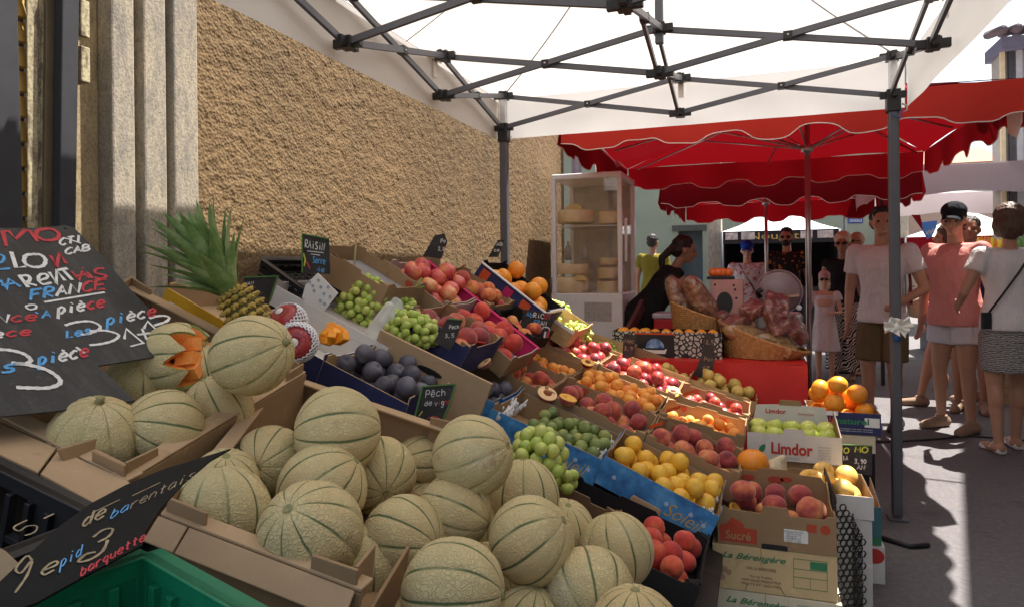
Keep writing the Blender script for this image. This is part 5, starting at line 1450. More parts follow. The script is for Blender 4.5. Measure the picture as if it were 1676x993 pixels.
mb = MB(); mb.rev([(.0035, 0), (.0035, .0015), (0, .002)], 10, PP(107, 374, p0, n0), n0); tag(mb.build('board_pin', MT['black']), 'dark pin in the top right corner of the large chalkboard', 'pin')

# second leaning slate over the green crate
a = PD(372, 734, 1.00); b = PD(0, 948, .64); c_ = PD(236, 884, .75)
p1, n1 = plane3(a, b, c_)
S_ = []
word(S_, '5', 40, 880, 74, 862, 26, [T_], 3.5, -.9); word(S_, '-', 66, 858, 92, 846, 16, [T_], 4); word(S_, 'de', 130, 866, 172, 845, 18, [T_], 4.5, .5)
word(S_, 'barentais', 178, 850, 318, 782, 12, [B_, B_, T_, T_], 2, .6); S_.append((T_, 2, [(150, 840), (196, 818)])); S_.append((T_, 2, [(216, 812), (262, 790)]))
word(S_, '9', 8, 975, 52, 952, 46, [T_], 4.5, .4); word(S_, 'e', 60, 946, 92, 934, 22, [T_], 5, .6); word(S_, 'pid', 96, 932, 134, 908, 16, [B_], 2.4, .4)
S_.append((T_, 5, crom([(152, 880), (168, 868), (184, 866), (178, 878), (160, 888)], 4))); S_.append((T_, 6, crom([(176, 884), (168, 902), (148, 916), (128, 920), (140, 908), (156, 904)], 4)))
word(S_, 'barquette', 130, 944, 238, 884, 13, [R_], 3, .3)
ov = [(378, 733), (330, 748), (270, 766), (205, 793), (150, 822), (100, 858), (48, 905), (-10, 960), (-60, 1010), (-60, 1030), (0, 1005), (60, 985), (150, 935), (234, 890), (238, 868), (262, 832), (300, 790), (345, 752)]
px_sheet('chalkboard', 'narrow black slate with tan writing leaning between the green crate and the melon carton', 'chalkboard', ov, p1, n1, .003, MT['slate2'], [(c__, w__ * .62, l__) for c__, w__, l__ in S_])

def price_sign(label, outline, Y, lines, frame=None, mat='slate', tilt=0., pins=None, extra=None):
    """upright card; outline in photo columns/rows, at distance Y"""
    c = sum((V((x, y, 0)) for x, y in outline), V()) / len(outline)
    p = PY(c.x, c.y, Y); n = V((-.25 * 0 + .0, -1, tilt)).normalized()
    S2 = []
    for (w, x0, y0, x1, y1, h, cols, wd) in lines: word(S2, w, x0, y0, x1, y1, h, cols, wd)
    if extra: S2 += extra
    o = px_sheet('price_sign', label, 'price sign', outline, p, n, .003, MT[mat], S2)
    if frame:
        pts = [PP(x, y, p + n * .0015, n) for x, y in outline]
        mb = MB()
        for a_, b_ in frame: mb.bar(pts[a_], pts[b_], .004, .005, n)
        child_of(mb.build('border', plain('green border print', (.10, .22, .06), .6)), o)
    return o
price_sign('black price sign reading RAISIN standing in front of the red carton', [(495, 383), (538, 391), (540, 449), (495, 447)], 1.98,
    [('RAiSiN', 499, 405, 532, 411, 12, [W_], 1.5), ('Serre', 512, 430, 533, 433, 10, [B_], 1.5), ('4e', 518, 445, 532, 446, 8, [B_], 1.3)], frame=[(0, 3), (0, 1)],
    extra=[(W_, 1.1, [(503, 411), (530, 414)]), (W_, 1.1, [(509, 416), (524, 418)]), ('chalky', 2.5, [(497, 415), (500, 425), (498, 436)]), (R_, 2.5, [(502, 428), (508, 440)])])
price_sign('dark price sign with green top edge behind the pineapple', [(400, 454), (455, 452), (442, 492), (434, 507), (408, 500), (396, 480)], 1.62,
    [('MAN', 400, 468, 416, 465, 5, [W_], 1.1), ('Avion', 400, 487, 424, 480, 7, [W_], 1.1), ('4e50', 406, 495, 428, 492, 6, [W_], 1.1)], frame=[(0, 1), (1, 2)])
price_sign('black price sign reading ABRICOT leaning on the sunlit crate rim', [(858, 506), (904, 514), (904, 530), (896, 553), (851, 548), (852, 530)], 3.00,
    [('AbRiCOT', 861, 517, 902, 523, 7.5, [B_, B_, W_, W_, W_, R_, R_], 1.3), ('FRAN', 874, 530, 895, 533, 7, [B_, B_, W_, W_], 1.3), ('4,50', 860, 543, 882, 547, 11, [W_], 1.6)],
    extra=[(W_, 2, crom([(886, 540), (890, 535), (898, 536), (900, 541)], 4)), (W_, 3, [(893, 542), (891, 552)]), (R_, 3, [(899, 540), (896, 552)])])
price_sign('tilted price sign reading Pêche de Vigne standing in the dark plums', [(692, 632), (746, 628), (736, 662), (724, 688), (676, 694)], 1.66,
    [('Pêch', 696, 650, 730, 646, 11, [W_], 1.0), ('de', 694, 664, 708, 662, 8, [W_], .9), ('vigne', 711, 664, 738, 660, 9, [W_, R_, W_, R_], 1.0)], frame=[(0, 1), (1, 2), (2, 3), (3, 4), (4, 0)], tilt=.2,
    extra=[(R_, 1.4, [(700, 684), (712, 680), (720, 684)]), ('chalky', 1.4, [(686, 680), (692, 672)])])
price_sign('small black price sign tilted on the grapes and peaches', [(732, 521), (757, 523), (744, 560), (736, 573), (710, 558)], 2.05,
    [('Pech', 735, 538, 752, 537, 6, [W_], .9), ('3,5', 728, 552, 744, 551, 6, [W_], .9)], frame=[(0, 1)], tilt=.1)
price_sign('dark folded price sign on the magenta rim against the wall', [(711, 386), (727, 382), (732, 396), (722, 424), (692, 420)], 2.66,
    [('Po', 721, 398, 730, 397, 6, [W_], 1.0), ('2,8', 717, 410, 728, 411, 6, [W_], 1.0)])
price_sign('slanted dark price sign beside the tent leg, above the oranges', [(815, 393), (826, 393), (815, 421), (799, 421)], 3.3, [('AB', 812, 403, 823, 402, 5, [W_], .9), ('ce', 808, 412, 818, 412, 5, [W_], .9)])
price_sign('dark price sign standing between nectarines and pears', [(1021, 545), (1041, 548), (1038, 582), (1018, 590)], 3.75, [('Nec', 1022, 560, 1038, 561, 6, [T_], .9), ('3,9', 1021, 572, 1036, 573, 6, [T_], .9)])
price_sign('dark price sign in front of the patterned box, above the pears', [(1154, 545), (1170, 546), (1168, 575), (1172, 578), (1165, 615), (1145, 618), (1136, 612), (1150, 576)], 4.1,
    [('Poi', 1152, 590, 1168, 590, 6, [T_], .9), ('re', 1150, 603, 1162, 603, 6, [T_], .9), ('2,5', 1155, 562, 1168, 562, 6, [T_], .9)])
price_sign('black PROMO board hanging beside the white printed crate', [(1379, 727), (1428, 729), (1427, 777), (1378, 775)], 3.30,
    [('PRO', 1360, 740, 1390, 741, 9, [Y_], 1.6), ('MO', 1398, 739, 1421, 740, 9, [Y_], 1.8), ('3,90', 1398, 757, 1418, 758, 7, [W_], 1.3), ('AN', 1402, 767, 1416, 768, 7, [W_], 1.3), ('LA', 1380, 752, 1388, 752, 7, [W_], 1.2)], frame=[(0, 1)])

# ================================================================== PLASTIC CRATES
def plastic_crate(name, label, M, L, w, h, mat, lip=.022, ribs=True, rt_cat='crate'):
    rt = empty(name, M, label, rt_cat)
    t = .003
    for nm, o_, along, out, ln in (('side_panel', w / 2, V((1, 0, 0)), V((0, -1, 0)), L), ('side_panel', w / 2, V((1, 0, 0)), V((0, 1, 0)), L), ('end_panel', L / 2, V((0, 1, 0)), V((1, 0, 0)), w), ('end_panel', L / 2, V((0, 1, 0)), V((-1, 0, 0)), w)):
        mb = MB(); c = out * (o_ - t / 2)
        def bx(x0, x1, z0, z1, dout=0, th=t):
            mb.box(c + along * x0 - out * (th / 2) + out * dout + V((0, 0, z0)), along * (x1 - x0), out * th, V((0, 0, z1 - z0)))
        bx(-ln / 2, ln / 2, h - lip, h, .003, .012)      # rim
        bx(-ln / 2 - .004, ln / 2 + .004, h - .003, h, .008, .026)
        bx(-ln / 2, ln / 2, 0, .02)
        bx(-ln / 2, ln / 2, h * .55, h * .60, -.003, .012); bx(-ln / 2, ln / 2, h * .30, h * .33, -.002, .010)
        nn = max(3, int(ln / .035))
        for i in range(nn + 1):
            x = -ln / 2 + ln * i / nn; bx(x - .005, x + .005, .02, h - lip, -.004, .013)
        nn2 = int(ln / .018)
        for i in range(nn2): 
            if i % 4 != 3: bx(-ln / 2 + ln * (i + .25) / nn2, -ln / 2 + ln * (i + .75) / nn2, .02, h * .45)
        bx(-ln / 2, -ln * .2, h * .6, h - lip); bx(ln * .2, ln / 2, h * .6, h - lip)
        mb.build(nm, mat, rt, bevel=.001)
    mb = MB()
    for i in range(int(L / .02)):
        x = -L / 2 + .01 + i * .02; mb.box((x, -w / 2, 0), (.008, 0, 0), (0, w, 0), (0, 0, .004))
    for i in range(int(w / .04)):
        y = -w / 2 + .01 + i * .04; mb.box((-L / 2, y, .001), (L, 0, 0), (0, .008, 0), (0, 0, .005))
    mb.build('base', mat, rt)
    return rt
# green crate at the bottom left: its far corner peaks under the slate
pk = PD(238, 906, .77); r1 = PZ(420, 1010, pk.z - .012); l1 = PZ(40, 1010, pk.z - .01)
ax = (r1 - pk); ax = ax.normalized(); up_ = V((0, 0, 1)); up_ = (up_ - ax * up_.dot(ax)).normalized(); ay = up_.cross(ax)
Lg, wg, hg = .50, .34, .15
if (l1 - pk).dot(ay) < 0: cen = pk + ax * Lg / 2 - ay * wg / 2 - up_ * hg
else: cen = pk + ax * Lg / 2 + ay * wg / 2 - up_ * hg
plastic_crate('plastic_crate', 'empty green plastic crate at the bottom left corner', basis(cen, ax, ay, up_), Lg, wg, hg, MT['greenpl'])
# black crate at left, rim from the photo's left edge to the slate
q0, q1 = PY(-60, 735, .66), PY(160, 843, .66)
e1 = (q1 - q0).normalized(); n_ = e1.cross(EY_).normalized(); Lb, wb, hb_ = .42, .34, .20
plastic_crate('plastic_crate', 'black plastic crate below the light carton rim at the left edge', basis(q1 - e1 * Lb / 2 - EY_ * wb / 2 - n_ * hb_ , e1, EY_, n_), Lb, wb, hb_, MT['blackpl'])
mb = MB(); mb.prism([PD(x, y, .72) for x, y in ((-30, 880), (4, 898), (32, 925), (12, 945), (-30, 965))], (0, .004, -.004)); tag(mb.build('carton_flap', K_), 'tan carton flap at the lower left edge beside the slate', 'carton')
# stacked black crates against the wall
for i, (A, B, Y, h, lab) in enumerate((((392, 432), (478, 470), 2.05, .10, 'black plastic crate against the wall behind the pineapple'), ((432, 424), (510, 478), 1.98, .05, 'black plastic crate lid tipped between the pineapple and the grapes'))):
    M, L = crate_frame(A, B, Y, .34, h)
    plastic_crate('plastic_crate', lab, M, L, .34, h, MT['blackpl'])
# red carton behind the RAISIN sign
M, L = crate_frame((476, 418), (560, 462), 2.32, .30, .13); make_crate('cardboard_crate', 'empty carton with red inside standing against the wall behind the raisin sign', M, L, .26, .13, MT['red card'], MT['red card'], long_p=[(-.5, .7), (-.3, 1.3), (.5, .95)], end_p=FLAT)
mb = MB(); mb.prism([PY(x, y, 2.2) for x, y in ((520, 462), (541, 416), (548, 415), (570, 440), (560, 470))], (0, .005, 0)); tag(mb.build('cardboard_flap', MT['carddark']), 'brown cardboard flap standing right of the raisin sign', 'cardboard')

# ================================================================== PINEAPPLE, MANGOES, CHOPPED FRUIT
M, L, w = crate('PI', 'cardboard_crate', 'yellow printed carton of pineapples in front of the stone door surround', (272, 470), (428, 562), 1.50, .24, .075, MT['yellow card'], MT['cardlight'], long_p=FLAT)
mb = MB(); mb.box((-L * .42, -w / 2 - .002, .014), (L * .42, 0, 0), (0, .001, 0), (0, 0, .03)); mb.build('white_band', MT['paper'], CR['PI_o'])
fit_text(CR['PI_o'], 'ANANAS EXTRA SWEET', basis(V((-L * .21, -w / 2 - .0022, .029)), V((1, 0, 0)), V((0, 0, 1)), V((0, -1, 0))), L * .36, .011, MT['inknavy'])
def pineapple(label, p, axis, r=.055, h=.13, leaves=60, ll=.17, seed=1):
    rn = random.Random(seed); z0 = V(axis).normalized()
    rt = empty('pineapple', M_at(p, axis), label, 'pineapple')
    mb = MB(); N1, N2 = 13, 9
    core = MB(); core.ell((0, 0, 0), r * .96, r * .96, h / 2, n=24, m=14)
    core.build('core', plain('pineapple groove', (.12, .10, .03), .8), rt)
    for j in range(N2):
        for i in range(N1):
            t = math.pi * (j + .7) / (N2 + .4); a = 2 * math.pi * (i + (j % 2) * .5) / N1
            rr = r * math.sin(t) ** .6
            if rr < r * .3: continue
            c = V((rr * math.cos(a), rr * math.sin(a), h / 2 * math.cos(t)))
            nn = V((math.cos(a) * math.sin(t), math.sin(a) * math.sin(t), math.cos(t) * r / (h / 2) * .7)).normalized()
            tx_ = V((-math.sin(a), math.cos(a), 0)); ty_ = nn.cross(tx_)
            s = 2 * math.pi * rr / N1 * .56; s2 = h / N2 * .66
            rim = [c + tx_ * s * x + ty_ * s2 * y for x, y in ((1, 0), (.5, .8), (-.5, .8), (-1, 0), (-.5, -.8), (.5, -.8))]
            mid = [c + nn * .006 + (q - c) * .55 for q in rim]
            b0 = len(mb.v); mb.add(rim + mid + [c + nn * .010], [(k_, (k_ + 1) % 6, 6 + (k_ + 1) % 6, 6 + k_) for k_ in range(6)] + [(6 + k_, 6 + (k_ + 1) % 6, 12) for k_ in range(6)], True)
            mb.add([c + nn * .008 + tx_ * .003, c + nn * .008 - tx_ * .003, c + nn * .014 - ty_ * .012], [(0, 1, 2)])
    k = NT('pineapple skin', .5, .4); nz = k.noise(k.coord(), 26, 4); k.base(k.ramp(nz, [(.3, (.16, .16, .035)), (.5, (.42, .27, .05)), (.7, (.52, .36, .08))])); 
    mb.build('skin', k.m, rt)
    lf = MB()
    for i in range(leaves):
        f = i / leaves; a = i * 2.399; el = .80 + .74 * f ** .8 + rn.uniform(-.1, .1)
        l = ll * (.45 + .75 * math.sin(math.pi * min(1, .25 + f * .62))) * rn.uniform(.85, 1.1); wd = .021 * rn.uniform(.85, 1.1)
        base = V((math.cos(a), math.sin(a), 0)) * r * .28 * (1 - f) + V((0, 0, h / 2 - .004 + .085 * f))
        d = V((math.cos(a) * math.cos(el), math.sin(a) * math.cos(el), math.sin(el))); side = V((-math.sin(a), math.cos(a), 0))
        def g_(u, v):
            curve = -.30 * l * u * u * math.cos(el) + 0
            out = d * l * u + V((0, 0, .12 * l * u * (1 - u))) + V((math.cos(a), math.sin(a), 0)) * (.10 * l * u * u)
            ww = wd * (1 - u ** 1.8) * (1 if u > .1 else .9); s = (v - .5) * 2
            return base + out + V((0, 0, curve * .35)) + side * ww * s + d.cross(side) * (-.35 * ww * (1 - s * s))
        lf.grid(g_, 9, 5)
    k = NT('pineapple leaf', .5, .4); co = k.coord(); nz = k.noise(co, 18, 4); n3 = k.noise(co, 120, 3)
    c = k.ramp(k.math('ADD', k.math('MULTIPLY', nz, .8), k.math('MULTIPLY', n3, .25)), [(.3, (.07, .16, .035)), (.5, (.16, .27, .08)), (.7, (.32, .40, .19))]); k.base(c)
    lf.build('crown', k.m, rt)
    return rt
pc = PD(400, 508, 1.64)
pineapple('pineapple with a tall spiky crown of green leaves, against the stone door surround', pc, (PD(338, 420, 1.62) - pc), .046, .115, 60, .160)
def foam_net(p, r, axis, label, fruit=True):
    rt = empty('netted_apple', M_at(p, axis), label, 'apple')
    ms = fruit_mesh('apple', 3); ms.transform(Matrix.Scale(r, 4)); link('fruit', ms, MT['apple red'], rt)
    mb = MB()
    N = 22
    for i in range(N):
        for sg in (-1, 1):
            pts = []
            for k_ in range(17):
                t = math.pi * (.30 + .62 * k_ / 16); a = 2 * math.pi * i / N + sg * (k_ / 16) * 2.1
                pts.append(V((math.sin(t) * math.cos(a), math.sin(t) * math.sin(a), math.cos(t) * .97)) * (r * 1.06))
            mb.tube(pts, .0021, 5)
    mb.build('foam_net', MT['inkwhite'], rt)
    mb = MB(); mb.rev([(.011, r * .90), (.010, r * .92), (0, r * .925)], 14); mb.build('sticker', MT['paper'], rt)
MT['apple red'] = m_fruit('dark red mango skin', [(.3, (.30, .02, .03)), (.7, (.50, .05, .05))], 12, .3, (.6, .3, .2), coat=.2)
foam_net(PD(470, 528, 1.80), .050, CAMV(-.25, .7, .6), 'red fruit with white sticker in a white foam net, upper of two')
foam_net(PD(487, 560, 1.72), .048, CAMV(.1, .1, 1), 'red fruit wrapped in a white foam net, lower of two')
mb = MB(); rn = random.Random(8); c = PD(545, 562, 1.78)
for i in range(16):
    a = i * 2.4; el = .2 + 1.2 * (1 - i / 16); d = V((math.cos(a) * math.cos(el), math.sin(a) * math.cos(el) * .8, math.sin(el)))
    x = d.cross(V((.1, .2, 1))).normalized(); y = d.cross(x); s = .022
    mb.box(c + d * .014 - x * s / 2 - y * s / 2, x * s, y * s, d * rn.uniform(.026, .042))
tag(mb.build('cubed_mango', MT['yellowflesh orange'] if 'yellowflesh orange' in MT else plain('mango flesh', (.88, .33, .02), .35, var=.12, vs=60), bevel=.003), 'mango half cut in orange cubes on the rim of the white lined crate', 'cut fruit')

# ================================================================== STACKED BOXES ON THE AISLE SIDE
X3 = V((1, 0, 0)); Z3 = V((0, 0, 1)); FRONT = V((0, -1, 0))
def box_frame(px0, px1, ptop, Y, w, h, L=None, yaw=0.):
    a = PY(px0, ptop, Y); b = PY(px1, ptop, Y); L = L or (b.x - a.x)
    return Matrix.Translation(((a.x + b.x) / 2, Y + w / 2, a.z - h)) @ Matrix.Rotation(yaw, 4, 'Z'), L
def closed_box(label, M, L, w, h, mat, name='cardboard_box'):
    rt = empty(name, M, label, 'box')
    mb = MB(); mb.cbox((0, 0, h / 2), L, w, h); mb.build('carton', mat, rt, bevel=.003)
    mb = MB(); mb.cbox((0, 0, h + .0008), L * .98, .002, .0012); mb.build('top_seam', MT['carddark'], rt)
    return rt
def FM_(x, z, w): return basis(V((x, -w / 2 - .0007, z)), X3, Z3, FRONT)
# cream boxes of the bottom of the stack
sa = PY(1175, 888, 2.40)
for i, (dz, mt, dx, lab) in enumerate(((0, 'cream', -.022, 'cream cardboard box with green script under the peach crate, upper of two'), (1, 'creampale', -.005, 'pale cream cardboard box with green script at the bottom of the stack'))):
    h = .148; z0 = sa.z - h * (i + 1) - .002 * i
    L, w = .385, .30
    M = Matrix.Translation((sa.x + L / 2 + dx - (.0), 2.40 + w / 2, z0)) @ Matrix.Rotation(R(1.5 - 2 * i), 4, 'Z')
    rt = closed_box(lab, M, L, w, h, MT[mt])
    fit_text(rt, 'La Bérengère', FM_(-L * .16, h * .76, w), L * .52, .026, MT['inkgreen'], shear=.45, off=.012)
    fit_text(rt, 'SARL LA BERENGERE', FM_(-L * .10, h * .54, w), L * .24, .009, MT['inkbrown'])
    for j, t in enumerate(('Parc de Fruitiers', '13930 VALLEE PRODUCTEUR', 'FRUITS ET LEGUMES')): fit_text(rt, t, FM_(-L * .10, h * (.36 - .09 * j), w), L * (.18 + .14 * (j > 0)), .007, MT['inkbrown'])
    mb = MB(); rn = random.Random(3 + i)
    for q in range(9):
        c = V((-L * .40 + rn.uniform(-.02, .02), -w / 2 - .0012, h * .38 + rn.uniform(-.018, .02))); r_ = rn.uniform(.005, .012)
        mb.prism([c + V((r_ * math.cos(a_), 0, r_ * math.sin(a_))) for a_ in [j * math.pi / 5 for j in range(10)]], (0, .0006, 0))
    mb.build('fruit_drawing', plain('light brown print', (.42, .27, .17) if i == 0 else (.40, .30, .22), .8), rt)
    mb = MB(); x0, x1, zz0, zz1 = L * .16, L * .42, h * .22, h * .86; t_ = .0014
    def ln(x0, z0, x1, z1): mb.box((min(x0, x1) - t_ / 2, -w / 2 - .0012, min(z0, z1) - t_ / 2), (abs(x1 - x0) + t_, 0, 0), (0, .0006, 0), (0, 0, abs(z1 - z0) + t_))
    ln(x0, zz0, x1, zz0); ln(x0, zz1, x1, zz1); ln(x0, zz0, x0, zz1); ln(x1, zz0, x1, zz1); ln(x0, h * .46, x1, h * .46); ln(x0, h * .64, x1, h * .64); ln((x0 + x1) / 2, zz0, (x0 + x1) / 2, h * .46)
    mb.box(((x0 + x1) / 2, -w / 2 - .0013, h * .66), ((x1 - x0) / 2, 0, 0), (0, .0006, 0), (0, 0, h * .17)); mb.build('form_print', MT['inkgreen'], rt)
    mb = MB(); mb.box((-L * .10, -w / 2 - .001, h * .62), (.0015, 0, 0), (0, .0008, 0), (0, 0, h * .37)); mb.build('slit', MT['carddark'], rt)
    for sx in (-1, 1):
        mb = MB(); mb.bar((L * (-.08 + .13 * sx), -w / 2 - .0012, h * .19), (L * (-.08 + .16 * sx) + .004, -w / 2 - .0012, 0.002), .0018, .0016); mb.build('cut_line', MT['carddark'], rt)
zb0 = sa.z - .3
mb = MB()
for y in (2.42, 2.54, 2.66): mb.box((sa.x - .03, y, zb0 - .012), (.42, 0, 0), (0, .08, 0), (0, 0, .011))
for x in (sa.x - .02, sa.x + .17, sa.x + .33): mb.box((x, 2.42, 0), (.05, 0, 0), (0, .32, 0), (0, 0, max(.01, zb0 - .013)))
tag(mb.build('pallet', MT['wood']), 'small wooden pallet under the cream boxes', 'pallet')
# brown 'Sucre' crate of peaches
Ls = PY(1369, 845, 2.40).x - sa.x
M = Matrix.Translation((sa.x + Ls / 2, 2.40 + .15, sa.z)) ; h = .115
rt = make_crate('cardboard_crate', 'brown crate of purple peaches with red print and white label, on the cream boxes', M, Ls, .30, h, MT['card'], MT['card'], long_p=[(-.5, 1.1), (-.44, 1.12), (-.40, 1.04), (-.12, 1.0), (-.10, 1.22), (.10, 1.22), (.12, 1.0), (.40, 1.0), (.44, 1.1), (.5, 1.1)], end_p=[(-.5, 1.15), (-.35, 1.15), (-.2, 1.0), (.1, 1.0), (.32, 1.3), (.5, 1.35)])
mb = MB(); mb.prism([V((x * Ls, .15 - .007, z * h)) for x, z in ((-.5, .5), (.5, .5), (.5, 1.15), (.44, 1.45), (.15, 1.5), (.13, 1.6), (-.13, 1.6), (-.15, 1.5), (-.44, 1.5), (-.5, 1.4))], (0, .004, 0)); mb.build('back_flap', MT['card'], rt)
ff(M, Ls, .30, 'darkpeach', 17, 'purple and orange peach in the brown crate on the cream boxes', 'peach', 'peach', r=.0405)
mb = MB(); w = .30
def fl(pts): mb.prism([V((x * Ls, -w / 2 - .0012, z * h)) for x, z in pts], (0, .0007, 0))
fl([(-.48, .10), (-.16, .10), (-.16, .52), (-.26, .53), (-.28, .66), (-.32, .74), (-.38, .80), (-.42, .62), (-.48, .55)]); fl([(.26, .62), (.34, .62), (.34, .84), (.26, .84)]); fl(ell_pts(.41, .72, .042, .13, 14)); mb.build('printed_mark', plain('orange red print', (.48, .07, .035), .8), rt)
fit_text(rt, 'Sucré', basis(V((-.32 * Ls, -w / 2 - .0014, .30 * h)), X3, Z3, FRONT), Ls * .22, .028, plain('light brown print', (.45, .27, .13), .8), off=.015)
mb = MB(); mb.box((Ls * .07, -w / 2 - .0012, h * .28), (Ls * .20, 0, 0), (0, .0008, 0), (0, 0, h * .36)); lb = mb.build('label', MT['paper'], rt)
for j in range(5): fit_text(rt, ('ORIGINE FRANCE', 'PECHE JAUNE', 'CAT 1', 'CALIBRE AA', 'LOT 1108')[j], basis(V((Ls * .15, -w / 2 - .0016, h * (.58 - .065 * j))), X3, Z3, FRONT), Ls * (.12 if j else .16), .0045, MT['inkgrey'])
mb = MB(); mb.prism([V((x * Ls, -w / 2 - .0012, z * h)) for x, z in ((-.12, .0), (.10, .0), (.10, .13), (.08, .15), (-.10, .15), (-.12, .13))], (0, .0006, 0)); mb.build('hand_slot', MT['black'], rt)
mb = MB(); 
for q in ((-.24, 1.28, .018), (.02, 1.27, .022), (.12, 1.3, .016)):
    c = V((q[0] * Ls, .15 - .0085, q[1] * h)); mb.prism([c + V((q[2] * math.cos(a_) * 1.3, 0, q[2] * .6 * math.sin(a_))) for a_ in [j * math.pi / 5 for j in range(10)]], (0, .0008, 0))
mb.build('faded_mark', MT['inkred2'], rt)
place_cut(None, 1212, 826, 0, .038, CAMV(.3, .5, .5), 'thin yellow peach wedge at the front of the brown peach crate', flesh='yellowflesh', pit=False, frac=.22, y=2.47, nm='cut_peach')

# next crate behind: big orange, wrapped melon, halved oranges, sunlit right part
M = Matrix.Translation((.165, 2.90, sa.z + .01)); L, w, h = .44, .30, .085
make_crate('cardboard_crate', 'white sunlit crate of oranges and mangoes behind the brown peach crate', M, L, w, h, MT['white card'], MT['card'], long_p=FLAT, end_p=FLAT)
M2 = Matrix.Translation((.165, 2.90, 0)); closed_box('white carton carrying the white sunlit crate', M2, .43, .29, sa.z + .008, MT['white card'])
for px, py, d, y, rr, lab in ((1232, 757, 46, 2.80, .058, 'large orange at the left behind the brown peach crate'),):
    ms = fruit_mesh('orange', 2); ms.transform(Matrix.Scale(rr, 4)); tag(link('orange', ms, MT['orange'], None, Matrix.Translation(PY(px, py, y))), lab, 'orange')
rt = empty('wrapped_melon', Matrix.Translation(PY(1268, 770, 2.84)) @ Matrix.Rotation(.5, 4, 'Y'), 'pale melon in clear wrap beside the large orange', 'melon')
ms = fruit_mesh('pear', 1); ms.transform(Matrix.Diagonal((.050, .046, .052, 1))); link('fruit', ms, plain('pale striped rind', (.62, .52, .34), .25, var=.35, vs=25), rt)
for i, (px, py, y, ax_, lab) in enumerate(((1330, 781, 2.80, CAMV(-.1, .9, .45), 'halved orange facing up behind the brown peach crate'), (1385, 800, 2.84, CAMV(.1, .9, .2), 'halved orange in full sun at the right of the white crate'))):
    cut_half('cut_orange', lab, M_at(PY(px, py, y), ax_), .046, MT['orange'], MT['yellowflesh'], False, .5)
pl_ = []
fill(M, L, w, 'mango', 'orange', plain('pale yellow mango skin', (.72, .45, .12), .4, var=.3, vs=25), .040, 6, 'yellow fruit in the white sunlit crate', 'mango', 'mango', 'mangoes in the white sunlit crate', u0=.05, placed=pl_)

# Limdor crate
M, L = box_frame(1223, 1378, 706, 3.08, .30, .115)
Y0 = 3.08; w = .30; h = .115
rt = make_crate('cardboard_crate', 'white printed crate of yellow green apples with red lettering, in front of the red cloth', M, L, w, h, MT['white card'], MT['card'], long_p=[(-.5, 1), (-.12, 1), (-.10, 1.2), (.10, 1.2), (.12, 1), (.5, 1)], end_p=[(-.5, 1), (.5, 1.45)])
mb = MB(); mb.prism([V((x * L, w / 2 - .008, z * h)) for x, z in ((-.46, .6), (.46, .6), (.40, 1.55), (.14, 1.6), (-.14, 1.6), (-.40, 1.55))], (0, .004, 0)); mb.build('back_panel', MT['white card'], rt)
mb = MB(); mb.prism([V((x * L, w / 2 - .0095, z * h)) for x, z in ((-.13, 1.58), (.13, 1.58), (.12, 1.78), (-.12, 1.78))], (0, .006, 0)); mb.build('tab', MT['card'], rt)
fit_text(rt, 'Limdor', basis(V((-.02 * L, -w / 2 - .0012, h * .48)), X3, Z3, FRONT), L * .44, .050, MT['inkred'], off=.03)
fit_text(rt, 'Fruits de saveurs', basis(V((-.02 * L, -w / 2 - .0012, h * .16)), X3, Z3, FRONT), L * .16, .006, MT['inkgrey'])
fit_text(rt, 'Limdor', basis(V((-.17 * L, w / 2 - .0095, h * 1.33)), X3, Z3, FRONT), L * .24, .022, MT['inkred'], off=.02)
fit_text(rt, 'Pommes du Limousin', basis(V((.18 * L, w / 2 - .0095, h * 1.27)), X3, Z3, FRONT), L * .18, .008, MT['inkred'])
for (cx_, cz_, s_) in ((-.34, .42, 1.0),):
    mb = MB(); P_ = [(-.5, -.6), (-.55, .1), (-.1, .7), (.6, 1.), (.62, .2), (.3, -.5), (-.2, -.7)]
    mb.prism([V((cx_ * L + x * .022, -w / 2 - .0012, cz_ * h + z * .022)) for x, z in P_], (0, .0007, 0)); mb.build('leaf_mark', MT['inkgreen'], rt)
for j in range(5): fit_text(rt, ('ORIGINE FRANCE', 'GOLDEN', 'CATEGORIE 1', 'CALIBRE 170', 'LOT 27')[j], basis(V((.32 * L, -w / 2 - .0012, h * (.62 - .1 * j))), X3, Z3, FRONT), L * .13, .004, MT['inkgrey'])
pl_ = []
r_ = .0385; msg = fmesh('ga', 'apple', MT['greenapple'], r_)
for iy in range(3):
    for ix in range(5):
        p = M @ V(((-.38 + .19 * ix) * L, -w / 2 + .052 + iy * .084, h * .50 + .014 * iy + r_ * .3))
        tag(link('apple', msg[(ix + iy) % 4], None, None, Matrix.Translation(p) @ rrot(True)), 'yellow green apple in the rows of the white printed crate', 'apple', 'apples in the white printed crate')
mb = MB(); mb.cbox((0, 0, h * .30), L * .93, w * .9, .01); mb.build('liner', MT['inkgrey'], rt)
zb = M.translation.z
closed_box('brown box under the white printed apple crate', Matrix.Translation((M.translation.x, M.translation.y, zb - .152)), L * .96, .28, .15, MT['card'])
closed_box('dark brown box at the base of the apple crate stack', Matrix.Translation((M.translation.x, M.translation.y, 0.0)), L * .96, .28, zb - .154, MT['carddark'])

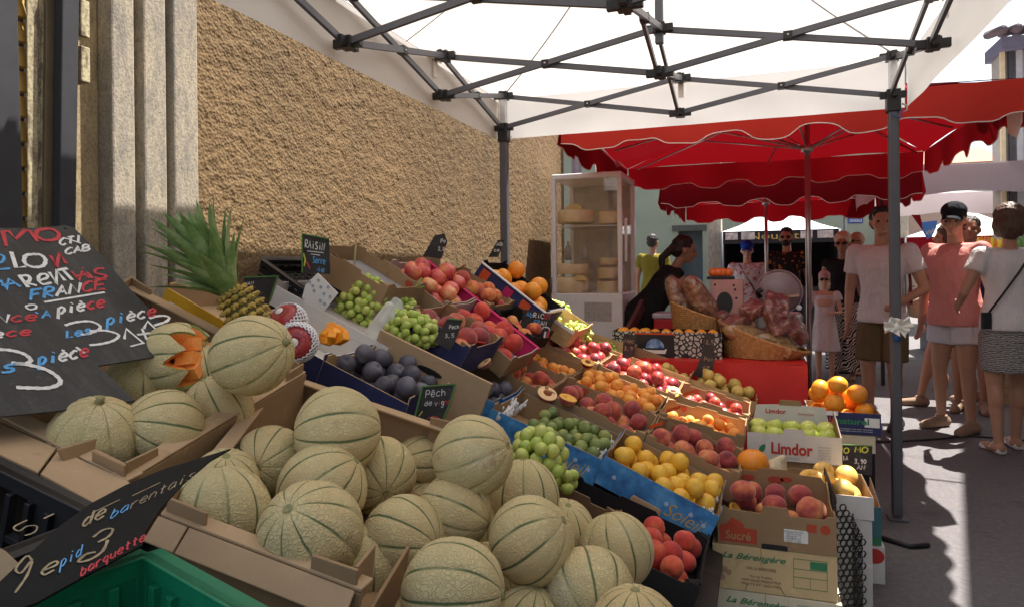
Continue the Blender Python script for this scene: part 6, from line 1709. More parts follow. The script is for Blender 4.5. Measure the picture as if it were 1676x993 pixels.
# orange crate 'naturel'
M, L = box_frame(1322, 1442, 671, 3.62, .28, .105); w = .28; h = .105
MNt = M
rt = make_crate('cardboard_crate', 'navy printed crate piled with oranges at the right of the red cloth', M, L, w, h, MT['navy'], MT['card'], long_p=FLAT, end_p=FLAT)
fit_text(rt, 'naturel', basis(V((.12 * L, -w / 2 - .0012, h * .62)), X3, Z3, FRONT), L * .44, .030, MT['inkgreen'], off=.03)
fit_text(rt, 'Ir', basis(V((-.16 * L, -w / 2 - .0012, h * .62)), X3, Z3, FRONT), L * .08, .036, MT['inkred'], off=.03)
for j in range(2): fit_text(rt, 'ORANGES A JUS NON TRAITEES', basis(V((.16 * L, -w / 2 - .0012, h * (.26 - .09 * j))), X3, Z3, FRONT), L * .45, .005, MT['inkwhite'])
mb = MB(); mb.box((.28 * L, -w / 2 - .0022, h * .38), (.20 * L, 0, 0), (0, .0008, 0), (0, 0, h * .42)); mb.box((-.24 * L, -w / 2 - .0022, h * .84), (.16 * L, 0, 0), (0, .0008, 0), (0, 0, h * .2)); mb.build('label', MT['paper'], rt)
ff(M, L, w, 'orange', 13, 'orange in the navy printed crate beside the red cloth', 'orange', 'orange', r=.047)
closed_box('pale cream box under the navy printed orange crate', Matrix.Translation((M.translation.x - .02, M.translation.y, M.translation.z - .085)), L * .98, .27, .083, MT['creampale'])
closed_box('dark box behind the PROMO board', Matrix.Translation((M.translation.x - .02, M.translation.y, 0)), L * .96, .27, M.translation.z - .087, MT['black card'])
# blue green apple crate, red white box
M, L = box_frame(1400, 1447, 826, 3.0, .26, .15, L=.16); M.translation.x = PY(1447, 826, 3.0).x - .11; L = .20
rt = make_crate('cardboard_crate', 'blue green crate with a few apples beside the tent leg', M, L, .26, .15, MT['teal card'], MT['card'], long_p=FLAT, end_p=[(-.5, 1), (.5, 1.3)])
mb = MB(); mb.box((-.02, -.1315, .045), (.075, 0, 0), (0, .001, 0), (0, 0, .07)); mb.build('label', MT['paper'], rt)
mb = MB(); mb.box((-.1, -.1313, .001), (.2, 0, 0), (0, .0008, 0), (0, 0, .028)); mb.build('green_band', MT['inkgreen'], rt)
ff(M, L, .26, 'apple', 7, 'red and yellow apple in the blue green crate', 'apple', 'apple', r=.036, base=.055)
closed_box('white box with a red disc under the blue green crate', Matrix.Translation((M.translation.x + .012, M.translation.y, 0.0)), L, .26, M.translation.z - .003, MT['white card'])
mb = MB(); q = M.translation; zz = q.z; mb.prism([V((q.x + .075 + .035 * math.cos(a_), q.y - .1313, max(.02, zz * .72) + .03 * math.sin(a_))) for a_ in [j * math.pi / 8 for j in range(16)]], (0, .0008, 0)); 
mb.build('red_disc', MT['inkred'], bpy.data.objects.get('cardboard_box.%03d' % 0) if False else None)
o_ = bpy.data.objects['red_disc']; par_ = [o for o in COL.objects if o.get('label') == 'white box with a red disc under the blue green crate'][0]; child_of(o_, par_)
mb = MB(); mb.tube([(.50, 3.5, .012), (.62, 3.42, .012), (.70, 3.46, .012)], .011, 8); tag(mb.build('black_strap', MT['black']), 'short black strap on the ground by the PROMO board', 'strap')

# perforated black plastic crate panel
rt = empty('perforated_crate', (.33, 2.6, 0), 'tall black perforated plastic crate right of the stacked boxes', 'crate')
def perforated(a, b, z0, ztop, nm, rr=.0088, pitch=.0225):
    a, b = V(a), V(b); ln = (b - a).length; d = (b - a).normalized(); mb = MB()
    rows = int((.5) / (pitch * .866)); cols = max(3, int(ln / pitch))
    for j in range(rows):
        z = z0 + pitch * .866 * (j + .5)
        for i in range(cols):
            u = pitch * (i + .5 + (j % 2) * .5)
            if z > ztop(u / ln): continue
            vs = []
            for k_ in range(12):
                a_ = math.pi / 6 * k_ + math.pi / 6
                R_h = pitch / 2 / math.cos(((a_ + 0) % (math.pi / 3)) - math.pi / 6) if True else 0
                vs.append(a + d * (u + R_h * math.cos(a_) * 1.0) + Z3 * (z + R_h * math.sin(a_)))
            for k_ in range(12):
                a_ = math.pi / 6 * k_ + math.pi / 6; vs.append(a + d * (u + rr * math.cos(a_)) + Z3 * (z + rr * math.sin(a_)))
            mb.add(vs, [(k_, (k_ + 1) % 12, 12 + (k_ + 1) % 12, 12 + k_) for k_ in range(12)])
    return child_of(mb.build(nm, MT['blackpl'], solid=.004, weld=True), rt)
xa = PY(1366, 850, 2.46).x + .006; xb = PY(1412, 900, 2.50).x
zt0 = PY(1380, 815, 2.5).z; zt1 = PY(1410, 880, 2.5).z
perforated((xa, 2.46, 0), (xb, 2.50, 0), 0, lambda u: zt0 + (zt1 - zt0) * u ** 2, 'front_panel')
perforated((xa, 2.47, 0), (xa - .005, 2.85, 0), 0, lambda u: zt0, 'side_panel')
perforated((xb, 2.51, 0), (xb, 2.85, 0), 0, lambda u: zt1, 'side_panel')

# ================================================================== CHARCUTERIE TABLE
tz = .68; cA = PZ(1322, 598, tz)
tb = empty('market_table', (cA.x - .75, cA.y + .45, 0), 'table under a bright red vinyl cloth carrying baskets of hams', 'table')
x0, x1, y0, y1 = cA.x - 1.35, cA.x, cA.y, cA.y + .95
mb = MB(); mb.box((x0 + .02, y0 + .02, tz - .03), (x1 - x0 - .04, 0, 0), (0, y1 - y0 - .04, 0), (0, 0, .025)); child_of(mb.build('tabletop', MT['dark']), tb)
for x in (x0 + .06, x1 - .06):
    for y in (y0 + .06, y1 - .06): mb = MB(); mb.cbox((x, y, (tz - .03) / 2), .03, .03, tz - .032); child_of(mb.build('leg', MT['steel']), tb)
mb = MB()
mb.grid(lambda u, v: (x0 + (x1 - x0) * u, y0 + (y1 - y0) * v, tz + .002 * noise.noise(V((u * 9, v * 6, 2)))), 40, 30)
per = [(x0, y0), (x1, y0), (x1, y1), (x0, y1), (x0, y0)]
for a_, b_ in zip(per[:-1], per[1:]):
    a_, b_ = V((*a_, tz)), V((*b_, tz)); nn = (b_ - a_).cross(Z3).normalized()
    mb.grid(lambda u, v: a_.lerp(b_, u) - Z3 * (tz - .04) * v + nn * (.004 + (.014 * math.sin(u * 19 + a_.x * 5) + .01 * noise.noise(V((u * 6, v * 2, 5)))) * v), 60, 14)
tag(mb.build('tablecloth', MT['redcloth'], weld=True), 'bright red vinyl tablecloth hanging to the ground', 'tablecloth')

def basket(label, c, rx, ry, h0, h1, rot):
    """h0 height at -x (back), h1 height at +x (low front)"""
    rt = empty('wicker_basket', Matrix.Translation(c) @ Matrix.Rotation(rot, 4, 'Z'), label, 'basket')
    mb = MB(); NR = 26; N = 44
    def pos(a, f, off=0):
        h = h0 + (h1 - h0) * (.5 + .5 * math.cos(a)) ** 1.1; e = 1 + .14 * f + .20 * f * max(0, math.cos(a))
        return V(((rx * e + off) * math.cos(a), (ry * (1 + .12 * f) + off) * math.sin(a), h * f))
    for j in range(NR):
        f = (j + .5) / NR; mb.tube([pos(2 * math.pi * k_ / (N * 2), f, .0034 * (1 if ((k_ // 2) + j) % 2 else -1)) for k_ in range(N * 2 + 1)], .0042, 5, cap=False)
    mb.build('weave', MT['wicker'], rt)
    mb = MB()
    for k_ in range(N // 1): a_ = 2 * math.pi * (k_ + .5) / N; mb.tube([pos(a_, 0), pos(a_, .5), pos(a_, 1.0)], .0028, 5)
    mb.build('stake', MT['wicker'], rt)
    mb = MB()
    for q in range(3): mb.tube([pos(2 * math.pi * k_ / 120, 1.0 + .0, .005 * math.sin(k_ * .9 + q * 2.1)) + Z3 * (.006 + .005 * math.cos(k_ * .9 + q * 2.1)) for k_ in range(121)], .0055, 6, cap=False)
    mb.build('rim', MT['wicker'], rt)
    mb = MB(); mb.rev([(0, .004), (min(rx, ry) * .95, .004)], 32); b_ = mb.build('bottom', MT['wicker'], rt); b_.scale = (rx / min(rx, ry), ry / min(rx, ry), 1)
    return rt
def on_table(px, py): return PZ(px, py, tz + .004)
b2c = on_table(1244, 588) + V((0, .17, 0)); basket('open wicker basket of wrapped ham pieces, the larger and nearer one', b2c, .215, .165, .215, .03, -.15)
b1c = PY(1141, 548, 4.66) + V((0, .15, .0)); basket('wicker basket of whole hams, farther left', b1c, .165, .14, .21, .07, -.1)
closed_box('low brown box under the left ham basket', Matrix.Translation((b1c.x, b1c.y, tz + .004)), .30, .26, b1c.z - tz - .006, MT['carddark'])
def m_ham(name, a, b, c):
    k = NT(name, .28, .6); co = k.coord(); n1 = k.noise(co, 16, 6, .65); n2 = k.noise(co, 50, 4)
    k.base(k.ramp(n1, [(.3, a), (.5, b), (.68, c)])); k.b.inputs['Coat Weight'].default_value = 1; k.b.inputs['Coat Roughness'].default_value = .08
    k.bump(k.vor(co, 30), .9, .012); return k.m
H1 = m_ham('cured ham rind', (.13, .035, .02), (.30, .11, .055), (.52, .36, .25)); H2 = m_ham('raw ham meat', (.10, .012, .012), (.22, .04, .032), (.46, .24, .18)); H3 = m_ham('golden ham rind', (.26, .12, .035), (.42, .24, .08), (.52, .34, .15))
k = NT('clear plastic film', .06, .5); k.b.inputs['Alpha'].default_value = .12; k.base((.25, .2, .2)); k.bump(k.noise(k.coord(), 24, 4), 1.0, .012); FILM = k.m
def ham(label, c, axis, ln, r, mat, taper=.5, flat=1., wrap=True, seed=0):
    rt = empty('ham', M_at(c, axis), label, 'ham')
    def shell(s):
        mb = MB()
        def f(u, v):
            t = u * math.pi; a_ = v * 2 * math.pi; z = -math.cos(t) * ln / 2 * s
            rr = r * s * math.sin(t) ** .6 * (1 - taper * u) * (1 + .16 * noise.noise(V((math.cos(a_) * 1.3, math.sin(a_) * 1.3, z * 9 + seed * 3))))
            if s > 1: rr *= 1 + .06 * noise.noise(V((math.cos(a_) * 4, math.sin(a_) * 4, z * 40)))
            return V((rr * math.cos(a_), rr * math.sin(a_) * flat, z))
        mb.grid(f, 30, 33); return mb
    shell(1).build('meat', mat, rt, weld=True)
    if wrap: shell(1.07).build('plastic_wrap', FILM, rt, weld=True)
def at_px(px, py, y): return PY(px, py, y)
ham('whole ham in clear wrap standing at the left of the left basket', at_px(1113, 492, b1c.y), CAMV(-.38, .9, 0), .36, .088, H1, .35, seed=1)
ham('long netted ham leaning right across the left basket', at_px(1150, 496, b1c.y - .04), CAMV(-.52, .83, .2), .42, .098, H1, .30, seed=2)
ham('small ham end in clear wrap at the right of the left basket', at_px(1186, 528, b1c.y - .10), CAMV(-.3, .6, .3), .18, .065, H2, .2, seed=3)
def slab_meat(label, c, M3, sx, sy, sz, mat, rind=None, seed=0):
    sx, sy, sz = sx * 1.75, sy * 1.75, sz * 1.75
    rt = empty('ham_piece', M_at(c, M3, seed * .9), label, 'ham')
    mb = MB(); mb.cbox((0, 0, 0), sx, sy, sz); me = baked(mb, [('SUBSURF', dict(levels=4, render_levels=4, subdivision_type='SIMPLE'))])
    me.transform(Matrix.Identity(4)); n = len(me.vertices)
    for v in me.vertices:
        p = v.co; p2 = V((p.x / sx, p.y / sy, p.z / sz)); rr = p2.length
        q = 1 - .16 * max(0, rr - .55) ; v.co = p * q + V(noise.noise_vector(p * 22 + V((seed, 0, 0)))) * .008
    link('meat', me, mat, rt)
    mb = MB(); mb.cbox((0, 0, -sz * .5), sx * .96, sy * .96, .012); 
    if rind: mb.build('rind', rind, rt, bevel=.005)
    me2 = me.copy(); me2.transform(Matrix.Scale(1.07, 4)); me2.materials.clear()
    for v in me2.vertices: v.co += V(noise.noise_vector(v.co * 60)) * .004
    link('plastic_wrap', me2, FILM, rt)
yb = b2c.y
slab_meat('square block of marbled ham in wrap, highest on the nearer basket', at_px(1232, 507, yb), CAMV(-.3, .8, .5), .07, .06, .04, H2, None, 1)
slab_meat('broad red cut of ham in wrap at the top of the nearer basket', at_px(1270, 502, yb), CAMV(.05, .7, .7), .11, .08, .04, H2, H3, 2)
slab_meat('thick pink slice of ham standing in the middle of the nearer basket', at_px(1272, 526, yb - .05), CAMV(.1, .25, .95), .10, .07, .05, H2, H3, 3)
slab_meat('dark ham wedge in wrap at the right of the nearer basket', at_px(1305, 540, yb), CAMV(.6, .5, .5), .07, .09, .04, H2, None, 4)
slab_meat('flat ham offcut lying at the low front lip of the nearer basket', at_px(1290, 568, yb - .05), CAMV(.3, .9, .3), .14, .06, .03, H3, H3, 5)
ham('golden rinded ham lying in the nearer basket', at_px(1218, 548, yb - .04), CAMV(-.9, .25, .3), .30, .078, H3, .3, seed=6)
ham('second golden ham lying low in the nearer basket', at_px(1268, 558, yb - .06), CAMV(-.95, .2, .2), .26, .055, H3, .2, seed=7)
slab_meat('ham wedge with yellow rind lying left on the basket rims', at_px(1204, 527, yb - .03), CAMV(-.2, .95, .2), .10, .06, .035, H2, H3, 8)
# slicer, printed carton, tomatoes
sy = y0 + .62
rt = empty('slicer', (PY(1275, 480, sy).x, sy, tz), 'meat slicer with a round clear guard behind the ham baskets', 'slicer')
c = PY(1275, 478, sy); k = NT('smoked clear plastic', .08, .5); k.b.inputs['Alpha'].default_value = .42; k.base((.42, .28, .30)); 
rr_ = .145
mb = MB(); mb.rev([(0, 0), (rr_, 0), (rr_, .005), (0, .005)], 48, c, (0, -1, 0)); child_of(mb.build('guard_disc', k.m), rt)
mb = MB(); mb.rev([(.0, .01), (.125, .01), (.13, .012), (.125, .016), (0, .016)], 48, c + V((0, .05, 0)), (0, 1, 0)); child_of(mb.build('blade', MT['chrome']), rt)
mb = MB(); mb.tube([c + V((rr_ * math.cos(a_), -.004, rr_ * math.sin(a_))) for a_ in [j * math.pi / 24 for j in range(49)]], .004, 6); child_of(mb.build('guard_ring', plain('pinkish guard ring', (.35, .22, .24), .3)), rt)
mb = MB(); mb.box(c + V((-.15, .08, -rr_ - .12)), (.3, 0, 0), (0, .2, 0), (0, 0, .12)); child_of(mb.build('motor_body', MT['alu'], bevel=.02), rt)
mb = MB(); mb.box(c + V((-.10, -.10, -.045)), (.22, 0, .02), (0, .10, 0), (0, 0, .012)); child_of(mb.build('carriage', plain('slicer tray', (.45, .30, .20), .4)), rt)
mb = MB(); mb.tube([c + V((-.12, -.06, -.03)), c + V((-.135, -.08, .0)), c + V((-.11, -.09, .02))], .018, 8); child_of(mb.build('handle', MT['black']), rt)
mb = MB(); mb.rev([(.0, 0), (.018, 0), (.018, .02), (0, .02)], 16, c + V((.12, -.02, -.10)), (0, -1, 0)); child_of(mb.build('knob', MT['whitepaint']), rt)
cy = y0 + .55
a_ = PY(1165, 530, cy); b_ = PY(1216, 458, cy)
rt = empty('printed_carton', ((a_.x + b_.x) / 2, cy, a_.z), 'pinkish carton with a big dark oval standing behind the hams', 'box')
mb = MB(); mb.box((a_.x, cy, a_.z), (b_.x - a_.x, 0, 0), (0, .18, 0), (0, 0, b_.z - a_.z)); child_of(mb.build('carton', plain('pinkish card', (.50, .26, .24), .7), bevel=.004), rt)
mb = MB(); cc = PY(1186, 496, cy - .002); mb.prism([cc + V((.052 * math.cos(t), 0, .075 * math.sin(t))) for t in [j * math.pi / 14 for j in range(28)]], (0, .0015, 0)); child_of(mb.build('dark_oval', MT['black']), rt)
mb = MB()
for px, py in ((1201, 467), (1203, 474), (1170, 466), (1205, 488)):
    q = PY(px, py, cy - .002); mb.prism([q + V((.008 * math.cos(t), 0, .008 * math.sin(t))) for t in [j * math.pi / 6 for j in range(12)]], (0, .001, 0))
child_of(mb.build('dark_dot', MT['black']), rt)
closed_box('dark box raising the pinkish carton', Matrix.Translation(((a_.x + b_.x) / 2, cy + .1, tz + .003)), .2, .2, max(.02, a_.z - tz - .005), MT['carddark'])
ms = fruit_mesh('orange', 1); ms.transform(Matrix.Scale(.03, 4)); ms.materials.append(plain('tomato skin', (.75, .16, .03), .15, spec=.6, var=.1))
zt_ = PY(1180, 452, cy + .1).z
mb = MB(); mb.cbox((PY(1180, 452, cy + .1).x, cy + .1, zt_ - .012), .18, .12, .02); tag(mb.build('tray', MT['black'], bevel=.004), 'black tray of tomatoes on the pinkish carton', 'tray')
for i in range(9):
    p = V((PY(1180, 452, cy).x - .055 + .034 * (i % 4), cy + .06 + .045 * (i // 4), zt_ + .026)); tag(link('tomato', ms, None, None, Matrix.Translation(p) @ rrot()), 'glossy orange red tomato in the black tray', 'tomato', 'tomatoes in the black tray')

# black and white patterned box of oranges in front of the red cloth
bz = PY(1090, 590, 4.2)
a_, b_ = PY(1002, 541, 4.40), PY(1182, 592, 4.40)
def m_pattern():
    k = NT('black and white leaf print', .6, .3); co = k.coord(scale=(1, 1, 1))
    v = k.vor(co, 34, 'DISTANCE_TO_EDGE'); v2 = k.vor(co, 90, 'DISTANCE_TO_EDGE')
    f = k.ramp(v, [(.10, (0, 0, 0)), (.16, (1, 1, 1))]); g_ = k.ramp(v2, [(.05, (0, 0, 0)), (.12, (1, 1, 1))])
    k.base(k.mix(k.mix(.5, f, g_, 'MULTIPLY'), (.02, .02, .02), (.62, .60, .55))); k.bump(v, .1); return k.m
pat = m_pattern()
h_ = a_.z - b_.z; L_ = b_.x - a_.x; w_ = .22
rt = empty('fruit_box', ((a_.x + b_.x) / 2, 4.40 + w_ / 2, b_.z), 'black box with white leaf pattern holding small oranges, before the red table', 'box')
mb = MB(); mb.box((a_.x, 4.40, b_.z), (L_, 0, 0), (0, .004, 0), (0, 0, h_)); child_of(mb.build('front_panel', pat), rt)
mb = MB(); mb.box((a_.x, 4.404, b_.z), (.004, 0, 0), (0, w_, 0), (0, 0, h_)); mb.box((b_.x - .004, 4.404, b_.z), (.004, 0, 0), (0, w_, 0), (0, 0, h_)); mb.box((a_.x, 4.404 + w_, b_.z), (L_, 0, 0), (0, .004, 0), (0, 0, h_)); mb.box((a_.x, 4.404, b_.z), (L_, 0, 0), (0, w_, 0), (0, 0, .004)); child_of(mb.build('carton', MT['black card']), rt)
p_a, p_b = PY(1038, 546, 4.398), PY(1104, 590, 4.398)
mb = MB(); mb.prism([V((p_a.x, 4.399, p_b.z)), V((p_b.x, 4.399, p_b.z)), V((p_b.x, 4.399, p_a.z)), V((p_a.x, 4.399, p_a.z))], (0, -.001, 0)); child_of(mb.build('black_field', MT['black']), rt)
cc = PY(1072, 569, 4.396)
mb = MB(); mb.prism([cc + V((.058 * math.cos(t), 0, .06 * math.sin(t))) for t in [j * math.pi / 16 for j in range(17)]], (0, -.001, 0)); k = NT('blue dome print', .5); k.base(k.ramp(k.noise(k.coord(), 22, 3), [(.35, (.02, .10, .35)), (.7, (.35, .55, .75))])); child_of(mb.build('blue_dome', k.m), rt)
mb = MB(); mb.prism([cc + V((x, 0, z)) for x, z in ((-.075, -.002), (-.055, -.012), (.055, -.012), (.075, -.002), (.065, -.035), (-.065, -.035))], (0, -.0012, 0)); child_of(mb.build('ribbon_banner', MT['paper']), rt)
mb = MB(); mb.box((p_a.x, 4.396, p_a.z - .001), (p_b.x - p_a.x, 0, 0), (0, .003, 0), (0, 0, .010)); child_of(mb.build('orange_edge', MT['orange card']), rt)
ms = fmesh('boxorange', 'orange', MT['orange'], .035)
for i in range(12):
    p = V((a_.x + .055 + (i % 9) * (L_ - .11) / 8.0, 4.455 + .075 * (i // 9), a_.z - .018)); tag(link('orange', ms[i % 4], None, None, Matrix.Translation(p) @ rrot()), 'small orange in the black leaf patterned box', 'orange', 'oranges in the leaf patterned box')
mb = MB(); mb.cbox(((a_.x + b_.x) / 2, 4.40 + w_ / 2, a_.z - .058), L_ * .97, w_ * .92, .01); child_of(mb.build('liner', MT['carddark']), rt)
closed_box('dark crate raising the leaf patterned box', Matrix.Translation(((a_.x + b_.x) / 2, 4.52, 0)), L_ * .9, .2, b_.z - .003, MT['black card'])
# red cooler with white lid behind the left basket
a_ = PY(1070, 560, 5.25); b_ = PY(1105, 514, 5.25)
rt = empty('cooler', ((a_.x + b_.x) / 2, 5.05, a_.z - .1), 'red cool box with pale lid left of the ham baskets', 'cool box')
mb = MB(); mb.box((a_.x, 5.25, .35), (b_.x - a_.x + .12, 0, 0), (0, .25, 0), (0, 0, b_.z - .385)); child_of(mb.build('body', plain('red plastic', (.50, .02, .03), .4), bevel=.01), rt)
mb = MB(); mb.box((a_.x - .01, 5.24, b_.z - .034), (b_.x - a_.x + .14, 0, 0), (0, .27, 0), (0, 0, .04)); child_of(mb.build('lid', plain('lilac grey plastic', (.50, .48, .58), .4), bevel=.01), rt)
mb = MB(); mb.box((a_.x - .05, 5.2, 0), (.5, 0, 0), (0, .35, 0), (0, 0, .348)); tag(mb.build('wooden_stool', MT['dark'], bevel=.005), 'dark wooden stool block under the red cool box', 'stool')

# ================================================================== CHEESE CABINET
fy = 5.35; fl_ = PY(903, 400, fy).x - .0; fr_ = PY(1018, 400, fy).x; ft = PY(960, 285, fy).z; fd = .62
rt = empty('display_cabinet', ((fl_ + fr_) / 2, fy + fd / 2, 0), 'tall white glass fronted refrigerated cabinet full of cheeses against the wall', 'cabinet')
zg0 = PY(950, 480, fy).z; zg1 = ft - .035
WP = MT['whitepaint']
def cb(nm, mt, x, y, z, dx, dy, dz, bev=.004): mb = MB(); mb.box((x, y, z), (dx, 0, 0), (0, dy, 0), (0, 0, dz)); return child_of(mb.build(nm, mt, bevel=bev), rt)
cb('base_cabinet', WP, fl_, fy, .05, fr_ - fl_, fd, zg0 - .05, .01)
cb('top', WP, fl_, fy, zg1, fr_ - fl_, fd, .045, .01)
for x in (fl_, fr_ - .035):
    for y in (fy, fy + fd - .035): cb('corner_post', WP, x, y, zg0, .035, .035, zg1 - zg0)
cb('back_panel', plain('cream cabinet lining', (.52, .46, .38), .4), fl_ + .03, fy + fd - .02, zg0, fr_ - fl_ - .06, .01, zg1 - zg0)
k = NT('cabinet glass', .02, .5); tr_ = k.n('ShaderNodeBsdfTransparent'); gl_ = k.n('ShaderNodeBsdfGlossy'); gl_.inputs['Roughness'].default_value = .03; mx_ = k.n('ShaderNodeMixShader'); mx_.inputs[0].default_value = .07; k.l(tr_.outputs[0], mx_.inputs[1]); k.l(gl_.outputs[0], mx_.inputs[2]); k.l(mx_.outputs[0], k.out.inputs[0]); GL = k.m
cb('glass_pane', GL, fl_ + .035, fy + .012, zg0, fr_ - fl_ - .07, .005, zg1 - zg0, 0); cb('glass_pane', GL, fr_ - .02, fy + .035, zg0, .005, fd - .07, zg1 - zg0, 0); cb('glass_pane', GL, fl_ + .015, fy + .035, zg0, .005, fd - .07, zg1 - zg0, 0)
zs = PY(960, 370, fy + .1).z
cb('shelf', plain('wire shelf', (.6, .6, .6), .3, .5), fl_ + .035, fy + .03, zs - .008, fr_ - fl_ - .07, fd - .08, .006, 0)
cb('door_handle', WP, fr_ - .003, fy + .12, zg0 + .25, .02, .03, .35)
cb('service_plate', plain('speckled plate', (.45, .43, .41), .7, var=.3, vs=90), (fl_ + fr_) / 2 - .02, fy - .003, zg0 - .22, .22, .004, .15, .001)
mb = MB()
for i in range(7): mb.box((fr_ + .0005, fy + .1, .1 + i * .04), (.003, 0, 0), (0, .4, 0), (0, 0, .018))
child_of(mb.build('vent_grille', MT['inkgrey']), rt)
for x in (fl_ + .04, fr_ - .08):
    for y in (fy + .04, fy + fd - .08): cb('foot', MT['black'], x, y, 0, .04, .04, .05)
CH = plain('pale cheese rind', (.72, .56, .33), .5, var=.1, bump=.2); CH2 = plain('cut cheese', (.78, .56, .22), .45, var=.08)
def wheel(px, py, dx, h, lab, cut=False, dy=0):
    p = PY(px, py, fy + .16 + dy); r_ = dx
    mb = MB(); mb.rev([(0, 0), (r_ * .96, 0), (r_, h * .12), (r_, h * .88), (r_ * .95, h), (0, h)], 36, p - Z3 * 0); tag(mb.build('cheese_round', CH), lab, 'cheese')
s_w = .62 / 1
wheel(943, 366, .155, .105, 'large pale cheese wheel left on the cabinet shelf'); wheel(1000, 367, .10, .10, 'pale half cheese wheel right on the cabinet shelf')
wheel(932, 479, .16, .13, 'large cheese wheel at the bottom left of the cabinet'); wheel(934, 449, .15, .085, 'smaller golden cheese wheel stacked on the bottom left one')
wheel(996, 480, .095, .10, 'amber cheese at the bottom right of the cabinet', dy=.04); wheel(996, 456, .09, .09, 'middle amber cheese of the right hand stack in the cabinet', dy=.04); wheel(996, 434, .075, .06, 'topmost amber cheese of the right hand stack in the cabinet', dy=.04)
for (px, py, y_, lab, s) in ((938, 342, fy + .2, 'wedge of cheese lying on the large wheel on the shelf', 1), (922, 438, fy + .03, 'crescent cut of bright cheese in front of the golden wheel', .8), (948, 458, fy + .02, 'second crescent cut of bright cheese against the glass', .8)):
    p = PY(px, py, y_); mb = MB(); mb.prism([p + V((-.08 * s, 0, 0)), p + V((.08 * s, 0, -.01)), p + V((.06 * s, 0, .03)), p + V((-.02 * s, 0, .045 * s))], (0, .05, 0)); tag(mb.build('cheese_wedge', CH2, bevel=.004), lab, 'cheese')
for px in (930, 957): 
    p = PY(px, 428, fy + .35); mb = MB(); mb.rev([(0, 0), (.028, 0), (.028, .10), (.012, .13), (.012, .16), (0, .16)], 14, p + Z3 * .01); tag(mb.build('bottle', plain('cloudy glass', (.40, .38, .36), .1)), 'clear bottle at the back of the cheese cabinet, %s of two' % ('left' if px == 930 else 'right'), 'bottle')
# dark slanted board beside the cabinet
p0_ = PY(1028, 545, 5.0); p1_ = PY(1052, 498, 5.4); mb = MB(); mb.bar(p0_, p1_, .03, .09); tag(mb.build('folded_board', plain('dark brown board', (.10, .035, .035), .5)), 'dark reddish folded board leaning by the cheese cabinet', 'board')

# ================================================================== STREET BITS
mb = MB(); pts = [PZ(x, y, .006) for x, y in ((1380, 724), (1450, 722), (1530, 718), (1580, 713), (1620, 715), (1676, 720), (1760, 726))]
mb.tube([V(q) for q in crom([tuple(p) for p in pts], 5)], .008, 8); tag(mb.build('cable', MT['black']), 'thin black cable running across the street behind the tent leg', 'cable')
for (x, y, d) in ((2.06, 7.2, 0), (2.26, 7.6, 1)):
    rt = empty('wooden_crate', (x, y, 0), 'upright slatted wooden crate at the right edge, %s one' % ('nearer' if d == 0 else 'farther'), 'crate')
    for i in range(4): mb = MB(); mb.cbox((x + .0 + i * .085, y, .26), .07, .015, .52); child_of(mb.build('slat', WD, bevel=.002), rt)
    mb = MB(); mb.cbox((x + .13, y + .02, .06), .34, .02, .06); mb.cbox((x + .13, y + .02, .44), .34, .02, .06); mb.cbox((x + .13, y + .2, .26), .34, .012, .5); child_of(mb.build('rail', WD), rt)
# stall far right: shelf of bright jars, blue banner, counter
rt = empty('far_stall', (3.2, 10.5, 0), 'far stall counter with a dark body under the pale awning', 'market stall')
sx0, sx1 = PY(1540, 400, 10.4).x, PY(1690, 400, 10.4).x
zj = PY(1600, 412, 10.4).z
mb = MB(); mb.box((sx0, 10.4, zj - .06), (sx1 - sx0, 0, 0), (0, .3, 0), (0, 0, .055)); child_of(mb.build('shelf', plain('pink stall front', (.55, .25, .27), .6)), rt)
mb = MB(); mb.box((sx0, 10.5, 0), (sx1 - sx0, 0, 0), (0, 1.2, 0), (0, 0, zj - .35)); child_of(mb.build('counter', plain('dark stall body', (.05, .05, .06), .6)), rt)
mb = MB(); mb.box((sx0, 10.6, zj - .3), (sx1 - sx0, 0, 0), (0, .02, 0), (0, 0, .12)); child_of(mb.build('pale_board', MT['inkgrey']), rt)
jc = [(.75, .42, .02), (.70, .20, .02), (.60, .05, .04), (.80, .60, .04), (.30, .45, .05), (.12, .25, .08)]
jm = [plain('bright jar', c, .3) for c in jc]
nj = 26
for i in range(nj):
    x = sx0 + .04 + (sx1 - sx0 - .08) * i / (nj - 1); mb = MB(); hh = .16 + .05 * random.random()
    mb.rev([(0, 0), (.026, 0), (.026, hh * .8), (.015, hh * .88), (.015, hh), (0, hh)], 10, (x, 10.5, zj - .004))
    ci = (2 if i < 3 else (4 if 19 < i < 23 else (5 if i >= 23 else random.choice((0, 0, 1, 3)))))
    tag(mb.build('jar', jm[ci]), {0: 'amber', 1: 'orange', 2: 'red', 3: 'yellow', 4: 'light green', 5: 'dark green'}[ci] + ' jar in the row on the far stall shelf', 'jar', 'jars on the far stall shelf, ' + {0: 'amber', 1: 'orange', 2: 'red', 3: 'yellow', 4: 'light green', 5: 'dark green'}[ci])
mb = MB(); mb.prism([PY(x, y, 9.0) for x, y in ((1509, 364), (1534, 361), (1532, 374), (1525, 388), (1518, 392), (1511, 380))], (0, .01, 0)); bn = tag(mb.build('banner', m_fabric('sky blue banner cloth', (.15, .33, .68), .45, (.25, .45, .85))), 'small blue banner hanging under the pale awning', 'banner')
child_of(fit_text(None, '49€', basis(PY(1523, 380, 8.997), V((.93, 0, .35)).normalized(), V((-.35, 0, .93)).normalized(), FRONT), .11, .06, MT['inkwhite']), bn)
mb = MB(); mb.prism([PY(x, y, 9.6) for x, y in ((1492, 352), (1512, 380), (1506, 352))], (0, .01, 0)); tag(mb.build('red_pennant', MT['red cloth shaded tone']), 'red cloth corner hanging left of the blue banner', 'cloth')

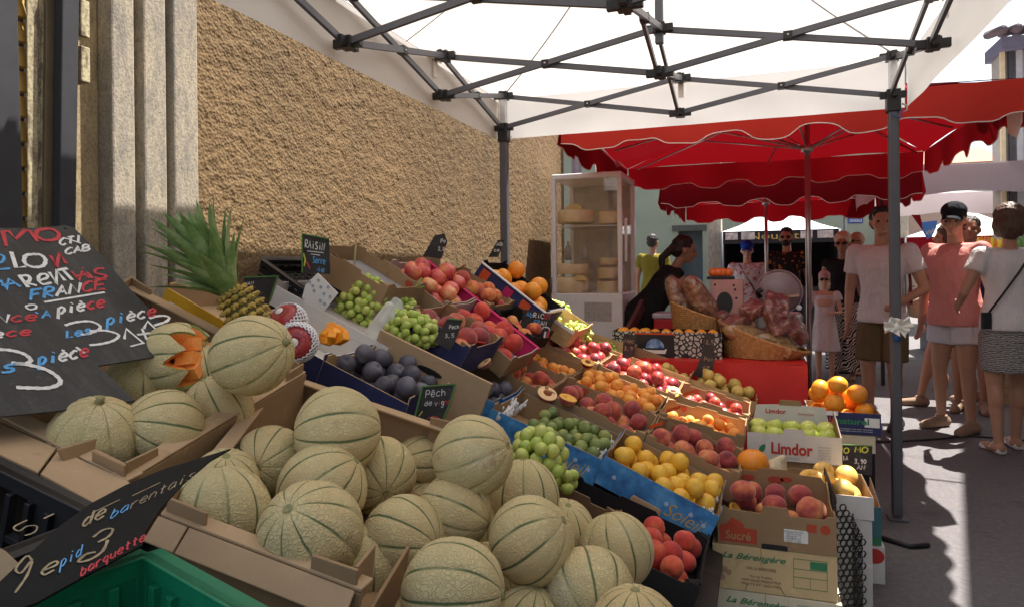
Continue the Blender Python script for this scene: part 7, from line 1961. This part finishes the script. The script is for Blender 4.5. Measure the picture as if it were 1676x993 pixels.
# ================================================================== PEOPLE
def m_skin(name, c):
    k = NT(name, .5, .4); co = k.coord(); k.base(k.ramp(k.noise(co, 9, 4), [(.3, tuple(x * .88 for x in c)), (.7, c)])); k.b.inputs['Subsurface Weight'].default_value = .08
    k.bump(k.noise(co, 120, 2), .1, .001); return k.m
SKIN = {'tan': m_skin('tanned skin', (.46, .24, .15)), 'fair': m_skin('fair skin', (.60, .36, .26)), 'deep': m_skin('deeply tanned skin', (.36, .18, .11))}
def m_cloth(name, c, pat=None, sc=18):
    k = NT(name, .9, .1); co = k.coord(); nz = k.noise(co, 6, 3)
    b = k.ramp(nz, [(.3, tuple(x * .92 for x in c)), (.7, c)])
    if pat == 'zebra':
        w = k.n('ShaderNodeTexWave', wave_type='BANDS', bands_direction='DIAGONAL'); w.inputs['Scale'].default_value = 16; w.inputs['Distortion'].default_value = 9; w.inputs['Detail'].default_value = 2; w.inputs['Detail Scale'].default_value = .8; k.l(co, w.inputs[0])
        b = k.ramp(w.outputs[0], [(.48, (.02, .02, .02)), (.56, (.62, .60, .55))])
    elif pat == 'floral':
        b = k.mix(k.ramp(k.noise(co, 22, 2), [(.56, (0, 0, 0)), (.62, (1, 1, 1))]), b, (.45, .12, .13))
    elif pat == 'orangefloral':
        b = k.mix(k.ramp(k.noise(co, 24, 3), [(.58, (0, 0, 0)), (.64, (1, 1, 1))]), b, (.50, .18, .03))
    elif pat == 'zigzag':
        w = k.n('ShaderNodeTexWave', wave_type='BANDS', bands_direction='Z'); w.inputs['Scale'].default_value = 26; w.inputs['Distortion'].default_value = 5; w.inputs['Detail'].default_value = 1; w.inputs['Detail Scale'].default_value = 2.5; k.l(co, w.inputs[0])
        b = k.ramp(w.outputs[0], [(.4, (.10, .10, .10)), (.6, (.42, .40, .38))])
    elif pat == 'dots':
        b = k.mix(k.ramp(k.vor(co, 45), [(.12, (1, 1, 1)), (.2, (0, 0, 0))]), b, (.45, .30, .34))
    k.base(b)
    wv = k.noise(k.coord(scale=(1, 1, .45)), sc * .55, 3, .5)
    b1 = k.bump(wv, .9, .05); k.bump(k.noise(co, 300, 2), .1, .0005, b1); return k.m

def cap_(mb, a, b, ra, rb, n=14):
    a, b = V(a), V(b); mb.tube([a, a.lerp(b, .35), a.lerp(b, .7), b], [ra, ra * .68 + rb * .32 + abs(ra - rb) * .12, ra * .3 + rb * .7, rb], n)
    mb.ell(a, ra, ra, ra, n=12, m=8); mb.ell(b, rb, rb, rb, n=12, m=8)
def loft(mb, secs, n=28, f=1., e=0, xf=None):
    vs, fs = [], []
    for s in secs:
        z, hx, hy, y = (*s, 0)[:4]
        for k_ in range(n):
            a = 2 * math.pi * k_ / n; c_, s_ = math.cos(a), math.sin(a)
            p = V(((hx * f + e) * math.copysign(abs(c_) ** .85, c_), y + (hy * f + e) * math.copysign(abs(s_) ** .9, s_), z))
            vs.append(xf(p) if xf else p)
    for i in range(len(secs) - 1):
        for k_ in range(n): fs.append((i * n + k_, i * n + (k_ + 1) % n, (i + 1) * n + (k_ + 1) % n, (i + 1) * n + k_))
    fs.append(tuple(range(n))[::-1]); fs.append(tuple(range((len(secs) - 1) * n, len(secs) * n)))
    mb.add(vs, fs, True)
MALE = [(.475, .060, .045), (.50, .080, .060, -.004), (.54, .088, .064, -.006), (.585, .080, .060), (.63, .078, .058, .004), (.68, .085, .062, .004), (.73, .096, .066, .004), (.77, .100, .062), (.80, .090, .050, -.004), (.82, .052, .036, -.006)]
FEM = [(.475, .064, .048), (.50, .086, .062, -.006), (.53, .094, .066, -.010), (.575, .080, .056), (.62, .068, .050), (.66, .070, .052, .002), (.70, .080, .062, .010), (.74, .086, .064, .010), (.775, .086, .050), (.80, .076, .042), (.818, .044, .032, -.004)]
def remesh(mb, vox, sm=5):
    return baked(mb, [('REMESH', dict(mode='VOXEL', voxel_size=vox)), ('SMOOTH', dict(factor=.5, iterations=sm))])
def person(label, pos, face, H, skin, top, bottom, hair=None, cap=None, female=False, arms=None, feet=None, lean=0., turn=0., nod=0., glasses=False, shoes=None, beard=None, strap=None, vox=.009, slim=1., knees=None, extra=None, sleeve=.5, legs_len=.35, hem=.5):
    ang = math.atan2(-face[0], face[1])
    rt = empty('person', Matrix.Translation((pos[0], pos[1], 0)) @ Matrix.Rotation(ang, 4, 'Z'), label, 'person')
    T = FEM if female else MALE
    hip = V((0, 0, .52))
    LM = Matrix.Translation(hip) @ Matrix.Rotation(-lean, 4, 'X') @ Matrix.Translation(-hip)
    up_ = lambda p: (LM @ V(p)) if p[2] > .5 else V(p)
    def tw(p):
        p = V(p); w_ = max(0, min(1, (p.z - .5) / .06)); return p.lerp(LM @ p, w_)
    hc = V((0, .012, .93)); HM = LM @ Matrix.Translation((0, 0, .86)) @ Matrix.Rotation(turn, 4, 'Z') @ Matrix.Rotation(-nod, 4, 'X') @ Matrix.Translation((0, 0, -.86))
    hd = lambda p: HM @ V(p)
    sw = .100 if female else .112
    feet = feet or ((-.055, .0), (.055, .01)); arms = arms or {}
    S = H
    body = MB()
    loft(body, T, f=slim, xf=tw)
    sh = {-1: tw((-sw, 0, .795)), 1: tw((sw, 0, .795))}
    cap_(body, sh[-1], sh[1], .030, .030)
    cap_(body, tw((0, -.008, .80)), hd((0, 0, .90)), .032 if not female else .026, .029 if not female else .024)
    # head
    def el(c, rx, ry, rz): body.ell(hd(c), rx, ry, rz, HM.to_3x3(), 20, 14)
    el((0, -.002, .944), .0435, .054, .0525); el((0, .012, .918), .037, .042, .044); el((0, .022, .893), .027, .030, .026); el((0, .046, .882), .012, .009, .009)
    body.tube([hd((0, .050, .941)), hd((0, .060, .924)), hd((0, .066, .915))], [.006, .008, .0085], 8); body.ell(hd((0, .064, .915)), .009, .008, .006)
    for s in (-1, 1):
        el((s * .046, -.002, .924), .006, .011, .016); el((s * .018, .046, .942), .012, .008, .005); el((s * .024, .040, .912), .012, .012, .012)
    el((0, .052, .901), .013, .006, .0035); el((0, .051, .895), .011, .006, .0035)
    er, fr = {}, {}
    for s in (-1, 1):
        h_ = V((s * .048, 0, .505)); ft = feet[0 if s < 0 else 1]; lift = ft[2] if len(ft) > 2 else 0
        an = V((ft[0], ft[1], .045 + lift)); kn = (h_ + an) / 2 + V((s * .004, .018, .012))
        if knees and s in knees: kn = V(knees[s])
        cap_(body, h_, kn, .054 * slim, .034); cap_(body, kn, an, .031, .018)
        body.ell(kn.lerp(an, .3) + V((0, -.010, 0)), .029, .028, .055)
        toe = an + V((s * .012, .095, -.032 if not lift else -.045)); cap_(body, an + V((0, -.012, -.022)), toe, .022, .015)
        er[s] = (h_, kn, an, toe)
        a = arms.get(s, ((s * .035, -.012, -.175), (s * .012, .035, -.150)))
        e_ = sh[s] + V(a[0]); w_ = e_ + V(a[1])
        cap_(body, sh[s], e_, .033 if not female else .027, .023 if not female else .019); cap_(body, e_, w_, .022 if not female else .018, .0145)
        fr[s] = (sh[s], e_, w_)
        d = (w_ - e_).normalized(); side = d.cross(V((s, 0, 0)))
        side = (side.normalized() if side.length > .1 else V((0, 1, 0))); nrm = d.cross(side).normalized()
        pc = w_ + d * .028
        rot = Matrix((side, nrm, d)).transposed(); body.ell(pc, .021, .010, .030, rot, 12, 8)
        cur = nrm * (-s)
        for q, (o_, l_) in enumerate(((-.0150, .036), (-.005, .042), (.005, .040), (.0140, .032))):
            b0 = w_ + d * .046 + side * o_; m0 = b0 + d * l_ * .5 + cur * .004; e0 = m0 + d * l_ * .4 + cur * .012
            body.tube([b0 - d * .015, b0, m0, e0], [.0058, .0056, .0052, .0044], 7)
        t0 = w_ + d * .012 + side * .014; body.tube([t0, t0 + side * .016 + d * .014, t0 + side * .020 + d * .036 + cur * .004], [.0075, .0065, .005], 7)
    for mb in (body,): mb.v = [tuple(V(v) * S) for v in mb.v]
    me = remesh(body, vox, 4); link('body', me, SKIN[skin], rt)
    def garment(name, mb, mat, v=None, sm=6):
        mb.v = [tuple(V(q) * S) for q in mb.v]; return link(name, remesh(mb, v or max(.011, vox), sm), mat, rt)
    # top
    if top:
        mb = MB(); e = .010
        secs = [s for s in T if s[0] >= hem - .001]
        z0 = T[0]
        hs = next(s for s in T if s[0] >= hem); secs = [(hem - .025, .100 if not female else .098, .076, (*hs, 0)[3]), (hem + .01, .100 if not female else .097, .074, (*hs, 0)[3])] + [(z_, max(hx_, .094 - abs(z_ - .54) * .25), max(hy_, .068 - abs(z_ - .54) * .15), *r_) for z_, hx_, hy_, *r_ in secs if z_ > hem + .015]
        loft(mb, secs, f=slim, e=e + .003, xf=tw)
        if sleeve >= 0: cap_(mb, sh[-1] + V((0, 0, -.002)), sh[1] + V((0, 0, -.002)), .036, .036)
        if sleeve > 0:
            for s in (-1, 1):
                a, e_, w_ = fr[s]; mb.ell(a, .042, .042, .040)
                if sleeve <= 1: mb.tube([a, a.lerp(e_, sleeve * .6), a.lerp(e_, sleeve)], [.041, .040, .040], 16)
                else: mb.tube([a, e_], [.040, .030], 16); mb.ell(e_, .030, .030, .030); mb.tube([e_, e_.lerp(w_, sleeve - 1)], [.030, .027], 14)
        elif sleeve == 0:
            for s in (-1, 1): mb.ell(tw((s * .07, 0, .805)), .022, .036, .022)
        garment('top', mb, top)
    kind, bm_ = bottom
    mb = MB()
    if kind in ('shorts', 'trousers'):
        loft(mb, [s for s in T if s[0] <= .55], f=slim, e=.009, xf=tw)
        for s in (-1, 1):
            h_, kn, an, toe = er[s]; wr = 1.0 if kind == 'shorts' else 1.25
            if legs_len <= .5:
                mb.tube([h_ + V((0, 0, -.01)), h_.lerp(kn, legs_len), h_.lerp(kn, legs_len * 2)], [.058 * slim, .062 * slim, .059 * slim], 18)
            else:
                mb.tube([h_ + V((0, 0, .02)), h_.lerp(kn, .5), kn, kn.lerp(an, .5), kn.lerp(an, .92)], [.064 * wr, .060 * wr, .048 * wr, .046 * wr, .050 * wr], 18)
    elif kind == 'skirt':
        loft(mb, [(.505 - legs_len * .5, .098, .078), (.46, .102, .076), (.50, .094, .068, -.004), (.53, .088, .062)], e=.008)
    elif kind == 'dress':
        loft(mb, [(.28, .125, .105), (.40, .105, .085), (.50, .092, .070), (.58, .080, .058), (.66, .074, .055), (.74, .085, .058), (.79, .078, .045)], e=.010)
        for s in (-1, 1): mb.ell(sh[s], .040, .042, .036); mb.tube([fr[s][0], fr[s][0].lerp(fr[s][1], .35)], [.040, .046], 14)
    garment('dress' if kind == 'dress' else kind, mb, bm_)
    # shoes
    if shoes:
        mb = MB()
        for s in (-1, 1):
            h_, kn, an, toe = er[s]
            if shoes[0] == 'sandal':
                mb.tube([an + V((0, -.03, -.030)), an + V((0, .02, -.036)), toe + V((0, .01, -.006))], [.020, .018, .020], 10)
                for t in (.25, .75): c = an.lerp(toe, t); mb.tube([c + V((-.022, 0, -.018)), c + V((0, 0, .008 + .01 * (1 - t))), c + V((.022, 0, -.018))], .006, 8)
            else:
                cap_(mb, an + V((0, -.018, -.022)), toe + V((0, .004, 0)), .029, .023); mb.tube([an + V((0, 0, -.02)), an + V((0, 0, .012 if shoes[0] == 'shoe' else .03))], [.028, .025], 12)
        mb.v = [(x, y, max(.0015, z)) for x, y, z in mb.v]
        garment('shoes', mb, shoes[1], .009, 2)
    # head wear
    if hair:
        mb = MB(); st, hm = hair; Rm = HM.to_3x3()
        def he(c, rx, ry, rz): mb.ell(hd(c), rx, ry, rz, Rm, 20, 14)
        he((0, -.010, .954), .0485, .056, .051); he((0, -.030, .925), .043, .036, .040)
        if st == 'bob':
            he((0, -.028, .915), .056, .044, .055); he((-.036, -.008, .918), .022, .036, .048); he((.036, -.008, .918), .022, .036, .048); he((0, -.012, .960), .056, .060, .052)
        if st == 'pony': cap_(mb, hd((0, -.055, .93)), hd((.0, -.10, .87)), .022, .016); cap_(mb, hd((0, -.10, .87)), hd((0, -.085, .80)), .018, .010)
        if st == 'up': he((0, -.012, .965), .054, .060, .052); he((0, -.035, .985), .044, .044, .036); he((-.030, .012, .966), .022, .030, .026); he((.030, .012, .966), .022, .030, .026)
        if st == 'quiff': he((0, .022, .986), .036, .026, .018)
        if st == 'long': he((0, -.04, .88), .05, .03, .07)
        ho = garment('hair', mb, hm, .006, 2)
        for v in ho.data.vertices:
            c3 = v.co; v.co += v.normal * (.007 * noise.noise(V((c3.x * 95, c3.y * 95, c3.z * 14))) + .006 * noise.noise(c3 * 30) - .001)
    if cap:
        mb = MB(); Rm = HM.to_3x3(); mb.ell(hd((0, -.006, .972)), .051, .060, .043, Rm, 24, 14)
        mb.grid(lambda u, v: hd((.044 * math.sin((u - .5) * 2.6) * (1 - .1 * v), .045 * math.cos((u - .5) * 2.3) + .055 * v * math.cos((u - .5) * 1.6), .962 - .010 * v - .020 * (2 * (u - .5)) ** 2)), 16, 8)
        mb.grid(lambda u, v: hd((.044 * math.sin((u - .5) * 2.6) * (1 - .1 * v), .045 * math.cos((u - .5) * 2.3) + .055 * v * math.cos((u - .5) * 1.6), .958 - .010 * v - .020 * (2 * (u - .5)) ** 2)), 16, 8)
        mb.v = [tuple(V(q) * S) for q in mb.v]; mb.build('cap', cap, rt)
    mb = MB()
    for s in (-1, 1):
        if glasses: mb.ell(hd((s * .019, .052, .931)), .0165, .007, .0115, HM.to_3x3(), 14, 8); mb.tube([hd((s * .034, .046, .933)), hd((s * .047, .0, .93))], .0022, 5)
        else: mb.ell(hd((s * .0185, .0465, .931)), .0075, .005, .0042, HM.to_3x3(), 10, 6)
    if glasses: mb.tube([hd((-.008, .057, .934)), hd((.008, .057, .934))], .002, 5)
    mb.v = [tuple(V(q) * S) for q in mb.v]; mb.build('sunglasses' if glasses else 'eyes', MT['black'], rt)
    mb = MB(); mb.ell(hd((0, .0555, .898)), .0115, .004, .0032, HM.to_3x3(), 12, 6); mb.v = [tuple(V(q) * S) for q in mb.v]; mb.build('lips', LIP, rt)
    if beard:
        mb = MB(); Rm = HM.to_3x3(); mb.ell(hd((0, .030, .888)), .034, .034, .024, Rm); mb.ell(hd((-.030, .012, .905)), .012, .020, .022, Rm); mb.ell(hd((.030, .012, .905)), .012, .020, .022, Rm); mb.tube([hd((-.014, .052, .906)), hd((0, .058, .909)), hd((.014, .052, .906))], .005, 6)
        garment('beard', mb, beard, .008, 2)
    if strap:
        pts, w_, mt = strap; mb = MB()
        mb.tube([V(p) * S for p in pts], w_, 6); mb.build('bag_strap', mt, rt)
    rt['h'] = H; del rt['h']
    return rt, S
LIP = plain('lips', (.40, .14, .12), .5)
HB = plain('dark hair', (.022, .015, .012), .6, bump=.6, bs=90); HBR = plain('brown hair', (.085, .045, .028), .55, bump=.6, bs=90); HBL = plain('blond hair', (.62, .54, .38), .5, bump=.6, bs=90)
TEEW = m_cloth('white tee', (.66, .60, .60)); TEEP = m_cloth('salmon tee', (.66, .26, .23)); TEEW2 = m_cloth('white cotton', (.70, .67, .66)); BLK = m_cloth('black cotton', (.018, .018, .02))
KH = m_cloth('olive brown shorts', (.15, .10, .055)); WSH = m_cloth('white shorts', (.62, .58, .62)); NV = m_cloth('navy shorts', (.03, .04, .09)); DN = m_cloth('denim', (.12, .19, .32))
SHD = plain('dark shoes', (.03, .028, .027), .6); SHT = plain('tan suede', (.26, .17, .11), .8); SHW = plain('white leather', (.62, .58, .54), .5)
def at_g(px, py): p = PZ(px, py, 0); return (p.x, p.y)
def at_d(px, d): p = PD(px, 440, d); return (p.x, p.y)
# man in the white tee behind the tent leg
person('man in white v-neck tee and olive brown shorts behind the right tent leg', at_g(1446, 698), (-.45, -.9), 1.70, 'tan', TEEW, ('shorts', KH), hair=('quiff', HB), arms={1: ((.035, -.02, -.175), (.0, .03, -.15)), -1: ((-.060, -.01, -.165), (.065, .09, -.055))}, turn=.45, shoes=('shoe', SHD), sleeve=.55, legs_len=.47, hem=.50, vox=.008, slim=.94,
       strap=([(-.075, .045, .80), (-.085, .0, .84), (-.092, -.05, .78), (-.10, -.055, .66), (-.11, -.03, .56)], .012, plain('dark red strap', (.20, .03, .04), .6)))
person('man in salmon pink tee, white shorts and black cap', at_g(1566, 703), (-.72, -.70), 1.70, 'tan', TEEP, ('shorts', WSH), hair=('short', HB), cap=m_cloth('black cap cloth', (.02, .022, .028)), arms={1: ((.035, -.01, -.175), (.0, .03, -.15)), -1: ((-.035, -.01, -.175), (-.0, .04, -.15))}, turn=.35, nod=.15, feet=((-.07, .01), (.075, -.01)), shoes=('shoe', SHT), sleeve=.62, legs_len=.28, hem=.49, vox=.008, slim=1.06)
wr, S_w = person('woman seen from behind in white tee and grey zigzag skirt with a crossbody strap', at_g(1655, 738), (-.15, 1.0), 1.64, 'tan', TEEW2, ('skirt', m_cloth('grey zigzag weave', (.3, .3, .3), 'zigzag')), hair=('bob', HBR), female=True, arms={-1: ((-.075, -.02, -.15), (.02, .10, -.05)), 1: ((.05, 0, -.17), (0, .04, -.15))}, turn=-.25, feet=((-.065, -.045), (.04, .05)), shoes=('sandal', SHW), sleeve=.45, legs_len=.36, hem=.52, vox=.008,
       strap=([(.075, -.02, .835), (.05, -.062, .80), (.0, -.078, .73), (-.06, -.078, .64), (-.105, -.055, .56)], .007, MT['black']))
mb = MB(); mb.cbox((-.112 * S_w, -.060 * S_w, .535 * S_w), .06, .025, .11); mb.build('phone_pouch', MT['black'], wr, bevel=.006)
person('blond woman in black tank top and zebra print trousers with sunglasses', at_g(1381, 620), (-.25, -1), 1.60, 'deep', BLK, ('trousers', m_cloth('zebra print', (.5, .5, .5), 'zebra')), hair=('up', HBL), female=True, glasses=True, shoes=('sandal', SHT), sleeve=0, legs_len=1, hem=.55)
person('little girl in white dress, pink cap and sunglasses', at_g(1351, 624), (-.1, -1), 1.18, 'fair', None, ('dress', m_cloth('white dotted cotton', (.62, .58, .60), 'dots')), hair=('long', HBL), cap=m_cloth('pink cap cloth', (.55, .36, .38)), female=True, glasses=True, shoes=('sandal', SHT), arms={-1: ((-.03, .02, -.16), (.05, .09, .0))})
person('bald man in sunglasses and navy shorts behind the blond woman', at_g(1405, 612), (-.85, -.5), 1.64, 'tan', m_cloth('pink shirt', (.50, .30, .29)), ('shorts', NV), glasses=True, shoes=('sandal', SHD), legs_len=.45)
person('bearded man in black tee with orange floral sides and sunglasses', at_d(1288, 8.6), (-.2, -1), 1.73, 'tan', m_cloth('black floral cotton', (.02, .02, .022), 'orangefloral'), ('shorts', NV), hair=('quiff', HB), beard=HB, glasses=True, shoes=('shoe', SHD))
person('older man in bright blue cap and white floral shirt with a thin strap', at_d(1223, 8.7), (0, -1), 1.56, 'fair', m_cloth('white floral cotton', (.62, .62, .66), 'floral'), ('shorts', KH), cap=m_cloth('royal blue cap', (.02, .06, .42)), shoes=('shoe', SHD), nod=.15, strap=([(.06, .05, .82), (.02, .078, .74), (-.03, .078, .66), (-.08, .05, .56)], .007, MT['black']))
person('stallholder with dark ponytail and black tank top leaning over the hams, seen in profile', at_d(1046, 5.55), (.96, .30), 1.62, 'deep', BLK, ('trousers', BLK), hair=('pony', HB), female=True, lean=R(38), nod=-.45, sleeve=0, legs_len=1, shoes=('shoe', SHD), hem=.52, arms={1: ((.02, .09, -.15), (0, .13, -.05)), -1: ((-.03, .07, -.16), (.03, .13, -.04))}, slim=1.1)
person('person in yellow tee and dark shorts seen from behind beside the drain pipe', at_d(1069, 10.6), (.3, 1), 1.76, 'deep', m_cloth('yellow tee', (.17, .14, .02)), ('shorts', BLK), hair=('short', HB), shoes=('shoe', SHD), vox=.011)
person('person in denim shorts walking left behind the man in the pink tee', at_g(1553, 664), (-.98, .1), 1.60, 'tan', BLK, ('shorts', DN), hair=('bob', HBR), female=True, feet=((-.05, .14), (.05, -.13, .03)), shoes=('shoe', SHT), legs_len=.22, vox=.010)
person('person in dark top and khaki trainers standing behind the man in the pink tee', at_g(1590, 672), (-.3, -1), 1.66, 'deep', NV, ('shorts', NV), hair=('short', HB), shoes=('shoe', SHT), legs_len=.4, vox=.010)
# patterned bag at the white tee man's hip
p = PD(1500, 502, 5.55); mb = MB(); mb.ell(p, .10, .05, .09); mb.tube([p + V((-.07, 0, .05)), p + V((-.05, -.01, .16)), p + V((.03, -.01, .18)), p + V((.07, 0, .06))], .008, 6)
tag(mb.build('shoulder_bag', m_cloth('beige patterned cloth', (.42, .36, .26), 'floral')), 'beige patterned shoulder bag beside the man in the white tee', 'bag')
